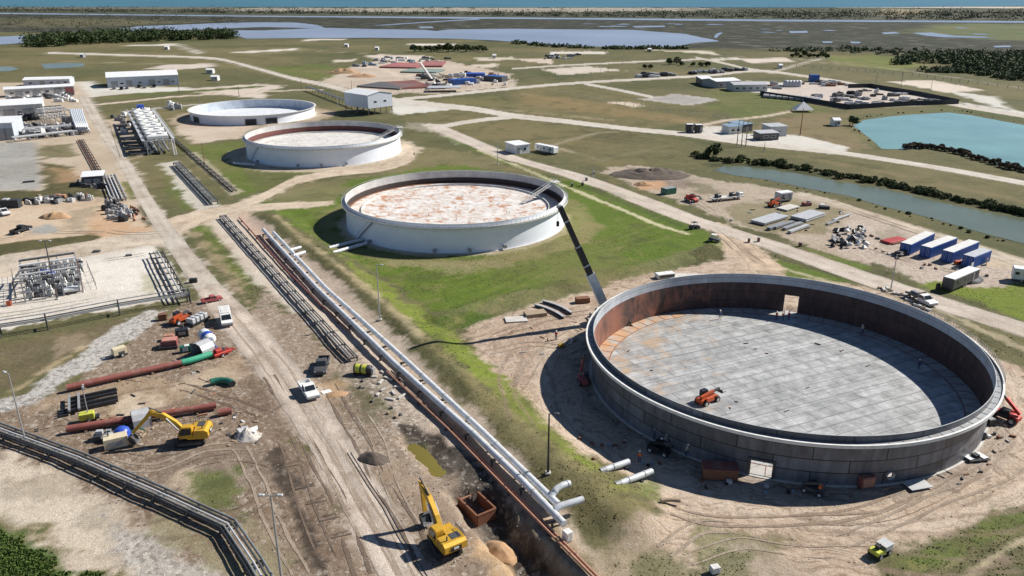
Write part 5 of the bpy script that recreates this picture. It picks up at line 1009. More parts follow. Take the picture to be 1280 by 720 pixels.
bo = MB().bar(b0, b0 + d * .36, 1.35, 1.6).build('boom', MT['white'], t); MB().bar(b0 + d * .3, b0 + d * .62, 1.0, 1.15).build('middle_section', MT['blackm'], bo); MB().bar(b0 + d * .6, b0 + d, .8, .92).build('top_section', MT['blackm'], bo)
for q in (.44, .62, .86): MB().bar(b0 + d * q, b0 + d * (q + .012), 1.1 if q < .61 else .9, 1.25 if q < .61 else 1.02).build('boom_collar', MT['lgrey'], bo)
MB().tube([(.2, 0, 2.2), b0 + d * .24 - Vector((0, 0, .5))], .2, 10).build('lift_ram', MT['lgrey'], t)
hk = tip + Vector((.3, 0, -.3)); MB().tube([hk, hk - Vector((0, 0, 2.4))], .04, 6).build('hoist_rope', MT['blackm'], t); MB().box(hk - Vector((0, 0, 2.9)), (.5, .35, 1.0), 0, 0, .1).build('hook_block', MT['blackm'], t); MB().box(tip + Vector((.1, 0, 0)), (.9, .7, .8), 0, 0, .15).build('boom_head', MT['lgrey'], t)

# ================================================================== PEOPLE
def skin_mesh(V, E, Rr, sub=1):
    me = bpy.data.meshes.new('tmp'); me.from_pydata(V, E, []); o = bpy.data.objects.new('tmp', me); col.objects.link(o)
    md = o.modifiers.new('s', 'SKIN'); md.use_smooth_shade = True; s2 = o.modifiers.new('u', 'SUBSURF'); s2.levels = sub; s2.render_levels = sub
    for i, r in enumerate(Rr): me.skin_vertices[0].data[i].radius = (r, r)
    me.skin_vertices[0].data[0].use_root = True
    dg = bpy.context.evaluated_depsgraph_get(); m2 = bpy.data.meshes.new_from_object(o.evaluated_get(dg)); bpy.data.objects.remove(o); bpy.data.meshes.remove(me); return m2
def body_mesh(shirt, trousers, arms=0.0, stride=0.0, bend=0.0):
    b = bend
    V = [(0, 0, .95), (.03 + b * .2, 0, 1.15), (.02 + b * .45, 0, 1.38), (b * .55, 0, 1.5), (.02 + b * .62, 0, 1.62), (.03 + b * .68, 0, 1.74),
         (stride * .1, .10, .88), (stride * .22 + .03, .11, .48), (stride * .25, .11, .08), (stride * .25 + .16, .12, .05), (-stride * .1, -.10, .88), (-stride * .15 + .03, -.11, .48), (-stride * .3, -.11, .08), (-stride * .3 + .16, -.12, .05),
         (b * .48, .2, 1.42), (.02 + b * .5 + arms * .1, .25, 1.14), (.1 + b * .5 + arms * .32, .23, .92 + arms * .2), (.14 + b * .5 + arms * .4, .22, .84 + arms * .24), (b * .48, -.2, 1.42), (.02 + b * .5 + arms * .1, -.25, 1.14), (.1 + b * .5 + arms * .3, -.23, .92 + arms * .2), (.14 + b * .5 + arms * .38, -.22, .84 + arms * .24)]
    E = [(0, 1), (1, 2), (2, 3), (3, 4), (4, 5), (0, 6), (6, 7), (7, 8), (8, 9), (0, 10), (10, 11), (11, 12), (12, 13), (2, 14), (14, 15), (15, 16), (16, 17), (2, 18), (18, 19), (19, 20), (20, 21)]
    Rr = [.15, .15, .16, .065, .1, .085, .1, .07, .055, .045, .1, .07, .055, .045, .065, .05, .038, .042, .065, .05, .038, .042]
    m = skin_mesh(V, E, Rr)
    for k in (MT['skin'], shirt, trousers, MT['black']): m.materials.append(k)
    for p in m.polygons:
        z = p.center.z; y = abs(p.center.y); p.material_index = 3 if z < .12 else 0 if z > 1.5 or (z < 1.0 and y > .19) else 1 if z > .96 or y > .19 else 2
    return m
hatm = MB(); hatm.lathe([(.175, 0), (.14, .015), (.135, .06), (.1, .115), (.03, .14), (.001, .142)], 14); HAT = hatm.build('helmet', MT['hat']); HATM = HAT.data; bpy.data.objects.remove(HAT)
BM = [body_mesh(MT['hivis'], MT['denim'], .3, .3), body_mesh(MT['redw'], MT['denim'], .8, 0), body_mesh(MT['denim'], MT['denim'], .5, .6, .2), body_mesh(MT['cream'], MT['denim'], 1.0, .2, .35)]
def person(label, px, py, k, rz, z=None, group=None):
    p = GH(px, py) if z is None else G(px, py, z); me = BM[k]
    o = bpy.data.objects.new('person', me); col.objects.link(o); o.location = p; o.rotation_euler = (0, 0, rz); tag(o, label, 'person', group)
    h = bpy.data.objects.new('helmet', HATM); col.objects.link(h); h.parent = o; b = (0, 0, .2, .35)[k]; h.location = (.03 + b * .68, 0, 1.74); return o
person('worker in orange workwear and white helmet at the sunlit edge below the tank', 1024, 619, 0, 2.0)
person('worker in red standing left of the doorway inside the open tank', 970, 400, 1, -1.2, .12)
person('worker in red standing in the middle of the tank doorway', 979, 400, 1, 2.5, .12)
person('worker in red by the right jamb of the tank doorway', 985.5, 400, 1, 1.0, .12)
person('worker with white helmet against the dark far wall inside the tank', 1078, 417, 3, -2.6, .12)
person('worker in dark clothes near the floor edge deep inside the tank', 1148, 461, 2, -2.2, .12)
person('worker in dark clothes and white helmet left of the black loader', 817, 550, 2, .6)
person('worker bending right behind the black loader in the tank shadow', 831, 556, 3, -1.0)
person('worker in pale shirt standing alone in the tank shadow left of the skip', 857, 570, 3, .2)
person('worker in orange next to the black loader in the tank shadow', 826, 562, 0, -.4)
person('worker in dark clothes on the tank floor beside the back wall', 900, 399, 2, 1.9, .12)
person('worker in orange vest beside the white pipe stubs at the shadow edge', 799, 578, 0, 1.2)
person('worker in red on the dirt left of the open tank below the crane shadow', 695, 425, 1, 1.5)
# ================================================================== CONSTRUCTION YARD, LEFT
def on(px, py, dz=0.0): return GH(px, py, dz)
def box_thing(name, label, cat, px, py, hd, dims, mat, extras=None, group=None, bev=.05, base=0.0):
    """a machine or box: housing + skid + listed extra parts (name, centre, dims, material)"""
    t = thing(name, label, cat, on(px, py), hd, group); L, Wd, H = dims
    MB().box((0, 0, base + .12 + H / 2), (L, Wd, H), 0, 0, bev).build('housing', mat, t)
    mb = MB(); mb.box((0, 0, .1 + base / 2), (L * 1.04, Wd * .8, .2 + base)); mb.build('skid', MT['dgrey'], t)
    for n_, c, d, m in (extras or []): MB().box(c, d, 0, 0, .03).build(n_, m, t)
    return t
# red oxide pipes on timber blocks
def ground_pipe(label, A, B, r, mat, z=.75, block=5.0, name='steel_pipe', cat='pipe', ends=()):
    p, q = on(*A), on(*B); o = p.copy(); t = thing(name, label, cat, o, 0); a = Vector((0, 0, z)); b = q - o + Vector((0, 0, z)); d = (b - a).normalized()
    mb = MB(); mb.tube([a, b], r, 20, caps=False); mb.tube([a + d * .01, b - d * .01], r * .9, 20, caps=False); mb.build('pipe', mat, t)
    L = (b - a).length; s = block / 2; n_ = Vector((-d.y, d.x, 0))
    while s < L:
        c = a + d * s; MB().box((c.x, c.y, (z - r) / 2), (.3, 1.3, max(z - r, .1)), math.atan2(d.y, d.x)).build('timber_block', MT['wood'], t); s += block
    s = 11
    while s < L: MB().tube([a + d * (s - .05), a + d * (s + .05)], r * 1.03, 20).build('weld_band', MT['rust'], t); s += 11
    return t, a, b, d
t, a, b, d = ground_pipe('long red oxide pipe with green end piece, upper of the two lying in the dirt', (84, 490), (228, 458), .5, MT['oxide'])
e1 = b + d * 2.2 + Vector((.1, .35, 0)); e2 = e1 + (d + Vector((0, .35, 0))).normalized() * 2.6
MB().tube([b, b + d * 1.2, e1, e2], .53, 18).build('green_bend', MT['green'], t); MB().tube([e2, e2 + (e2 - e1).normalized() * 1.8], .42, 16).build('pipe_end', MT['oxide'], t)
ground_pipe('long red oxide pipe, lower of the two, partly under a grey welding shelter', (84, 542), (271, 512), .5, MT['oxide'])
ground_pipe('short red oxide pipe offcut right of the lower long red pipe', (273, 520), (290, 517), .5, MT['oxide'], .55, 3)
t = thing('pipe_bend', 'dark green coated pipe bend lying on its own on the dirt', 'pipe', on(279, 481), heading((266, 480), (293, 482)))
mb = MB(); pts = [(2.0 * math.sin(q) * 1.25, 2.4 * math.cos(q) - 2.0, .55) for q in np.linspace(-.85, .85, 12)]; mb.tube(pts, .55, 18); mb.build('bend', MT['dgreen'], t); MB().tube([pts[-1], (pts[-1][0] + .02, pts[-1][1] - .02, .55)], .5, 16).build('bore', MT['black'], t)
for y in (-1, 1): MB().box((y * 1.1, 0, .06), (.3, 1.3, .14)).build('timber_block', MT['wood'], t)
def shelter(label, px, py, hd, s=1.0, mat=MT['lgrey']):
    t = thing('welding_shelter', label, 'shelter', on(px, py), hd); mb = MB(); pr = [(-1.5, 0), (-1.5, 1.5), (-1.0, 2.3), (0, 2.6), (1.0, 2.3), (1.5, 1.5), (1.5, 0)]; pr = [(x * s, z * s) for x, z in pr]
    for i in range(len(pr) - 1):
        (x0, z0), (x1, z1) = pr[i], pr[i + 1]; mb.prism([(x0, z0), (x1, z1), (x1 * .97, z1 - .05), (x0 * .97, z0 - .05 if z0 > .1 else 0)], -1.4 * s, 1.4 * s, axis='x')
    mb.build('hood', mat, t); mb = MB()
    for y in (-1.38 * s, 1.38 * s):
        for i in range(len(pr) - 1): mb.bar((y, pr[i][0], pr[i][1] - .02), (y, pr[i + 1][0], pr[i + 1][1] - .02), .08)
    mb.build('frame', MT['dgrey'], t); MB().add([(-1.2 * s, x * .94, z * .94) for x, z in pr], [tuple(range(len(pr)))]).build('back_curtain', MT['tarp'], t); return t
shelter('grey welding shelter over the far end of the upper red pipe', 255, 443, heading((266, 438), (244, 448)), 1.0)
shelter('grey welding shelter straddling the lower red pipe', 178, 530, heading((190, 527), (165, 533)), .9)
t = thing('tank_trailer', 'blue and white round tank trailer behind the welding shelter', 'trailer', on(261, 432), heading((254, 424), (272, 440))); mb = MB(); mb.tube([(-2.2, 0, 1.6), (-1.9, 0, 1.6), (1.2, 0, 1.6), (1.5, 0, 1.6)], [.6, 1.1, 1.1, .6], 20); mb.build('vessel', MT['white'], t); mb = MB(); mb.tube([(-.4, 0, 1.6), (.9, 0, 1.6)], 1.13, 20); mb.build('blue_band', MT['bluew'], t)
MB().bar((1.3, 0, 1.8), (4.0, 0, .9), .3).build('drawbar_boom', MT['bluew'], t); MB().box((-.3, 0, .5), (3.4, 1.4, .2)).build('frame', MT['dgrey'], t)
for s in (-1, 1): wheel(t, -.6, s * .9, .45, .3)
t = thing('hydraulic_unit', 'bright red low machine in front of the blue and white tank trailer', 'machine', on(277, 444), heading((268, 447), (288, 440))); MB().box((0, 0, .55), (3.2, 1.5, .5), 0, 0, .08).build('deck', MT['red'], t); MB().box((-.5, .1, 1.05), (1.2, 1.1, .6), 0, 0, .1).build('engine_cover', MT['red'], t); MB().bar((1.2, 0, .8), (2.6, 0, .35), .25).build('drawbar', MT['red'], t); MB().box((.5, 0, 1.0), (.4, .5, .5)).build('control_box', MT['dgrey'], t)
for s in (-1, 1): wheel(t, -.2, s * .85, .32, .22)
t = thing('panel_skid', 'dark skid carrying a row of white panels beside the orange machine', 'skid', on(247, 403), heading((236, 408), (258, 397))); MB().box((0, 0, .4), (4.6, 2.2, .3)).build('deck', MT['blackm'], t)
for k in range(4): MB().box((-1.6 + k * 1.05, 0, 1.0), (.75, 1.7, .9), 0, 0, .04).build('panel_box', MT['lgrey'], t)
box_thing('welding_machine', 'small dark red welding machine closest to the pipe rack corner', 'machine', 204, 400, .3, (1.5, 1.1, 1.2), MT['rust'], [('control_panel', (.78, 0, .9), (.06, .7, .5), MT['blackm'])])
box_thing('welding_machine', 'black box compressor on the dirt below the orange machine', 'machine', 228, 420, .4, (2.2, 1.4, 1.3), MT['blackm'], [('exhaust', (.4, .3, 1.7), (.15, .15, .7), MT['grey']), ('panel', (0, -.72, .8), (1.2, .05, .6), MT['grey'])])
box_thing('pipe_crate', 'maroon crate with dark runners, left of the black compressor', 'crate', 213, 433, .25, (2.6, 1.9, 1.3), MT['maroon'], [('runner', (-.2, -1.3, .3), (3.2, .4, .4), MT['blackm']), ('runner', (-.2, 1.2, .3), (3.2, .4, .4), MT['blackm']), ('lid', (0, 0, 1.48), (2.4, 1.7, .1), MT['pink'])])
box_thing('pipe_crate', 'pinkish crate behind the maroon crate', 'crate', 212, 425, .25, (1.8, 1.2, .9), MT['pink'], [('lid', (0, 0, 1.06), (1.7, 1.1, .08), MT['lrust']), ('strap', (0, -.62, .6), (.1, .03, .8), MT['blackm'])])
box_thing('generator', 'small green and white generator near the green pipe end', 'generator', 232, 440, .4, (1.7, 1.0, 1.1), MT['dgreen'], [('white_door', (0, -.52, .7), (.9, .05, .7), MT['white']), ('white_cover', (.3, 0, 1.25), (.8, .8, .12), MT['white'])])
t = box_thing('generator', 'pale towed generator on the dirt beside the gravel strip', 'generator', 150, 445, heading((138, 448), (158, 442)), (2.2, 1.3, 1.2), MT['cream'], [('drawbar', (-2.0, 0, .45), (2.0, .15, .15), MT['grey']), ('dark_door', (.2, -.67, .75), (1.0, .05, .6), MT['dgrey'])], base=.35)
for s in (-1, 1): wheel(t, .2, s * .75, .36, .22)
box_thing('generator', 'cream generator box nearest the black pipe bundle', 'generator', 146, 558, heading((136, 560), (158, 555)), (3.0, 1.6, 1.6), MT['cream'], [('end_door', (1.52, 0, .9), (.05, 1.2, 1.1), MT['offwhite']), ('louvre', (0, -.82, .9), (1.6, .05, .7), MT['grey']), ('exhaust', (-.8, .3, 1.95), (.2, .2, .5), MT['dgrey'])])
t = thing('blue_pump', 'blue domed pump unit with hoses above the cream generator', 'pump', on(154, 547), heading((140, 550), (166, 544))); MB().box((0, 0, .3), (3.4, 1.6, .3)).build('skid', MT['dgrey'], t); MB().lathe([(.001, 1.75), (.5, 1.68), (.95, 1.35), (1.1, .9), (1.1, .4)], 18).build('blue_dome', MT['bluew'], t); MB().tube([(-1.2, .1, .5), (-1.9, .2, 1.1), (-2.7, -.1, .7)], .18, 8).build('hose', MT['grey'], t); MB().box((-1.5, -.2, .8), (.9, .9, .8), 0, 0, .05).build('motor', MT['lgrey'], t); MB().tube([(1.2, 0, .6), (2.0, .4, .9), (2.9, 0, .4)], .12, 8).build('hose', MT['dgreen'], t)
box_thing('pump_skid', 'dark pump skid left of the blue domed pump', 'pump', 131, 549, .2, (2.6, 1.4, .8), MT['dgrey'], [('motor', (-.5, 0, 1.2), (.9, .6, .6), MT['lgrey']), ('pipework', (.7, .2, 1.1), (.5, .5, .5), MT['grey'])])
t = thing('light_tower', 'towed lime green light tower with raised mast above the lower red pipe', 'light tower', on(110, 526), heading((98, 528), (120, 524))); MB().box((0, 0, .9), (2.0, 1.2, 1.0), 0, 0, .06).build('housing', MT['lime'], t); MB().box((.9, 0, .5), (1.4, 1.1, .3)).build('chassis', MT['blackm'], t); MB().tube([(.2, 0, 1.4), (.2, 0, 5.6)], .07, 8).build('mast', MT['grey'], t)
for s in (-1, 1): wheel(t, .2, s * .72, .33, .2)
for s in (-.35, .35): MB().box((.28, s, 5.6), (.18, .4, .35)).build('lamp_head', MT['lgrey'], t)
# black steel frame under the upper red pipe
t = thing('beam_rack', 'black steel beam frame lying under the upper red pipe', 'frame', on(117, 503), heading((92, 506), (140, 496)))
for k, y in enumerate((-2.2, -.9, .6, 1.9)): MB().bar((-3.4, y, .5), (3.4, y + .15, .5), .42, .42).build('beam', MT['blackm'], t)
for x in (-3.2, -1.9): MB().bar((x, -3.0, .85), (x, 2.6, .85), .3, .3).build('cross_beam', MT['grey'], t)
for k in range(3): MB().bar((-4.9, -3.0 + k * .8, .3), (-3.4, -2.9 + k * .8, .3), .35).build('stub_beam', MT['blackm'], t)
def heap(name, label, cat, px, py, rx, ry, h, mat, hd=0.0, n=26, rough=.35, seed=0, kind=None):
    """an uneven mound of real height"""
    p = on(px, py); vs = []; fs = []; A = 40
    for i in range(n + 1):
        q = i / n
        for k in range(A):
            a = 2 * PI * k / A; rr = q * (1 + .22 * (n1(math.cos(a) * 1.5 + seed, math.sin(a) * 1.5, seed) - .5) * 2); x, y = rx * rr * math.cos(a), ry * rr * math.sin(a)
            z = h * (1 - q ** 1.6) * (1 + rough * 2 * (n1(x * .8 + seed * 3, y * .8, seed + 2) - .5)) * (.55 + .9 * n1(x * .3 + seed, y * .3, seed + 4)) + (-.15 if q == 1 else 0)
            vs.append((x, y, z))
    for i in range(n):
        for k in range(A): fs.append((i * A + k, (i + 1) * A + k, (i + 1) * A + (k + 1) % A, i * A + (k + 1) % A))
    o = MB().add(vs, fs, 0, True).build(name, mat); o.location = p; o.rotation_euler = (0, 0, hd); return tag(o, label, cat, kind=kind)
heap('soil_heap', 'long dark soil heap beyond the right-hand road', 'soil heap', 812, 219, 14, 7.5, 2.2, MT['soil'], -.15, seed=3)
heap('sand_heap', 'small orange sand heap beside the dark soil heap', 'sand heap', 805, 231, 3.4, 2.4, 1.0, MT['sand'], 0, 16, seed=5)
heap('sand_heap', 'orange sand heap beside the white pickup on the haul road', 'sand heap', 421, 493, 1.8, 1.1, .45, MT['sand'], .3, 14, seed=6)
heap('sand_heap', 'orange-brown sand heap on the sandy lot left of the dirt road', 'sand heap', 68, 272, 4.4, 2.4, 1.4, MT['sand'], 0, 16, seed=7)
heap('sand_heap', 'large orange sand heap at the near left corner of the far pipe yard', 'sand heap', 430, 91, 13, 7, 3.2, MT['sand'], 0, 16, seed=8)
heap('sand_heap', 'pale orange sand heap next to the large one at the far pipe yard', 'sand heap', 453, 96, 12, 6, 2.4, MT['sand'], 0, 16, seed=9)
heap('rubble_heap', 'white and grey rubble heap on the dirt right of the lower excavator', 'rubble heap', 309, 546, 2.0, 1.6, .9, MT['gravelm'], 0, 20, .9, seed=10)
heap('spoil_heap', 'orange clay spoil heap on the near edge of the trench', 'soil heap', 625, 690, 2.6, 1.6, .7, MT['sand'], -.9, 16, seed=12)
heap('spoil_heap', 'brown clay heap between the haul road and the puddle', 'soil heap', 467, 574, 2.4, 1.5, .8, MT['soil'], -.4, 16, seed=13)
# broken white slabs on the rubble heap
for k in range(12):
    p = on(300 + random.random() * 20, 538 + random.random() * 14); o = MB().box((0, 0, 0), (.5 + random.random() * .8, .3 + random.random() * .5, .12 + random.random() * .25), random.random() * 3, 0, .02, rx=random.uniform(-.4, .4)).build('broken_slab', MT['white' if k % 2 else 'lgrey']); o.location = p + Vector((0, 0, .35 + random.random() * .5)); tag(o, 'pale broken slab lying in the rubble heap right of the lower excavator', 'slab', 'broken slabs on the rubble heap')
# trench box
p = on(596, 642); t = thing('trench_box', 'open rust brown steel trench box tilted over the edge of the trench', 'trench box', p + Vector((0, 0, -.35)), heading((572, 622), (606, 655)))
for s in (-1, 1): mb = MB(); mb.box((0, s * 1.35, .95), (4.6, .16, 1.9)); mb.bar((-2.3, s * 1.35, 1.95), (2.3, s * 1.35, 1.95), .22); mb.build('side_panel', MT['rust'], t)
mb = MB(); mb.box((2.3, 0, .95), (.14, 2.55, 1.9)); mb.bar((2.3, -1.3, 1.96), (2.3, 1.3, 1.96), .22); mb.build('end_panel', MT['rust'], t); MB().bar((-2.2, -1.3, 1.6), (-2.2, 1.3, 1.6), .16).build('spreader', MT['lrust'], t)
box_thing('valve_cabinet', 'small white and grey cabinet standing past the trunk pipeline ends', 'cabinet', 709, 676, .6, (.9, .9, 1.3), MT['white'], [('door', (0, -.47, .8), (.7, .04, .9), MT['offwhite'])])
box_thing('valve_cabinet', 'little white cabinet in the weeds at the bottom edge', 'cabinet', 893, 716, .3, (1.0, .8, .8), MT['offwhite'], [('door', (0, -.42, .5), (.7, .04, .5), MT['white'])])
# roller with yellow and dark bands next to the rack
t = thing('fuel_tank', 'yellow and dark banded fuel tank on a dark skid near the trunk pipes', 'tank trailer', on(454, 468), heading((444, 466), (464, 468))); MB().tube([(-1.5, 0, 1.0), (-1.4, 0, 1.0), (1.4, 0, 1.0), (1.5, 0, 1.0)], [.6, .75, .75, .6], 18).build('vessel', MT['blackm'], t)
for x in (-.75, .35): MB().tube([(x - .4, 0, 1.0), (x + .4, 0, 1.0)], .765, 18).build('yellow_band', MT['lime'], t)
MB().box((0, 0, .2), (3.0, 1.3, .35)).build('skid', MT['blackm'], t); MB().box((1.75, 0, .9), (.4, 1.0, 1.1), 0, 0, .05).build('pump_box', MT['grey'], t)
# debris near the trunk pipes and the tank
def plank(label, cat, px, py, hd, d, mat, name, z=0.0, group=None, rx=0.0):
    o = MB().box((0, 0, 0), d, 0, 0, .02, rx=rx).build(name, mat); o.location = on(px, py, d[2] / 2 + z); o.rotation_euler = (0, 0, hd); return tag(o, label, cat, group)
for k, (x, y) in enumerate(((468, 472), (476, 478), (486, 474), (479, 488), (492, 492), (500, 484), (472, 494), (488, 500), (503, 496), (478, 466))):
    plank('grey concrete scrap lying by the trunk pipes above the weedy hollow', 'concrete scrap', x, y, k * 1.3, (.9 + (k % 3) * .5, .4, .3), MT['concrete'], 'concrete_scrap', 0, 'concrete scraps by the trunk pipes')
plank('white sheet of board beside the white pickup', 'board', 408, 490, .6, (1.5, 1.0, .12), MT['white'], 'board')
plank('pale square slab on the dirt left of the curved grey girders', 'slab', 645, 400, .15, (4.2, 2.6, .25), MT['concrete'], 'slab')
plank('stack of weathered boards under the curved grey girders', 'timber stack', 669, 394, .3, (4.2, 2.2, .7), MT['wood'], 'timber_stack')
plank('brown crate with pale top between the girders and the crane', 'crate', 728, 378, .2, (2.8, 1.4, 1.1), MT['rust'], 'crate')
for k, (x, y, lb) in enumerate(((686, 391, 'curved pale grey girder, nearer of the pair on the dirt'), (696, 386, 'curved pale grey girder, farther of the pair on the dirt'))):
    t = thing('curved_girder', lb, 'girder', on(x, y), heading((676, 383), (706, 396)), 'curved girders'); pts = [(q * 4.2, .6 * (1 - q * q), .55) for q in np.linspace(-1, 1, 9)]; mb = MB()
    for i in range(8): mb.bar(pts[i], pts[i + 1], .5, .16)
    mb.build('flange', MT['lgrey'], t); mb = MB()
    for i in range(8): mb.bar(Vector(pts[i]) - Vector((0, 0, .3)), Vector(pts[i + 1]) - Vector((0, 0, .3)), .1, .5)
    mb.build('web', MT['dgrey'], t)
box_thing('tool_container', 'white flat-topped box behind the back left rim of the open tank', 'container', 831, 347, heading((815, 349), (850, 345)), (4.2, 1.8, 1.0), MT['white'], [('dark_side', (0, -.92, .6), (3.6, .04, .6), MT['dgrey'])])
plank('wide pale concrete pad with rubble behind the open tank', 'slab', 862, 346, -.05, (9, 3.5, .2), MT['concrete'], 'slab')
box_thing('rust_skip', 'dark rust red skip in the tank shadow left of the bright opening', 'skip', 899, 596, heading((880, 596), (916, 598)), (4.4, 2.0, 1.5), MT['rust'], [('rim', (0, 0, 1.66), (4.6, 2.2, .12), MT['oxide']), ('cable_box', (1.0, -1.5, .35), (.7, .5, .6), MT['lgrey'])])
box_thing('red_toolbox', 'red tool cage leaning on the tank wall near the round manway', 'tool cage', 1082, 609, heading((1074, 610), (1092, 607)), (2.0, .9, 1.6), MT['oxide'], [('mesh_door', (0, -.47, .9), (1.6, .04, 1.2), MT['lrust'])])
plank('pale square steel plate lying on the sand below the manway', 'steel plate', 1146, 608, .25, (3.2, 2.0, .12), MT['lgrey'], 'steel_plate', .25)
t = thing('plate_rack', 'black and white frame with plates on the sand right of the open tank', 'rack', on(1219, 574), .15); mb = MB(); mb.box((0, 0, .3), (3.0, 1.8, .14)); mb.build('frame', MT['blackm'], t)
for x in (-1.1, .9): MB().box((x, .1, .45), (.9, 1.5, .1), .2).build('white_plate', MT['white'], t)
MB().box((-.1, 0, .6), (.7, .8, .5), .2).build('black_box', MT['blackm'], t)
for k, (x, y) in enumerate(((1172, 594), (1182, 589))): plank('thin dark steel bar on the sand beside the shadow edge, ' + ('left' if k == 0 else 'right') + ' of two', 'bar', x, y, -.9, (1.8, .12, .12), MT['dgrey'], 'steel_bar', 0, 'steel bars on the sand')
box_thing('compressor', 'small black compressor below the red telehandler at the tank', 'compressor', 1237, 531, .3, (1.3, .9, .9), MT['blackm'], [('cap', (0, 0, 1.05), (1.0, .7, .08), MT['grey'])])
box_thing('compressor', 'dark compressor against the wall at the right of the open tank', 'compressor', 1228, 548, 1.0, (1.0, .8, 1.0), MT['dgrey'], [('cap', (0, 0, 1.15), (.8, .6, .08), MT['lgrey'])])
for k, (x, y) in enumerate(((1236, 547), (1243, 543), (1248, 548))): plank('bucket-sized box on the sand by the dark compressor', 'box', x, y, k, (.5, .4, .4), (MT['white'], MT['dgrey'], MT['rust'])[k], 'small_box', 0, 'small boxes by the dark compressor')
t = thing('dumper', 'small lime yellow dumper on the sandy patch at the bottom right', 'dumper', on(1099, 693), heading((1092, 696), (1106, 688))); MB().prism([(-1.2, .5), (-1.2, 1.0), (.1, 1.0), (.1, .5)], -.6, .6).build('body', MT['lime'], t); MB().prism([(.2, .7), (.0, 1.35), (1.5, 1.3), (1.2, .7)], -.65, .65).build('tipper', MT['lgrey'], t); MB().box((-.5, 0, 1.2), (.4, .5, .45)).build('seat', MT['blackm'], t); MB().bar((-.05, 0, 1.0), (-.1, 0, 1.5), .06).build('steering_column', MT['blackm'], t)
for x in (-.8, .8):
    for s in (-1, 1): wheel(t, x, s * .62, .38, .28)
t = thing('yellow_pump', 'small yellow pump on the dirt left of the open tank', 'pump', on(702, 434), .4); MB().box((0, 0, .4), (1.1, .7, .5), 0, 0, .06).build('motor', MT['yellow'], t); MB().tube([(.5, 0, .5), (1.1, .3, .6), (1.6, .1, .2)], .12, 8).build('hose', MT['grey'], t); MB().box((0, 0, .1), (1.4, .9, .1)).build('base', MT['dgrey'], t)
o = MB().tube([(0, 0, .12), (.6, .9, .12), (.7, 2.0, .12), (.3, 3.0, .12)], .13, 8).build('bent_hose', MT['lgrey']); o.location = on(711, 432); tag(o, 'pale bent hose lying beside the small yellow pump', 'hose')
o = MB().tube([(0, 0, .25), (1.2, .2, .25), (2.4, 0, .25)], .26, 12).build('timber_log', MT['wood']); o.location = on(826, 628); tag(o, 'pale log lying at the weedy edge right of the pipe stubs', 'log')
# dark strips laid on the dirt to imitate shadowed grooves, lower left
for k, (x, y) in enumerate(((362, 583), (382, 609), (396, 628), (412, 649), (427, 670))): plank('dark strip imitating a shadowed groove in the dirt left of the haul road', 'shade strip', x, y, .35, (2.4, .2, .12), MT['soil'], 'shade_strip', -.05, 'shade strips left of the haul road')
# survey stakes with cable along the haul road
t = thing('cable_line', 'pair of thin grey cables laid along the right side of the haul road', 'cable', on(434, 566))
for s in (0, .5):
    MB().tube([on(x, y, .06) - t.location + Vector((s, 0, 0)) for x, y in ((434, 566), (460, 608), (478, 634), (498, 672), (515, 700), (535, 730), (560, 770))], .05, 6).build('cable', MT['dgrey'], t)

# ================================================================== RIGHT-HAND YARD
def container(label, A, B, mat, L=None, roof=MT['offwhite'], group='blue site containers', Wd=2.5, H=2.6):
    p, q = on(*A), on(*B); c = (p + q) / 2; L = L or (q - p).length; t = thing('shipping_container', label, 'container', c, math.atan2(q.y - p.y, q.x - p.x), group)
    mb = MB(); mb.box((0, 0, H / 2 + .1), (L, Wd, H)); n = int(L / .5)
    for k in range(n):
        for s in (-1, 1): mb.box((-L / 2 + (k + .5) * L / n, s * (Wd / 2 + .02), H / 2 + .1), (.24, .06, H - .35))
    mb.build('body', mat, t); MB().box((0, 0, H + .13), (L - .1, Wd - .1, .07)).build('roof', roof, t)
    for s in (-1, 1):
        d = MB().box((-L / 2 - .03, s * .6, H / 2 + .1), (.06, 1.12, H - .25)).build('door', mat, t)
        for y in (-.2, .2): MB().tube([(-L / 2 - .08, s * .6 + y, .3), (-L / 2 - .08, s * .6 + y, H - .1)], .03, 6).build('lock_rod', MT['lgrey'], d)
    mb = MB(); mb.box((L / 2 + .02, 0, H / 2 + .1), (.06, Wd - .2, H - .3)); mb.build('end_wall', MT['white'] if 'white end' in label else mat, t); return t
container('blue site container with pale roof, leftmost of the row at the right yard', (1130, 318), (1160, 303), MT['blue'])
container('blue site container, second from the left in the yard row', (1155, 322), (1188, 309), MT['blue'])
container('blue site container, third in the yard row, with orange gear at its side', (1182, 328), (1215, 314), MT['blue'])
container('short blue container with white panel at the right end of the row', (1208, 334), (1230, 325), MT['blue'], roof=MT['lgrey'])
o = plank('white panel on the side of the short blue container', 'panel', 1214, 338, heading((1208, 338), (1230, 330)), (1.0, .05, 1.9), MT['white'], 'wall_board')
plank('orange gear pile beside the third blue container', 'gear', 1197, 330, .4, (1.6, .9, .8), MT['orange'], 'gear_box'); plank('bright yellow board behind the short blue container', 'board', 1233, 331, 1.0, (1.4, .12, 1.5), MT['yellow'], 'board')
box_thing('black_tank', 'low black box between the first container and the lamp pole', 'box', 1126, 319, heading((1118, 322), (1134, 316)), (3.2, 1.6, 1.0), MT['blackm'], [('lid', (0, 0, 1.14), (3.0, 1.4, .06), MT['dgrey'])])
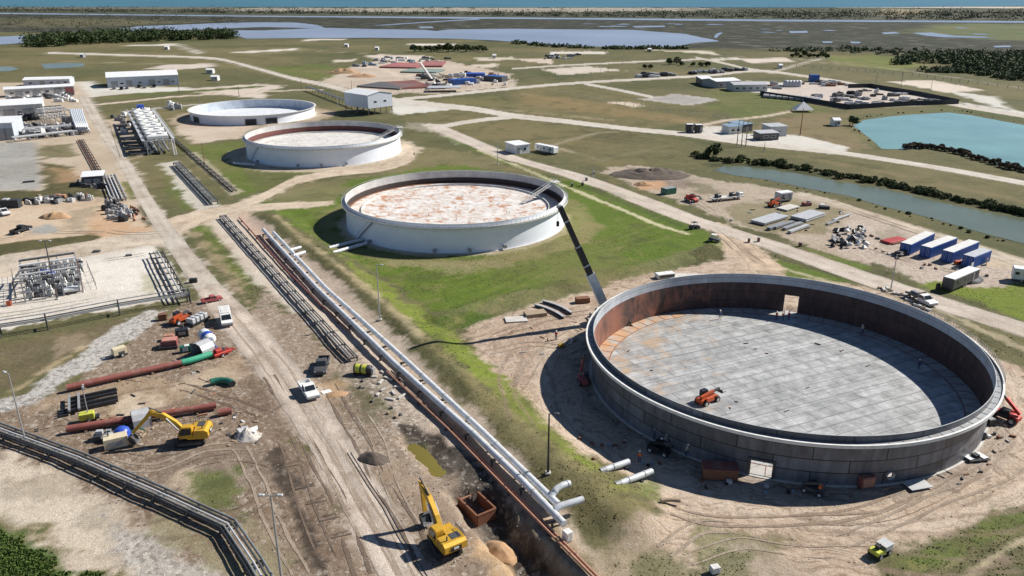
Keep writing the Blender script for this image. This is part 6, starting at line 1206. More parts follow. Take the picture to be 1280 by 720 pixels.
def trailer_house(name, label, A, B, Wd, H, mat, base=.6, wheels=True, group=None, win=3):
    p, q = on(*A), on(*B); c = (p + q) / 2; L = (q - p).length; hd = math.atan2(q.y - p.y, q.x - p.x); t = thing(name, label, 'trailer', c, hd, group)
    MB().box((0, Wd / 2, base + H / 2), (L, Wd, H), 0, 0, .12).build('body', mat, t); MB().box((0, Wd / 2, base + H + .04), (L - .1, Wd - .1, .08), 0, 0, .03).build('roof', MT['roof_white'], t)
    MB().box((0, Wd / 2, base / 2 + .05), (L * .92, Wd * .7, base * .6)).build('chassis', MT['dgrey'], t)
    for k in range(win): w_ = MB().box((-L / 2 + (k + .5) * L / win, -.02, base + H * .6), (.8, .05, .6)).build('window', MT['glass'], t)
    d = MB().box((L * .28, -.025, base + H * .42), (.75, .05, H * .8)).build('door', MT['grey'], t)
    if wheels:
        for x in (-.5, .5):
            for y in (.2, Wd - .2): wheel(t, x, y, .38, .25)
        MB().bar((L / 2, Wd / 2, base), (L / 2 + 1.2, Wd / 2, .5), .14).build('drawbar', MT['dgrey'], t)
    return t
trailer_house('office_trailer', 'white caravan cut off by the right edge above the green lot', (1264, 352), (1296, 356), 2.6, 2.4, MT['white'])
trailer_house('office_trailer', 'grey-roofed dark trailer in front of the black netted pile at the right yard', (1190, 366), (1222, 352), 2.4, 2.3, MT['dgrey'])
trailer_house('office_trailer', 'white rounded trailer parked beside the small white building', (668, 189), (692, 194), 2.6, 2.3, MT['white'])
heap('tarp_pile', 'black netted pile behind the grey-roofed trailer', 'pile', 1210, 351, 4.2, 2.2, 1.8, MT['tarp'], .3, 14, .7, seed=21)
for k, (x, y) in enumerate(((1172, 362), (1179, 361))): box_thing('water_tote', 'black drum on the lot edge, %s of two by the grey-roofed trailer' % ('left' if k == 0 else 'right'), 'drum', x, y, .2, (.8, .8, 1.3), MT['blackm'], [('cap', (0, 0, 1.45), (.3, .3, .1), MT['grey'])], 'black drums', .2)
# stacked steel plates
for k, (x, y, L, Wd, h, mt, lb) in enumerate(((962, 276, 11.5, 4.5, .7, 'lgrey', 'pale grey plate stack, left of the two big ones in the right yard'), (1010, 272, 10.5, 4.8, .8, 'lgrey', 'pale grey plate stack, right of the two big ones in the right yard'), (971, 284, 8.5, 1.3, .6, 'steel', 'darker beam stack, upper one in front of the plate stacks'), (980, 283, 9, 1.2, .6, 'steel', 'darker beam stack, second one in front of the plate stacks'), (991, 284, 9, 1.2, .5, 'grey', 'darker beam stack, third one in front of the plate stacks'), (998, 288, 9.5, 1.1, .6, 'lgrey', 'long narrow pale beam stack nearest the right-hand road'), (985, 261, 7, 3.4, .4, 'concrete', 'whitish slab stack just behind the plate stacks'), (1052, 273, 9, 1.0, .4, 'lgrey', 'thin pale beam bundle right of the plate stacks'), (1040, 279, 6, .8, .3, 'grey', 'thin grey beam bundle right of the plate stacks'))):
    t = thing('plate_stack', lb, 'steel stack', on(x, y), heading((930, 281), (960, 272)) + .02 * (k % 3)); n = max(2, int(h / .14))
    for j in range(n): MB().box((random.uniform(-.1, .1), random.uniform(-.08, .08), .2 + (j + .5) * h / n), (L - random.random() * .4, Wd - random.random() * .25, h / n - .03)).build('plate', MT[mt], t)
    for x_ in (-L * .35, L * .35): MB().box((x_, 0, .1), (.2, Wd, .2)).build('bearer', MT['wood'], t)
box_thing('red_skid', 'red and grey skid between the plate stacks and the canal track', 'skid', 1008, 257, .2, (2.6, 1.4, .9), MT['oxide'], [('motor', (.6, 0, 1.2), (.8, .7, .5), MT['grey'])])
box_thing('red_skid', 'dark trolley with white box right of the red and grey skid', 'skid', 1030, 261, -.3, (3.0, 1.4, .7), MT['blackm'], [('white_box', (-.6, 0, 1.05), (1.2, 1.1, .6), MT['white'])])
t = trailer_house('office_trailer', 'small white-roofed cabin beside the orange telehandler', (974, 254), (990, 252), 2.4, 2.4, MT['lgrey'], win=2, wheels=False)
box_thing('oxide_stack', 'bright red steel stack left of the first blue container', 'steel stack', 1117, 302, .5, (6.5, 2.6, .5), MT['red'], [('beam', (0, -1.7, .3), (6, .4, .4), MT['oxide']), ('beam', (-.4, 1.6, .3), (5, .4, .4), MT['oxide'])])
# scrap pile: tumbled blocks
random.seed(11); scr = [MB().box((0, 0, 0), (1.5, 1.0, .8), 0, 0, .1, .8).build('scrap_block', MT['lgrey']), MB().box((0, 0, 0), (1.8, .9, .6), 0, 0, .08, .7).build('scrap_block', MT['blackm']), MB().tube([(-.7, 0, 0), (.7, 0, 0)], .5, 12).build('scrap_block', MT['blackm']), MB().box((0, 0, 0), (1.2, 1.2, .9), 0, 0, .2, .6).build('scrap_block', MT['offwhite'])]
for k in range(64):
    src = scr[k % 4]; o = src if k < 4 else src.copy()
    if k >= 4: col.objects.link(o)
    x = 1040 + random.random() * 44; y = 287 + random.random() * 24; o.location = on(x, y, .35 + (.6 if random.random() < .35 else 0)); o.rotation_euler = (random.uniform(-.6, .6), random.uniform(-.6, .6), random.random() * 6); o.scale = [random.uniform(.5, 1.15)] * 3
    tag(o, 'tumbled grey or black scrap block in the heap left of the blue containers', 'scrap', 'scrap blocks left of the blue containers')
# machines by the far right road
t = thing('tank_truck_trailer', 'white flat trailer with dark loads on the island of the turning loop', 'trailer', on(908, 250), heading((888, 251), (935, 246))); MB().box((0, 0, 1.0), (11, 2.4, .25)).build('deck', MT['offwhite'], t)
for x in (-3.2, 2.0, 4.5): MB().box((x, 0, 1.6), (1.6, 1.5, 1.0), .2, 0, .1).build('load', MT['blackm' if x < 3 else 'lgrey'], t)
for x in (-4, -2.8, 3.5):
    for s in (-1, 1): wheel(t, x, s * 1.0, .45, .3)
container('dark green skip with pale rim on the grass by the right-hand road', (829, 243), (842, 241), MT['dgreen'], roof=MT['grey'], group=None, H=1.8)
for k, (x, y, lb) in enumerate(((868, 286, 'black buggy at the end of the riprap path by the road'), (893, 302, 'white-topped buggy beside the start of the sandy yard track'))):
    t = thing('utility_buggy', lb, 'buggy', on(x, y), .4 - k); MB().prism([(-1.4, .4), (-1.4, .95), (.4, .9), (1.4, .75), (1.4, .4)], -.65, .65).build('body', MT['blackm' if k == 0 else 'dgrey'], t); MB().box((-.2, 0, 1.85), (1.4, 1.2, .07)).build('roof', MT['blackm' if k == 0 else 'white'], t)
    for a_ in (-.8, .45):
        for s in (-.55, .55): MB().bar((a_, s, .9), (a_ * .9, s, 1.85), .06).build('roof_post', MT['blackm'], t)
    for x_ in (-.95, .95):
        for s in (-1, 1): wheel(t, x_, s * .62, .33, .24)
for k, (x, y) in enumerate(((715, 233), (728, 232), (733, 226), (742, 218), (936, 303), (948, 302), (1000, 308))): box_thing('barrier_post', ('short dark post box by the road crossing behind the rust-roofed tank' if k < 4 else 'small brown marker box on the verge before the plate stacks'), 'marker', x, y, .3 * k, (.7, .6, .9), MT['dgrey' if k < 4 else 'rust'], [('cap', (0, 0, 1.06), (.8, .7, .08), MT['grey'])], 'roadside markers by the tank' if k < 4 else 'roadside markers by the yard')
# rubble and boards around the lamp pole behind the tank
for k in range(14):
    x = 1100 + k * 4.5; y = 358 + k * 2.1 + random.uniform(-3, 3); plank('pale rubble block on the verge behind the back rim of the open tank', 'rubble', x, y, random.random() * 3, (.8 + random.random(), .6, .4), MT['concrete' if k % 3 else 'wood'], 'rubble_block', 0, 'rubble blocks behind the tank')

# small loose items over the work areas
random.seed(31)
def loose(n, poly, name, label, cat, group, dims, mats):
    P_ = np.array([[*G(*q)[:2]] for q in poly]); lo, hi = P_.min(0), P_.max(0); k = 0; src = {}
    while k < n:
        x, y = random.uniform(lo[0], hi[0]), random.uniform(lo[1], hi[1])
        if not inside(np.array([x]), np.array([y]), P_)[0] or 28.5 < math.hypot(x - 43.2, y - 114.9) < 31.8: continue
        i = random.randrange(len(mats)); inn = math.hypot(x - 43.2, y - 114.9) < 28.5
        if i not in src: src[i] = o = MB().box((0, 0, dims[2] / 2), dims, 0, 0, min(dims) * .15).build(name, MT[mats[i]])
        else: o = src[i].copy(); col.objects.link(o)
        o.location = (x, y, .15 if inn else gh(x, y)); o.rotation_euler = (0, 0, random.random() * 3.1); q = random.uniform(.6, 1.3); o.scale = (q, random.uniform(.7, 1.2), random.uniform(.7, 1.3)); tag(o, label, cat, group); k += 1
loose(26, [(200, 395), (260, 385), (280, 450), (250, 470), (200, 450)], 'timber_block', 'timber block or offcut among the machines above the upper red pipe', 'timber', 'timber blocks by the machines', (.9, .25, .2), ['wood', 'wood', 'lgrey', 'rust'])
loose(22, [(100, 500), (270, 470), (290, 500), (200, 560), (120, 560)], 'timber_block', 'timber block or offcut lying between the two long red pipes', 'timber', 'timber blocks by the red pipes', (1.1, .22, .18), ['wood', 'lrust', 'dgrey'])
loose(18, [(270, 510), (330, 520), (330, 560), (280, 560)], 'pallet', 'broken pallet or scrap near the pale rubble heap', 'scrap', 'scraps near the rubble heap', (.7, .45, .15), ['wood', 'offwhite', 'dgrey'])
loose(26, [(700, 540), (760, 600), (900, 620), (1000, 630), (1000, 612), (860, 590), (770, 545)], 'tool_box', 'small box or tool on the shaded ground at the foot of the open tank', 'tool', 'tools at the foot of the tank', (.6, .35, .3), ['dgrey', 'bluegrey', 'lgrey', 'rust', 'blackm'])
loose(13, [(780, 440), (900, 402), (1040, 420), (1160, 500), (1000, 535), (860, 500)], 'steel_offcut', 'small dark steel offcut on the plated floor of the open tank', 'offcut', 'offcuts on the tank floor', (.8, .16, .12), ['blackm', 'dgrey', 'rust'])
loose(24, [(600, 430), (700, 390), (760, 385), (730, 440), (660, 460)], 'timber_block', 'plank or block scattered on the dirt below the curved girders', 'timber', 'planks below the girders', (1.3, .22, .14), ['wood', 'lgrey', 'rust', 'wood'])
loose(20, [(1180, 560), (1260, 520), (1275, 560), (1200, 610)], 'tool_box', 'small box or plank on the sand right of the open tank', 'tool', 'items on the sand right of the tank', (.7, .3, .22), ['wood', 'dgrey', 'lgrey', 'rust'])
loose(26, [(1080, 292), (1130, 300), (1240, 345), (1200, 352), (1090, 318)], 'yard_item', 'small loose item on the gravel around the blue containers', 'scrap', 'loose items by the containers', (1.0, .5, .4), ['dgrey', 'lgrey', 'rust', 'wood', 'offwhite'])
loose(22, [(900, 285), (1050, 292), (1060, 262), (990, 250), (940, 258)], 'yard_item', 'small loose item in the yard around the steel plate stacks', 'scrap', 'loose items by the plate stacks', (1.1, .4, .35), ['dgrey', 'lgrey', 'rust', 'wood'])
loose(10, [(450, 470), (500, 480), (540, 525), (500, 540), (450, 520)], 'stone_block', 'pale stone or concrete lump around the weedy hollow', 'stone', 'stones round the weedy hollow', (.5, .4, .3), ['concrete', 'dgrey', 'wood'])
# ================================================================== POLES
def pole(label, px, py, top, mat, kind='single', r=.11, name='light_pole', cat='light pole', yaw=0.0, group=None, lamp=True):
    p = on(px, py); h = height_for(p, top); t = thing(name, label, cat, p, yaw, group); MB().tube([(0, 0, -.2), (0, 0, h)], [r * 1.3, r * .7], 8).build('pole', mat, t)
    if py > 150: MB().box((0, 0, .12), (.7, .7, .3), 0, 0, .04).build('footing', MT['concrete'], t)
    if lamp:
        MB().bar((-.9 if kind == 'double' else 0, 0, h - .05), (.9, 0, h - .05), .09).build('arm', mat, t)
        for s in ((-1, 1) if kind == 'double' else (1,)): MB().box((s * .95, 0, h + .02), (.6, .34, .2), 0, 0, .05).build('lamp_head', MT['lgrey'] if mat is not MT['blackm'] else MT['dgrey'], t)
    return t
pole('tall black pole standing on the dike left of the open tank', 685, 592, 517, MT['blackm'], r=.13)
pole('thin pale grey pole on the dike grass below the rust-roofed tank', 475, 400, 331, MT['galv'])
pole('grey double-headed lamp pole at the bottom left of the haul road', 352, 725, 619, MT['galv'], 'double', .12)
pole('pale lamp pole at the left edge beside the gravel strip', 33, 556, 467, MT['galv'], yaw=2.6)
pole('dark lamp pole standing in the white switchyard', 72, 374, 301, MT['dgrey'], 'double', .14)
pole('thin dark pole at the right end of the switchyard frames', 104, 364, 323, MT['rust'], lamp=False)
pole('dark pole in the grass between the pipe racks and the second tank', 256, 207, 178, MT['rust'], lamp=False)
pole('tall grey lamp pole behind the open tank by the flatbed truck', 1113, 364, 318, MT['galv'])
pole('tall dark lattice-like pole beside the tent at the road fork', 1000, 169, 135, MT['rust'], lamp=False, r=.2)
for k, (x, y, tp) in enumerate(((921, 182, 150), (926.5, 184, 152), (932, 183, 151))): pole('dark pole, %s of three before the blue-roofed cabins' % ('left', 'middle', 'right')[k], x, y, tp, MT['dgrey'], r=.16, name='utility_pole', cat='pole', group='three poles before the cabins')
FAR = [(622, 206, 175), (224, 114, 95), (250, 129, 114), (299, 121, 105), (751, 92, 78), (760, 90, 77), (778, 82, 66), (1126, 109, 90), (1163, 115, 97), (1095, 104, 90), (1200, 108, 95), (377, 112, 97), (422, 134, 119), (955, 190, 178), (858, 87, 72), (1037, 64, 52), (965, 73, 62), (440, 118, 100), (741, 221, 208)]
for k, (x, y, tp) in enumerate(FAR): pole('thin distant pole, far off on the flat grassland' if y < 140 else ('thin grey pole by the right-hand road above the small white building', 'thin pole standing on the bank above the canal', 'thin pole by the road crossing right of the rust-roofed tank')[(0 if x == 622 else 1 if x == 955 else 2)], x, y, tp, MT['dgrey' if k % 2 else 'galv'], r=.12, name='utility_pole', cat='pole', lamp=False, group='distant poles' if y < 140 else None)

# ================================================================== BUILDINGS
def building(name, label, A, B, depth, h, roof='gable', rise=1.2, wall=MT['wall_pale'], rmat=MT['roof_white'], doors=(), windows=(), base=0.0, over=.35, cat='building', group=None, ridge='x'):
    """front wall from ground pixel A to B; depth runs away from the camera"""
    p, q = on(*A), on(*B); p.z = q.z = 0; L = (q - p).length; t = thing(name, label, cat, (p + q) / 2, math.atan2(q.y - p.y, q.x - p.x), group); x = L / 2
    mb = MB()
    if roof == 'gable' and ridge == 'x': mb.prism([(0, base), (0, base + h), (depth / 2, base + h + rise), (depth, base + h), (depth, base)], -x, x, axis='x')
    elif roof == 'gable': mb.prism([(-x, base), (-x, base + h), (0, base + h + rise), (x, base + h), (x, base)], 0, depth, axis='y')
    else: mb.prism([(0, base), (0, base + h), (depth, base + h + rise), (depth, base)], -x, x, axis='x')
    mb.build('wall', wall, t); mb = MB(); o = over; th = .14
    if roof == 'gable' and ridge == 'x':
        for y0, y1 in ((-o, depth / 2), (depth + o, depth / 2)):
            z0 = base + h - o * rise / (depth / 2); z1 = base + h + rise; mb.prism([(y0, z0 + .02), (y1, z1 + .02), (y1, z1 + th), (y0, z0 + th)], -x - o, x + o, axis='x')
    elif roof == 'gable':
        for x0 in (-x - o, x + o):
            z0 = base + h - o * rise / x; z1 = base + h + rise; mb.prism([(x0, z0 + .02), (0, z1 + .02), (0, z1 + th), (x0, z0 + th)], -o, depth + o, axis='y')
    else: mb.prism([(-o, base + h + .02), (depth + o, base + h + rise + .02), (depth + o, base + h + rise + th), (-o, base + h + th)], -x - o, x + o, axis='x')
    mb.build('roof', rmat, t)
    for u, wd, hh in doors: MB().box((-x + u * L, -.03, base + hh / 2), (wd, .08, hh)).build('door', MT['grey'], t)
    for u, wd, z in windows:
        f = MB().box((-x + u * L, -.03, base + z), (wd + .2, .08, 1.1)).build('window', MT['white'], t); MB().box((-x + u * L, -.08, base + z), (wd, .04, .9)).build('pane', MT['glass'], f)
    if base:
        for k in range(max(3, int(L / 3.5)) + 1):
            for yy in (0.3, depth / 2, depth - .3): MB().bar((-x + .2 + (L - .4) * k / max(3, int(L / 3.5)), yy, -.1), (-x + .2 + (L - .4) * k / max(3, int(L / 3.5)), yy, base), .3).build('stilt', MT['dgrey'], t)
    return t, L
t, L = building('warehouse', 'long white-roofed warehouse on its own concrete apron at the upper left', (135, 110), (224, 106), 26, 6.5, rise=2.2, doors=((.1, 4, 4), (.3, 4, 4.2), (.62, 4, 4.2), (.82, 4, 4)), windows=((.2, 2, 2.5), (.45, 2, 2.5), (.72, 2, 2.5), (.92, 2, 2.5)))
for k, (x, y) in enumerate(((143, 111.5), (152, 112), (159, 111), (174, 109.5), (181, 110), (193, 109))): pickup('dark car parked before the long warehouse', x, y, heading((140, 112), (143, 108)), MT['blackm' if k % 2 else 'grey'], 'car', 'parked_car', group='cars before the warehouse')
building('site_office', 'long low pale shed behind the other sheds at the far left', (30, 108), (88, 106.5), 12, 4.0, rise=1.2, doors=((.4, 3, 3), (.75, 2, 2.6)), windows=((.15, 2, 2), (.6, 2, 2), (.9, 2, 2)))
building('workshop', 'white-roofed open-fronted shed with one dark red door, upper left', (7, 122), (94, 117), 10, 4.5, 'mono', .5, wall=MT['offwhite'], doors=((.2, 4, 3.4), (.45, 4, 3.4), (.76, 4.5, 4), ), windows=((.1, 2, 2.4), (.32, 2, 2.4), (.6, 2, 2.4)))
p = on(88, 117.5); o = MB().box((0, 0, 2.0), (4.6, .25, 4.0)).build('red_door', MT['maroon']); o.location = p + Vector((0, -.3, 0)); o.rotation_euler = (0, 0, heading((7, 122), (94, 117))); tag(o, 'dark red sliding door at the right end of the open-fronted shed', 'door')
building('workshop', 'large white-roofed shed with white walls beside the pipe frames at the left', (-40, 152), (56, 146), 24, 6.5, rise=1.6, wall=MT['offwhite'], doors=((.55, 5, 4.5), (.8, 5, 4.5)), windows=((.68, 2, 3),))
building('pump_house', 'tall pale building with double doors cut off at the left edge', (-25, 177), (19, 175), 16, 7.2, 'mono', .6, doors=((.66, 3.2, 5), (.86, 3.2, 5)))
building('control_house', 'white building raised on dark stilts beside the far tanks', (461, 145), (491, 141), 20, 6.5, rise=1.4, wall=MT['wall_pale'], base=3.6, ridge='y', windows=((.3, 1.6, 3), (.7, 1.6, 3)))
building('instrument_house', 'small white flat-roofed building beside the white trailer by the road', (645, 193), (662, 191), 8, 3.4, 'mono', .15, wall=MT['white'], doors=((.18, 1.3, 2.3),), windows=((.65, 1.0, 1.8),))
building('field_office', 'dark-walled cabin with pale roof at the left of the far office group', (877, 107), (892, 107), 18, 4, 'mono', .4, wall=MT['dgrey'], windows=((.3, 2, 2), (.7, 2, 2)))
building('field_office', 'pale-roofed long cabin, second in the far office group', (895, 110.5), (925, 109), 16, 4.2, rise=1.2, wall=MT['grey'], windows=((.2, 2, 2), (.5, 2, 2), (.8, 2, 2)))
building('field_office', 'grey cabin with pale walls, right of the far office group', (917, 114.5), (959, 114), 14, 4.0, rise=1.1, wall=MT['lgrey'], rmat=MT['lgrey'], windows=((.1, 2, 2), (.3, 2, 2), (.5, 2, 2), (.7, 2, 2), (.9, 2, 2)))
building('cabin', 'blue-roofed white cabin behind the three poles', (911, 168), (927, 167), 6, 3.2, 'mono', .3, wall=MT['offwhite'], rmat=MT['bluegrey'], windows=((.3, 1.4, 1.7), (.7, 1.4, 1.7)))
building('cabin', 'blue-roofed dark cabin right of its white neighbour behind the three poles', (927, 166), (940, 164), 8, 3.4, 'mono', .3, wall=MT['dgrey'], rmat=MT['bluegrey'], doors=((.5, 1.4, 2.4),))
building('cabin', 'dark cabin with pale roof in front, on the concrete lot', (950, 176), (973, 175), 6, 3.0, 'mono', .3, wall=MT['dgrey'], rmat=MT['lgrey'], windows=((.3, 2, 1.6), (.7, 2, 1.6)))
building('cabin', 'grey-roofed cabin just behind the dark one on the concrete lot', (962, 171), (983, 170), 7, 4.2, 'mono', .3, wall=MT['lgrey'], rmat=MT['lgrey'], windows=((.5, 2, 1.8),))
t = thing('canopy_tent', 'white pyramid tent at the end of the sandy track', 'tent', on(1003, 139.5)); MB().add([(-4.8, -3.5, 1.2), (4.8, -3.5, 1.2), (4.8, 3.5, 1.2), (-4.8, 3.5, 1.2), (0, 0, 5.2)], [(0, 1, 4), (1, 2, 4), (2, 3, 4), (3, 0, 4), (0, 3, 2, 1)]).build('canopy', MT['white'], t)
for x_, y_ in ((-4.6, -3.3), (4.6, -3.3), (4.6, 3.3), (-4.6, 3.3)): MB().bar((x_, y_, -.1), (x_, y_, 1.25), .2).build('post', MT['grey'], t)
for k, (x, y, lb) in enumerate(((863, 166, 'black trailer, left of the two at the road end of the concrete lot'), (874, 166.5, 'dark trailer, right of the two at the road end of the concrete lot'))): trailer_house('cargo_trailer', lb, (x - 5, y), (x + 4, y), 3, 3, MT['blackm'], win=2)
container('bright blue container standing far off in the upper storage lot', (1012, 102), (1022, 102), MT['blue'], roof=MT['blue'], group=None, Wd=6, H=4.5)
for k in range(5): box = MB().lathe([(.01, 4.2), (1.2, 4.1), (1.8, 3.6), (1.8, 0)], 16).build('storage_silo', MT['lgrey']); box.location = on(982 + k * 4, 108.5); tag(box, 'squat silver tank in a row of five by the far storage lot', 'silo', 'five silver tanks')
# screened compound
def fence(label, pts, h, every, mat, screen=None, name='fence', group=None, r=.09, rails=(.95,)):
    P = [on(*q) for q in pts]
    for q in P: q.z = 0
    o = P[0].copy(); t = thing(name, label, 'fence', o, 0, group); n = 0
    post = None
    for a_, b_ in zip(P, P[1:]):
        d = b_ - a_; L = d.length; k = max(1, int(L / every)); d.normalize()
        for i in range(k + 1):
            if n >= 95: break
            c = a_ + d * L * i / k - o
            if post is None: post = MB().tube([(0, 0, -.1), (0, 0, h)], r, 6).build('post', mat, t); q = post
            else: q = post.copy(); col.objects.link(q)
            q.location = c; n += 1
        if screen: mb = MB(); mb.bar(a_ - o + Vector((0, 0, h / 2)), b_ - o + Vector((0, 0, h / 2)), .06, h - .05); mb.build('screen', screen, t)
        else:
            for z in rails: MB().bar(a_ - o + Vector((0, 0, h * z)), b_ - o + Vector((0, 0, h * z)), r * .5).build('rail', mat, t)
    return t
fence('black screened fence along the near and right sides of the storage compound', [(950, 119), (1005, 127), (1062, 137), (1130, 132.5), (1198, 130)], 2.6, 9, MT['blackm'], MT['tarp'])
fence('black screened fence along the far side of the storage compound', [(1198, 130), (1150, 120), (1088, 109.5), (1060, 110)], 2.6, 9, MT['blackm'], MT['tarp'])
random.seed(5)
def clutter(n, poly, sizes, mats, name, label, cat, group, hrange=(.8, 2.5)):
    P = np.array([[*G(*q)[:2]] for q in poly]); k = 0; lo, hi = P.min(0), P.max(0)
    src = {}
    while k < n:
        x, y = random.uniform(lo[0], hi[0]), random.uniform(lo[1], hi[1])
        if not inside(np.array([x]), np.array([y]), P)[0]: continue
        i = random.randrange(len(mats))
        if i not in src:
            mb = MB(); s = sizes; mb.box((0, 0, .5), (1, .6, .7), 0, 0, .06); mb.box((-.2, 0, .95), (.45, .5, .3), 0, 0, .05); mb.box((0, 0, .08), (1.05, .5, .16)); src[i] = mb.build(name, MT[mats[i]]); o = src[i]
        else: o = src[i].copy(); col.objects.link(o)
        L = random.uniform(*sizes); o.location = (x, y, 0); o.rotation_euler = (0, 0, random.choice((.1, .2, 1.6, -.3))); o.scale = (L, random.uniform(.4, .9) * L, random.uniform(*hrange)); tag(o, label, cat, group); k += 1
clutter(48, [(960, 119), (1000, 122), (1062, 134), (1190, 128), (1090, 112), (1010, 118)], (2, 8), ['blackm', 'grey', 'lgrey', 'dgrey', 'offwhite'], 'stored_equipment', 'dark or grey equipment stored inside the black screened compound', 'equipment', 'equipment in the screened compound')
clutter(26, [(965, 112), (1000, 108), (1060, 108), (1060, 103), (1000, 103), (940, 108)], (3, 8), ['blackm', 'grey', 'lgrey', 'rust'], 'stored_equipment', 'equipment on the open lot behind the screened compound', 'equipment', 'equipment on the open far lot')
for k in range(9): t = plank('grey flat trailer parked in the row inside the compound left end', 'trailer', 958 + k * 8, 121 + k * .7, 1.2, (13, 3, 1.2), MT['grey'], 'flat_trailer', .4, 'flat trailers in the compound')
# far pipe yard
def stack(label, A, B, depth, h, r, mat, group=None):
    p, q = on(*A), on(*B); p.z = q.z = 0; L = (q - p).length; t = thing('pipe_stack', label, 'pipe stack', (p + q) / 2, math.atan2(q.y - p.y, q.x - p.x), group); rows = max(1, int(h / (2 * r))); nn = max(2, int(L / (2 * r))); nn = min(nn, 60)
    src = None; k = 0
    for j in range(rows):
        for i in range(nn - j):
            if k >= 95: break
            if j == 0 or i % 1 == 0:
                c = (-L / 2 + (i + .5 + j * .5) * L / nn, 0, r + j * r * 1.7)
                if src is None: src = MB().tube([(0, 0, 0), (0, depth, 0)], L / nn * .5, 8).build('pipe', mat, t); o = src
                else: o = src.copy(); col.objects.link(o)
                o.location = c; k += 1
    return t
stack('dark grey pipe stack at the near left of the far pipe yard', (446, 109), (500, 112.5), 26, 1.2, .6, MT['dgrey']); stack('pink pipe stack at the near middle of the far pipe yard', (502, 112), (542, 110), 40, 1.0, .6, MT['pink'])
stack('broad red pipe stack at the back left of the far pipe yard', (474, 85), (520, 86), 38, 1.4, .7, MT['maroon']); stack('broad red pipe stack at the back right of the far pipe yard', (524, 84), (553, 84), 44, 1.4, .7, MT['maroon']); stack('dull green pipe stack in the middle of the far pipe yard', (500, 91), (545, 92), 24, 1.2, .6, MT['greeny'])
container('long blue container near the front of the far pipe yard', (563, 106), (592, 104), MT['blue'], roof=MT['blue'], group=None, Wd=7, H=3.4)
container('long blue container at the back right of the far pipe yard', (583, 98), (606, 98), MT['blue'], roof=MT['bluew'], group=None, Wd=9, H=3.6); container('dark blue container end to end with the back right one', (608, 100.5), (631, 102), MT['dgrey'], roof=MT['blue'], group=None, Wd=8, H=3.4)
clutter(60, [(500, 116), (640, 106), (632, 96), (560, 92), (520, 96), (545, 106)], (2.5, 9), ['white', 'grey', 'dgrey', 'lrust', 'lgrey', 'blackm', 'cream'], 'stored_equipment', 'vehicle or box parked in the far pipe yard', 'equipment', 'equipment in the far pipe yard', (1, 3))
clutter(34, [(440, 84), (560, 78), (560, 73), (480, 72), (455, 79)], (2.5, 8), ['white', 'grey', 'dgrey', 'bluegrey'], 'stored_equipment', 'box or vehicle at the back edge of the far pipe yard', 'equipment', 'equipment behind the far pipe yard', (1, 2.5))
t = plank('large pale sheet-roofed canopy at the front of the far pipe yard', 'canopy', 556, 114, .1, (20, 12, .4), MT['lgrey'], 'sheet_canopy', 2.4)
o = MB().bar((0, 0, 1), (-9, 12, 11), 1.2, 1.2).build('pale_conveyor', MT['offwhite']); o.location = on(540, 101); tag(o, 'pale slanting conveyor boom in the far pipe yard', 'conveyor')
# far little things on the north fields
for k, (x, y, m, lb) in enumerate(((208, 62, 'offwhite', 'tiny pale hut far off near the dark grove'), (433, 59, 'white', 'tiny white hut on the far field left of the tree row'), (471, 63, 'white', 'small white hut in front of the far tree row'), (618, 73, 'white', 'white hut on the far field right of the tree row'), (690, 72, 'bluegrey', 'blue-grey hut at the cluttered far lot'), (812, 65, 'wood', 'brown hut beside the bay shore lot'), (976, 86, 'white', 'white hut at the far road bend'), (1046, 158, 'white', 'little white pump hut on the brown grass by the pond'), (262, 92, 'offwhite', 'pale cabin, back one of two on the curved lane'), (268, 101, 'offwhite', 'pale cabin, front one of two on the curved lane'), (102, 72, 'grey', 'grey hut by the settling ponds'))):
    building('field_hut', lb, (x - (2 if y < 90 else 4), y), (x + (2 if y < 90 else 4), y), 5, 2.8, rise=.8, wall=MT[m], doors=((.3, 1, 2),), windows=((.7, 1, 1.6),))
clutter(22, [(680, 75), (730, 73), (730, 68), (685, 68)], (2, 6), ['white', 'grey', 'dgrey'], 'stored_equipment', 'box on the cluttered far lot below the bay', 'equipment', 'equipment on the far lot below the bay')
clutter(26, [(795, 98), (935, 89), (935, 87), (795, 95)], (4, 10), ['dgrey', 'blackm', 'grey', 'lgrey'], 'parked_railcar', 'dark low car in the long row along the far road', 'railcar', 'dark cars in the far row', (1.5, 2.6))
# ================================================================== PROCESS PLANT, LEFT
a_, b_ = G(201, 193), G(178, 153); hd = math.atan2((b_ - a_).y, (b_ - a_).x); Lc = (b_ - a_).length; t = thing('cooling_bank', 'long bank of white fan coolers on a grey steel frame beside the dirt road', 'cooler', a_, hd)
nb = 7
for k in range(nb):
    x = (k + .5) * Lc / nb; m_ = MB(); m_.box((x, 0, 6.2), (Lc / nb - 4.2, 7.6, 1.2), 0, 0, .1); m_.box((x, 0, 6.85), (Lc / nb - 5.2, 6.6, .25)); mo = m_.build('fan_module', MT['white'], t)
    for y in (-2.1, 2.1): MB().lathe([(1.7, 6.95), (1.75, 7.5), (1.55, 7.5), (1.5, 6.98), (.01, 6.98)], 20, (x, y, 0)).build('fan_ring', MT['white'], mo)
for k in range(nb + 1):
    x = k * Lc / nb; mb = MB()
    for y in (-4.4, 0, 4.4): mb.bar((x, y, -.1), (x, y, 5.6), .35)
    mb.bar((x, -5.4, 5.4), (x, 5.4, 5.4), .4); mb.bar((x, -4.4, .5), (x, 4.4, 5.2), .16); mb.bar((x, 4.4, .5), (x, -4.4, 5.2), .16); mb.build('portal_frame', MT['lgrey'], t)
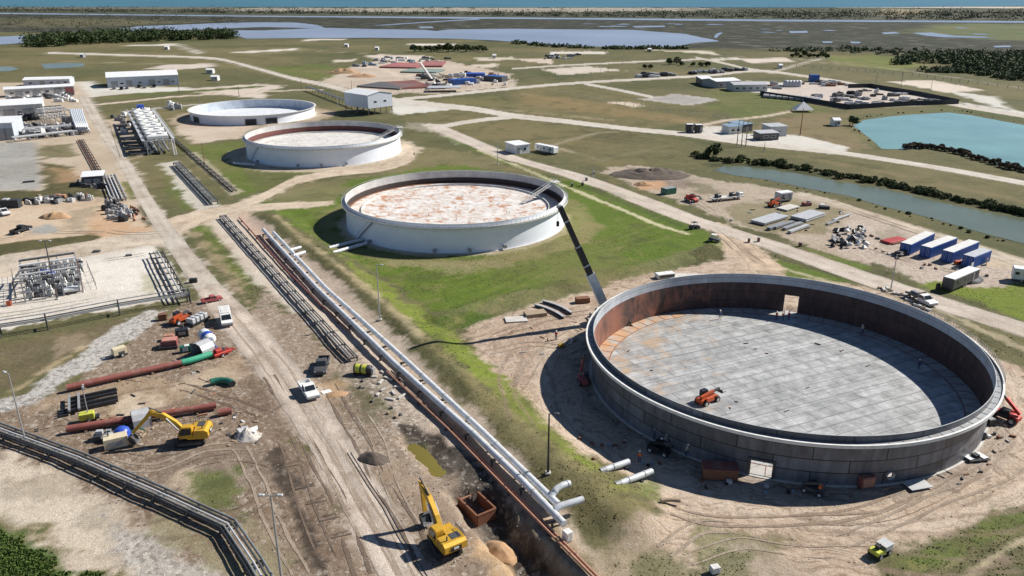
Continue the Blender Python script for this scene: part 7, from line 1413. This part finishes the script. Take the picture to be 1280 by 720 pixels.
for y in (-5.4, 5.4):
    mb = MB(); mb.box((Lc / 2, y, 5.65), (Lc, 1.1, .12)); mb.build('walkway', MT['lgrey'], t); mb = MB()
    for k in range(int(Lc / 2.5) + 1): mb.bar((k * 2.5, y + math.copysign(.5, y), 5.7), (k * 2.5, y + math.copysign(.5, y), 6.8), .07)
    mb.bar((0, y + math.copysign(.5, y), 6.8), (Lc, y + math.copysign(.5, y), 6.8), .08); mb.build('handrail', MT['white'], t)
for y, z in ((-3, 1.2), (-1, 1.2), (1, 1.2), (3, 1.2), (-2, 2.8), (2, 2.8), (0, 3.6)): MB().tube([(0, y, z), (Lc, y, z)], .4, 10).build('header_pipe', MT['grey' if z < 2 else 'lgrey'], t)
MB().box((Lc - 4, 0, 8.0), (3, 3, 1.6), 0, 0, .1).build('blue_tank', MT['bluew'], t)
mb = MB()
for k in range(14): mb.bar((-.4 - k * .32, -5.4, 5.4 - k * .4), (-.4 - k * .32, -4.5, 5.4 - k * .4), .3, .06)
mb.bar((-.4, -5.4, 5.5), (-4.9, -5.4, .1), .12); mb.bar((-.4, -4.5, 5.5), (-4.9, -4.5, .1), .12); mb.build('stairs', MT['white'], t)
for k in range(6):
    A_ = (176 - k * -2.2 - 2, 172 + k * 3.6); pipe_line('cross_pipe', 'dark pipe stub running from the coolers to the roadside, one of six', 'pipe', [P3(150 + k * 2.6, 175 + k * 3.6, .6), P3(180 + k * 3, 174 + k * 3.4, .6)], .28, MT['dgrey'], 0, None, 5, group='dark cross pipes by the coolers')
# curved white pipes
for k in range(7):
    pts = [P3(88 + k * 2.3, 137, 3.2), P3(89.5 + k * 2.3, 143, 3.2), P3(92.5 + k * 2.4, 152, 3.2), P3(96 + k * 2.3, 159, 3.2), P3(98 + k * 2.3, 164, 1.4)]; pipe_line('curved_pipe', 'white pipe in the curved bundle of seven beside the left plant frames', 'pipe', pts, .5, MT['pipe'], 0, None, 9, group='curved white pipes')
def gantry(label, A, B, depth, h, bays, mat, name='pipe_gantry', levels=2, group=None):
    p, q = G(*A), G(*B); L = (q - p).length; t = thing(name, label, 'steel frame', p, math.atan2((q - p).y, (q - p).x), group)
    for k in range(bays + 1):
        x = L * k / bays; mb = MB()
        for y in (0, depth): mb.bar((x, y, -.1), (x, y, h), .25)
        for l in range(1, levels + 1): mb.bar((x, 0, h * l / levels), (x, depth, h * l / levels), .22)
        mb.build('portal', mat, t)
    for y in (0, depth):
        for l in range(1, levels + 1): MB().bar((0, y, h * l / levels), (L, y, h * l / levels), .2).build('beam', mat, t)
    for l in range(1, levels + 1):
        for j in range(4): MB().tube([(0, depth * (j + .5) / 4, h * l / levels + .3), (L, depth * (j + .5) / 4, h * l / levels + .3)], .22, 8).build('pipe', MT[('lgrey', 'grey', 'pipe', 'dgrey')[j]], t)
    return t
gantry('grey steel pipe frame between the large shed and the curved white pipes', (57, 157), (90, 154), 22, 6, 5, MT['grey']); gantry('low steel pipe frame in front of the large shed at the left', (20, 170), (95, 164), 7, 2.2, 9, MT['lgrey'], levels=1); gantry('long low pipe frame at the front edge of the left plant', (18, 178), (112, 167), 4, 1.6, 10, MT['grey'], levels=1)
clutter(50, [(20, 160), (60, 158), (96, 160), (100, 166), (22, 176)], (1.5, 4), ['grey', 'dgrey', 'lgrey', 'blackm', 'white', 'pipe'], 'plant_unit', 'pump or vessel among the pipework of the left plant', 'plant unit', 'plant units in the left plant', (1, 2.8))
clutter(46, [(18, 162), (60, 156), (98, 158), (104, 168), (22, 178)], (.8, 2.2), ['dgrey', 'blackm', 'grey', 'rust', 'lgrey'], 'plant_unit', 'small dark valve or pump packed in the left plant pipework', 'plant unit', 'small units in the left plant', (.8, 2.2))
clutter(22, [(12, 126), (90, 122), (90, 119), (12, 122)], (2, 6), ['dgrey', 'white', 'grey', 'blackm'], 'parked_car', 'car or box parked before the open-fronted shed', 'car', 'cars before the open-fronted shed', (1.2, 2))
clutter(14, [(22, 153), (56, 150), (56, 147), (22, 149)], (2, 4), ['blackm', 'dgrey', 'grey'], 'plant_unit', 'dark machine along the wall of the large left shed', 'machine', 'machines along the left shed', (1.5, 3))
clutter(12, [(66, 122), (92, 122), (98, 128), (70, 130)], (2, 5), ['lgrey', 'dgrey', 'white'], 'plant_unit', 'machine on the tan lot above the curved white pipes', 'machine', 'machines above the curved pipes', (1.2, 2.4))
clutter(16, [(135, 146), (158, 141), (172, 168), (160, 172)], (1.5, 4), ['grey', 'dgrey', 'lgrey', 'white'], 'plant_unit', 'valve or small vessel between the road and the coolers', 'plant unit', 'plant units left of the coolers', (1, 2))
clutter(8, [(208, 133), (220, 131), (224, 137), (212, 139)], (1.5, 4), ['white', 'lgrey', 'grey'], 'plant_unit', 'white valve group on the gravel strip left of the farthest tank', 'plant unit', 'valve group by the farthest tank', (1.5, 3.5))
# metering skid with white roof
building('meter_house', 'white-roofed dark machine house at the road side of the left yard', (104, 233), (130, 231), 7, 3.0, 'mono', .3, wall=MT['dgrey'], doors=((.25, 2, 2.2), (.7, 2, 2.2)))
clutter(16, [(98, 234), (132, 236), (132, 228), (98, 226)], (1.2, 3), ['grey', 'dgrey', 'lgrey', 'blackm'], 'plant_unit', 'pump beside the white-roofed machine house', 'pump', 'pumps by the machine house', (.8, 1.8))
rack('pipe_rack', 'pale stepped pipes running from the machine house down to the valve cluster', (136, 222), (149, 252), 5, 4, .9, .22, [MT['lgrey'], MT['grey'], MT['pipe']], 4)
clutter(34, [(130, 262), (140, 250), (152, 254), (165, 270), (160, 277), (138, 275)], (1.0, 2.6), ['grey', 'dgrey', 'lgrey', 'blackm', 'grey'], 'valve_unit', 'grey valve in the dense manifold cluster by the dirt road', 'valve', 'valves in the manifold cluster', (.8, 2))
clutter(16, [(158, 262), (178, 262), (182, 274), (162, 278)], (.6, 1.4), ['lrust', 'rust', 'blackm'], 'valve_unit', 'rusty stub beside the manifold cluster', 'valve', 'rusty stubs by the manifold', (.6, 1.4))
clutter(34, [(20, 256), (60, 246), (112, 247), (116, 252), (60, 255), (22, 259)], (1.0, 3.2), ['grey', 'dgrey', 'lgrey', 'blackm', 'offwhite', 'wood', 'lrust'], 'scrap_item', 'scrap or spare part in the row along the sandy lot', 'scrap', 'scrap row along the sandy lot', (.6, 1.8))
box_thing('machine_shed', 'dark covered machine at the left end of the scrap row', 'machine', 15, 259, .1, (5, 2.4, 2.2), MT['tarp'], [('grey_top', (-1.2, 0, 2.4), (1.6, 1.8, .4), MT['lgrey'])])
plank('dark object lying on the grey sloping slab', 'object', 36, 228, .6, (3.4, .8, .5), MT['blackm'], 'dark_box'); plank('red barrel-like box at the left edge of the white yard', 'box', 12, 382, .3, (.8, .8, 1.0), MT['orange'], 'small_box')
plank('dark pallet on the plant road above the white yard', 'pallet', 121, 315, .2, (1.6, 1.1, .4), MT['dgrey'], 'pallet'); plank('dark box lying on the white yard', 'box', 161, 320, .4, (1.4, .8, .4), MT['dgrey'], 'small_box'); plank('black junction box beside the road below the pipe racks', 'box', 242, 353, .2, (1.6, 1.0, .9), MT['blackm'], 'junction_box')
# switchyard
gantry('tall thin steel portal around the switchyard equipment', (32, 378), (104, 366), 14, 5.0, 3, MT['grey'], 'switchyard_frame', 1); gantry('shorter steel portal at the left of the switchyard', (20, 372), (38, 370), 10, 3.4, 1, MT['dgrey'], 'switchyard_frame', 1)
sw = None; random.seed(3)
for j in range(5):
    for k in range(8):
        px, py = 38 + k * 8.6 + j * .6 + random.uniform(-1.5, 1.5), 372 - j * 7.5 - k * 1.15 + random.uniform(-1, 1); v = (j + k) % 3; p = on(px, py)
        t = thing('switchgear_unit', 'grey and white switchgear unit in the ranks of the switchyard', 'switchgear', p, .17, 'switchgear units'); s = random.uniform(.8, 1.2)
        MB().box((0, 0, .5), (1.0, .8, 1.0), 0, 0, .05).build('base', MT[('lgrey', 'dgrey', 'grey')[v]], t); MB().box((0, 0, 1.35), (1.3, .5, .5), 0, 0, .06).build('tank', MT[('white', 'grey', 'dgrey')[v]], t)
        for x_ in (-.4, 0, .4): MB().lathe([(.14, 1.6), (.2, 1.7), (.12, 1.8), (.19, 1.9), (.11, 2.0), (.17, 2.1), (.05, 2.4), (.001, 2.4)], 8, (x_, 0, 0)).build('insulator', MT['white' if v != 1 else 'lgrey'], t)
t = box_thing('transformer', 'dark blue transformer behind the switchyard lamp pole', 'transformer', 60, 352, .17, (2.6, 1.8, 2.4), MT['bluew'], [('radiator', (0, -1.05, 1.3), (2.2, .3, 1.8), MT['dgrey']), ('radiator', (0, 1.05, 1.3), (2.2, .3, 1.8), MT['dgrey'])])
pipe_line('white_vessel', 'white horizontal vessel at the lower right of the switchyard', 'vessel', [P3(80, 363, 1.0), P3(98, 360, 1.0)], .6, MT['pipe'], 0, None, 2.5)
fence('thin grey wire fence right of the switchyard', [(110, 335), (121, 362)], 1.8, 2.5, MT['grey'], r=.06, rails=(.95, .5)); fence('thin grey wire fence left of the switchyard', [(16, 345), (20, 378), (60, 372)], 1.8, 2.5, MT['grey'], r=.06, rails=(.95, .5))
# field fences
FG = 'fences across the far fields'
fence('pale post fence crossing the brown field beyond the concrete road', [(686, 114), (760, 128), (850, 142), (905, 150)], 1.6, 6, MT['offwhite'], group=None, r=.14)
fence('post fence along the front of the far pipe yard', [(498, 116), (600, 110), (650, 104)], 2.2, 5, MT['galv'], r=.12); fence('post fence along the far side of the east fields', [(640, 100), (740, 98), (800, 94)], 2.0, 6, MT['galv'], r=.14)
fence('post fence before the dark thicket at the upper right', [(985, 83), (1060, 88), (1140, 95), (1210, 104), (1300, 115)], 2.2, 7, MT['grey'], r=.18); fence('post fence on the north field below the dark grove', [(320, 70), (380, 66), (440, 64)], 2.0, 9, MT['grey'], r=.18); fence('post fence on the north field right of the tree row', [(560, 68), (640, 64)], 2.0, 9, MT['grey'], r=.18)

# ================================================================== VEGETATION
def leaf_mat(name, c, c2):
    m = bpy.data.materials.new(name); m.use_nodes = True; t = m.node_tree; L = t.links; b = t.nodes['Principled BSDF']; b.inputs['Roughness'].default_value = .8; b.inputs['Specular IOR Level'].default_value = .2
    g_ = node(t, 'ShaderNodeNewGeometry'); mx = node(t, 'ShaderNodeMix', data_type='RGBA'); mx.inputs[6].default_value = (*c, 1); mx.inputs[7].default_value = (*c2, 1)
    L.new(g_.outputs['Random Per Island'], mx.inputs[0]); L.new(mx.outputs[2], b.inputs['Base Color']); return m
LF = leaf_mat('dark_foliage', (.022, .04, .013), (.06, .085, .028)); LB = leaf_mat('bush_foliage', (.04, .055, .02), (.13, .135, .055)); LRD = leaf_mat('reed_foliage', (.06, .04, .028), (.13, .095, .06)); LGR = leaf_mat('weed_foliage', (.09, .115, .03), (.20, .22, .08)); LFAR = leaf_mat('coastal_foliage', (.045, .055, .034), (.075, .082, .05)); LST = leaf_mat('dry_foliage', (.15, .13, .06), (.27, .235, .12)); LTG = leaf_mat('lush_grass', (.045, .08, .016), (.12, .18, .045)); LTH = leaf_mat('scrub_foliage', (.04, .058, .025), (.10, .125, .055)); BARK = M('bark', (.09, .07, .055), .9)
rng = np.random.default_rng(5)
def leaves(n, centers, radii, size, flat=.6):
    """leaf clump quads through the volume of overlapping blobs"""
    centers = np.array(centers, float); radii = np.array(radii, float); k = rng.integers(0, len(centers), n); d = rng.normal(size=(n, 3)); d /= np.linalg.norm(d, axis=1)[:, None]
    q = rng.random(n) ** .45; p = centers[k] + d * (radii[k] * q)[:, None] * np.array([1, 1, flat]); p[:, 2] = np.maximum(p[:, 2], .05)
    u = rng.normal(size=(n, 3)); u /= np.linalg.norm(u, axis=1)[:, None]; v = np.cross(u, d + rng.normal(size=(n, 3)) * .5); v /= np.maximum(np.linalg.norm(v, axis=1), 1e-6)[:, None]
    s = size * rng.uniform(.5, 1.2, n)[:, None]; V = np.stack([p - u * s - v * s * .6, p + u * s * .9 - v * s * .7, p + u * s + v * s * .6, p - u * s * .8 + v * s * .7], 1).reshape(-1, 3)
    return V
def quad_mesh(name, V, mat):
    n = len(V) // 4; me = bpy.data.meshes.new(name); me.vertices.add(len(V)); me.vertices.foreach_set('co', V.astype(np.float32).ravel()); me.loops.add(n * 4); me.polygons.add(n)
    me.loops.foreach_set('vertex_index', np.arange(n * 4)); me.polygons.foreach_set('loop_start', np.arange(n) * 4); me.polygons.foreach_set('loop_total', np.full(n, 4)); me.update(); me.materials.append(mat); return me
def crown_mesh(r, h, n, size, mat, blobs=9, seed=0):
    cs = [(0, 0, h * .55)]; rs = [r * .7]
    for i in range(blobs):
        a = i * 2.4; q = r * (.35 + .3 * ((i * 37) % 10) / 10); cs.append((q * math.cos(a), q * math.sin(a), h * (.3 + .5 * ((i * 53) % 10) / 10))); rs.append(r * (.3 + .25 * ((i * 71) % 10) / 10))
    return quad_mesh('crown', leaves(n, cs, rs, size, .8), mat)
def trunk_mesh(h, r):
    mb = MB(); mb.tube([(0, 0, -.2), (.05, .03, h * .35), (.02, -.05, h * .6)], [r, r * .7, r * .4], 8)
    for a in (.3, 2.3, 4.4): mb.tube([(.03, 0, h * .35), (h * .12 * math.cos(a), h * .12 * math.sin(a), h * .5), (h * .22 * math.cos(a), h * .22 * math.sin(a), h * .66)], [r * .5, r * .3, r * .12], 6)
    o = mb.build('trunk', BARK); me = o.data; bpy.data.objects.remove(o); return me
CR = [crown_mesh(1, 1.7, 700, .1, LF, 9), crown_mesh(1, 1.5, 700, .1, LB, 8), crown_mesh(1, 1.2, 600, .1, LF, 7)]; TRK = trunk_mesh(1.7, .07); BU = [crown_mesh(1, .9, 420, .12, LB, 7), crown_mesh(1, .8, 420, .12, LF, 6)]; RD_ = crown_mesh(1, 1.1, 420, .13, LRD, 7)
def plant(name, label, cat, px, py, s, k, group=None, crown=None, trunk=True, sx=1.0):
    t = thing(name, label, cat, on(px, py), random.random() * 6, group); c = bpy.data.objects.new('crown' if trunk else 'foliage', crown or CR[k]); col.objects.link(c); c.parent = t; c.scale = (s * sx, s * sx, s)
    q = bpy.data.objects.new('trunk' if trunk else 'stem', TRK); col.objects.link(q); q.parent = t; q.scale = (s, s, s if trunk else s * .4); return t
random.seed(9)
for k in range(13): plant('tree', 'round dark tree in the short tree row before the bay', 'tree', 518 + k * 7.1 + random.uniform(-1.5, 1.5), 65 - (k % 3) * .8, random.uniform(4.2, 6.2), k % 3, 'tree row before the bay', sx=1.15)
for k, (x, y, s) in enumerate(((837, 81, 3.8), (846, 80, 4.2), (852, 82, 3), (866, 83, 2.4), (876, 83.5, 2.8), (884, 83, 3.4), (806, 86, 2.4), (813, 86, 2.6))): plant('tree', 'dark tree in the loose clump along the far row of cars', 'tree', x, y, s, k % 3, 'loose clump by the far cars')
plant('tree', 'dark tree at the left end of the canal, taller than the hedge', 'tree', 891, 197, 3.6, 0); plant('tree', 'dark bush-like tree at the left tip of the turquoise pond', 'tree', 1066, 157, 3.0, 0)
for k in range(9): plant('tree', 'small dark tree in the row at the edge of the far marsh', 'tree', 990 + k * 5.4, 72 - (k % 2) * 1.2 + k * .1, random.uniform(2.4, 4), k % 3, 'small trees at the marsh edge')
hl = [(872, 197), (905, 201), (960, 206), (1010, 214), (1060, 222.5), (1110, 232), (1150, 240), (1200, 252), (1250, 262), (1300, 273)]
HB = catmull(hl, 15)
for k, (x, y) in enumerate(HB): plant('bush', 'dense green bush in the hedge along the far bank of the canal', 'bush', x + random.uniform(-4, 4), y + random.uniform(-3.0, 1.8), random.choice((.8, 1.1, 1.4, 1.7, 2.1)), 0, 'hedge bushes along the canal', BU[k % 2], False)
NB = catmull([(915, 219.5), (960, 226), (1010, 237), (1060, 246.5), (1100, 258.5), (1160, 273.5), (1230, 293.5), (1290, 310)], 12)
for x, y in NB:
    if random.random() < .45: plant('bush', 'low scrub bush on the near bank of the canal', 'bush', x + random.uniform(-7, 7), y + random.uniform(-.2, 2.6), random.choice((.2, .3, .45, .8)), 0, 'scrub on the near canal bank', BU[k % 2], False)
pl = catmull([(1132, 186), (1160, 185.5), (1192, 191), (1226, 201), (1262, 211), (1290, 217)], 6)
for k, (x, y) in enumerate(pl): plant('reed_clump', 'brown reed clump on the spit at the near side of the pond', 'reeds', x, y + random.uniform(-.8, .8), random.uniform(1.5, 2.2), 0, 'reed clumps on the pond spit', RD_, False)
PB = catmull([(1094, 183), (1082, 172), (1070, 163), (1062, 157), (1078, 148), (1110, 143.6), (1142, 140.8), (1185, 138.6), (1214, 141.5), (1250, 148.5), (1300, 157)], 5)
for x, y in PB:
    if random.random() < .6: plant('bush', 'dark shrub on the grassy bank round the pond', 'bush', x + random.uniform(-2, 2), y + random.uniform(-.8, .2), random.choice((.35, .5, .7)), 0, 'shrubs round the pond', BU[1], False)
def wood(name, poly, n, rr, hh, per, size, mat):
    P = np.array([[*G(*q)[:2]] for q in poly]); lo, hi = P.min(0), P.max(0); cs = []; rs = []
    while len(cs) < n:
        x, y = rng.uniform(lo[0], hi[0]), rng.uniform(lo[1], hi[1])
        if inside(np.array([x]), np.array([y]), P)[0]: r = rng.uniform(*rr); cs.append((x, y, rng.uniform(*hh))); rs.append(r)
    o = bpy.data.objects.new(name, quad_mesh(name, leaves(n * per, cs, rs, size, .8), mat)); col.objects.link(o); return tag(o, kind='stuff')
wood('wood', [(32, 62), (60, 59), (150, 54), (250, 50.5), (296, 49), (290, 46), (240, 46), (140, 46), (60, 50), (34, 54)], 230, (5, 9), (2.5, 8), 110, .95, LF)
wood('thicket', [(1112, 82), (1170, 79), (1290, 98), (1340, 104), (1400, 120), (1400, 92), (1290, 77), (1180, 70), (1125, 74)], 320, (3.5, 6.5), (.6, 2.6), 80, .85, LTH)
wood('thicket', [(1140, 90), (1200, 92), (1290, 104), (1400, 122), (1400, 112), (1290, 98), (1200, 86)], 150, (2.5, 5), (.5, 2), 80, .7, LTH)
wood('scrub', [(960, 64), (1290, 74), (1500, 90), (1500, 76), (1290, 66), (1060, 60)], 260, (2.5, 5.5), (.3, 1.2), 40, .8, LTH)
wood('scrub', [(0, 43), (60, 42), (300, 30), (300, 22), (0, 20)], 200, (8, 20), (.1, .3), 24, .8, LFAR)
wood('shore_scrub', [(642, 53), (700, 58), (760, 60.5), (850, 60), (860, 61.5), (760, 62), (690, 59.5), (640, 55)], 130, (2.5, 4.5), (.3, 1.2), 40, .9, LTH)
wood('coastal_scrub', [(-100, 14), (400, 18), (640, 20.5), (960, 23.5), (1400, 27), (1400, 15), (640, 16), (-100, 11)], 1500, (8, 24), (.1, .5), 22, 1.4, LFAR)
# weeds, tufts and stones, scattered where the ground is green or stony
def scatter(name, n, box, mat, want, size, tri=3, up=1.0):
    x = rng.uniform(box[0], box[1], n); yy = 66 + (box[3] - 66) * rng.random(n) ** 1.4; yy = np.where(yy < box[2], box[2], yy); c, g, aux = paint(x, yy); ok = want(c, g, aux, x, yy); ok &= np.hypot(x - 43.2, yy - 114.9) > 31.5; ok &= np.hypot(x + 15.4, yy - 209) > 31.5
    for c_, hw in RMASK: ok &= seg_dist(x, yy, c_) > hw + .3
    x, yy = x[ok], yy[ok]; z = height(x, yy); m = len(x); V = []
    for k in range(tri):
        a = rng.uniform(0, 6.28, m); s = size * rng.uniform(.5, 1.3, m); dx, dy = np.cos(a) * s, np.sin(a) * s; l = rng.uniform(-.5, .5, (m, 2)) * s[:, None]; h = s * up * rng.uniform(.6, 1.2, m)
        V.append(np.stack([np.stack([x - dx, yy - dy, z - .02], 1), np.stack([x + dx, yy + dy, z - .02], 1), np.stack([x + dx * .5 + l[:, 0], yy + dy * .5 + l[:, 1], z + h], 1), np.stack([x - dx * .5 + l[:, 0], yy - dy * .5 + l[:, 1], z + h], 1)], 1).reshape(-1, 3))
    o = bpy.data.objects.new(name, quad_mesh(name, np.concatenate(V), mat)); col.objects.link(o); return tag(o, kind='stuff')
scatter('grass', 60000, (-75, 120, 66, 200), LGR, lambda c, g, a, x, y: (g > .6) & (fbm(x * .2, y * .2, 71) > .5), .10, 2, .7)
scatter('tall_grass', 26000, (-75, -30, 66, 84), LTG, lambda c, g, a, x, y: (g > .8) & (c[:, 1] < .105), .13, 3, 1.2)
scatter('dry_grass', 42000, (-75, 120, 66, 185), LST, lambda c, g, a, x, y: (g > .5) & (c[:, 1] < .125) & (fbm(x * .25, y * .25, 73) > .5), .11, 2, .9)
def stones(name, n, box, mat, want, size):
    x = rng.uniform(box[0], box[1], n); yy = rng.uniform(box[2], box[3], n); c, g, aux = paint(x, yy); ok = want(c, g, aux, x, yy) & (np.hypot(x - 43.2, yy - 114.9) > 31.5)
    x, yy = x[ok], yy[ok]; z = height(x, yy); m = len(x); s = size * rng.uniform(.4, 1.4, m)[:, None]; base = np.array([(-1, -1, -.3), (1, -1, -.3), (1, 1, -.3), (-1, 1, -.3), (-.6, -.6, .8), (.7, -.5, .9), (.6, .7, .7), (-.7, .6, .8)])
    a = rng.uniform(0, 6.28, m); ca, sa = np.cos(a), np.sin(a); V = np.empty((m, 8, 3)); J = base[None] + rng.uniform(-.25, .25, (m, 8, 3)); V[:, :, 0] = x[:, None] + (J[:, :, 0] * ca[:, None] - J[:, :, 1] * sa[:, None]) * s; V[:, :, 1] = yy[:, None] + (J[:, :, 0] * sa[:, None] + J[:, :, 1] * ca[:, None]) * s; V[:, :, 2] = z[:, None] + J[:, :, 2] * s * .7
    F = np.array(BOXF)[None] + (np.arange(m) * 8)[:, None, None]; F = F.reshape(-1, 4); Q = V.reshape(-1, 3)[F.ravel()]
    o = bpy.data.objects.new(name, quad_mesh(name, Q, mat)); col.objects.link(o); return tag(o, kind='stuff')
stones('gravel', 24000, (-80, 110, 66, 170), MT['gravelm'], lambda c, g, a, x, y: (g < .3) & (rng.random(len(x)) < .05 + .5 * a[:, 2]), .075)
stones('clods', 14000, (-75, 100, 66, 150), MT['soil'], lambda c, g, a, x, y: (g < .3) & (c[:, 0] < .34) & (fbm(x * .15, y * .15, 91) > .5), .085)
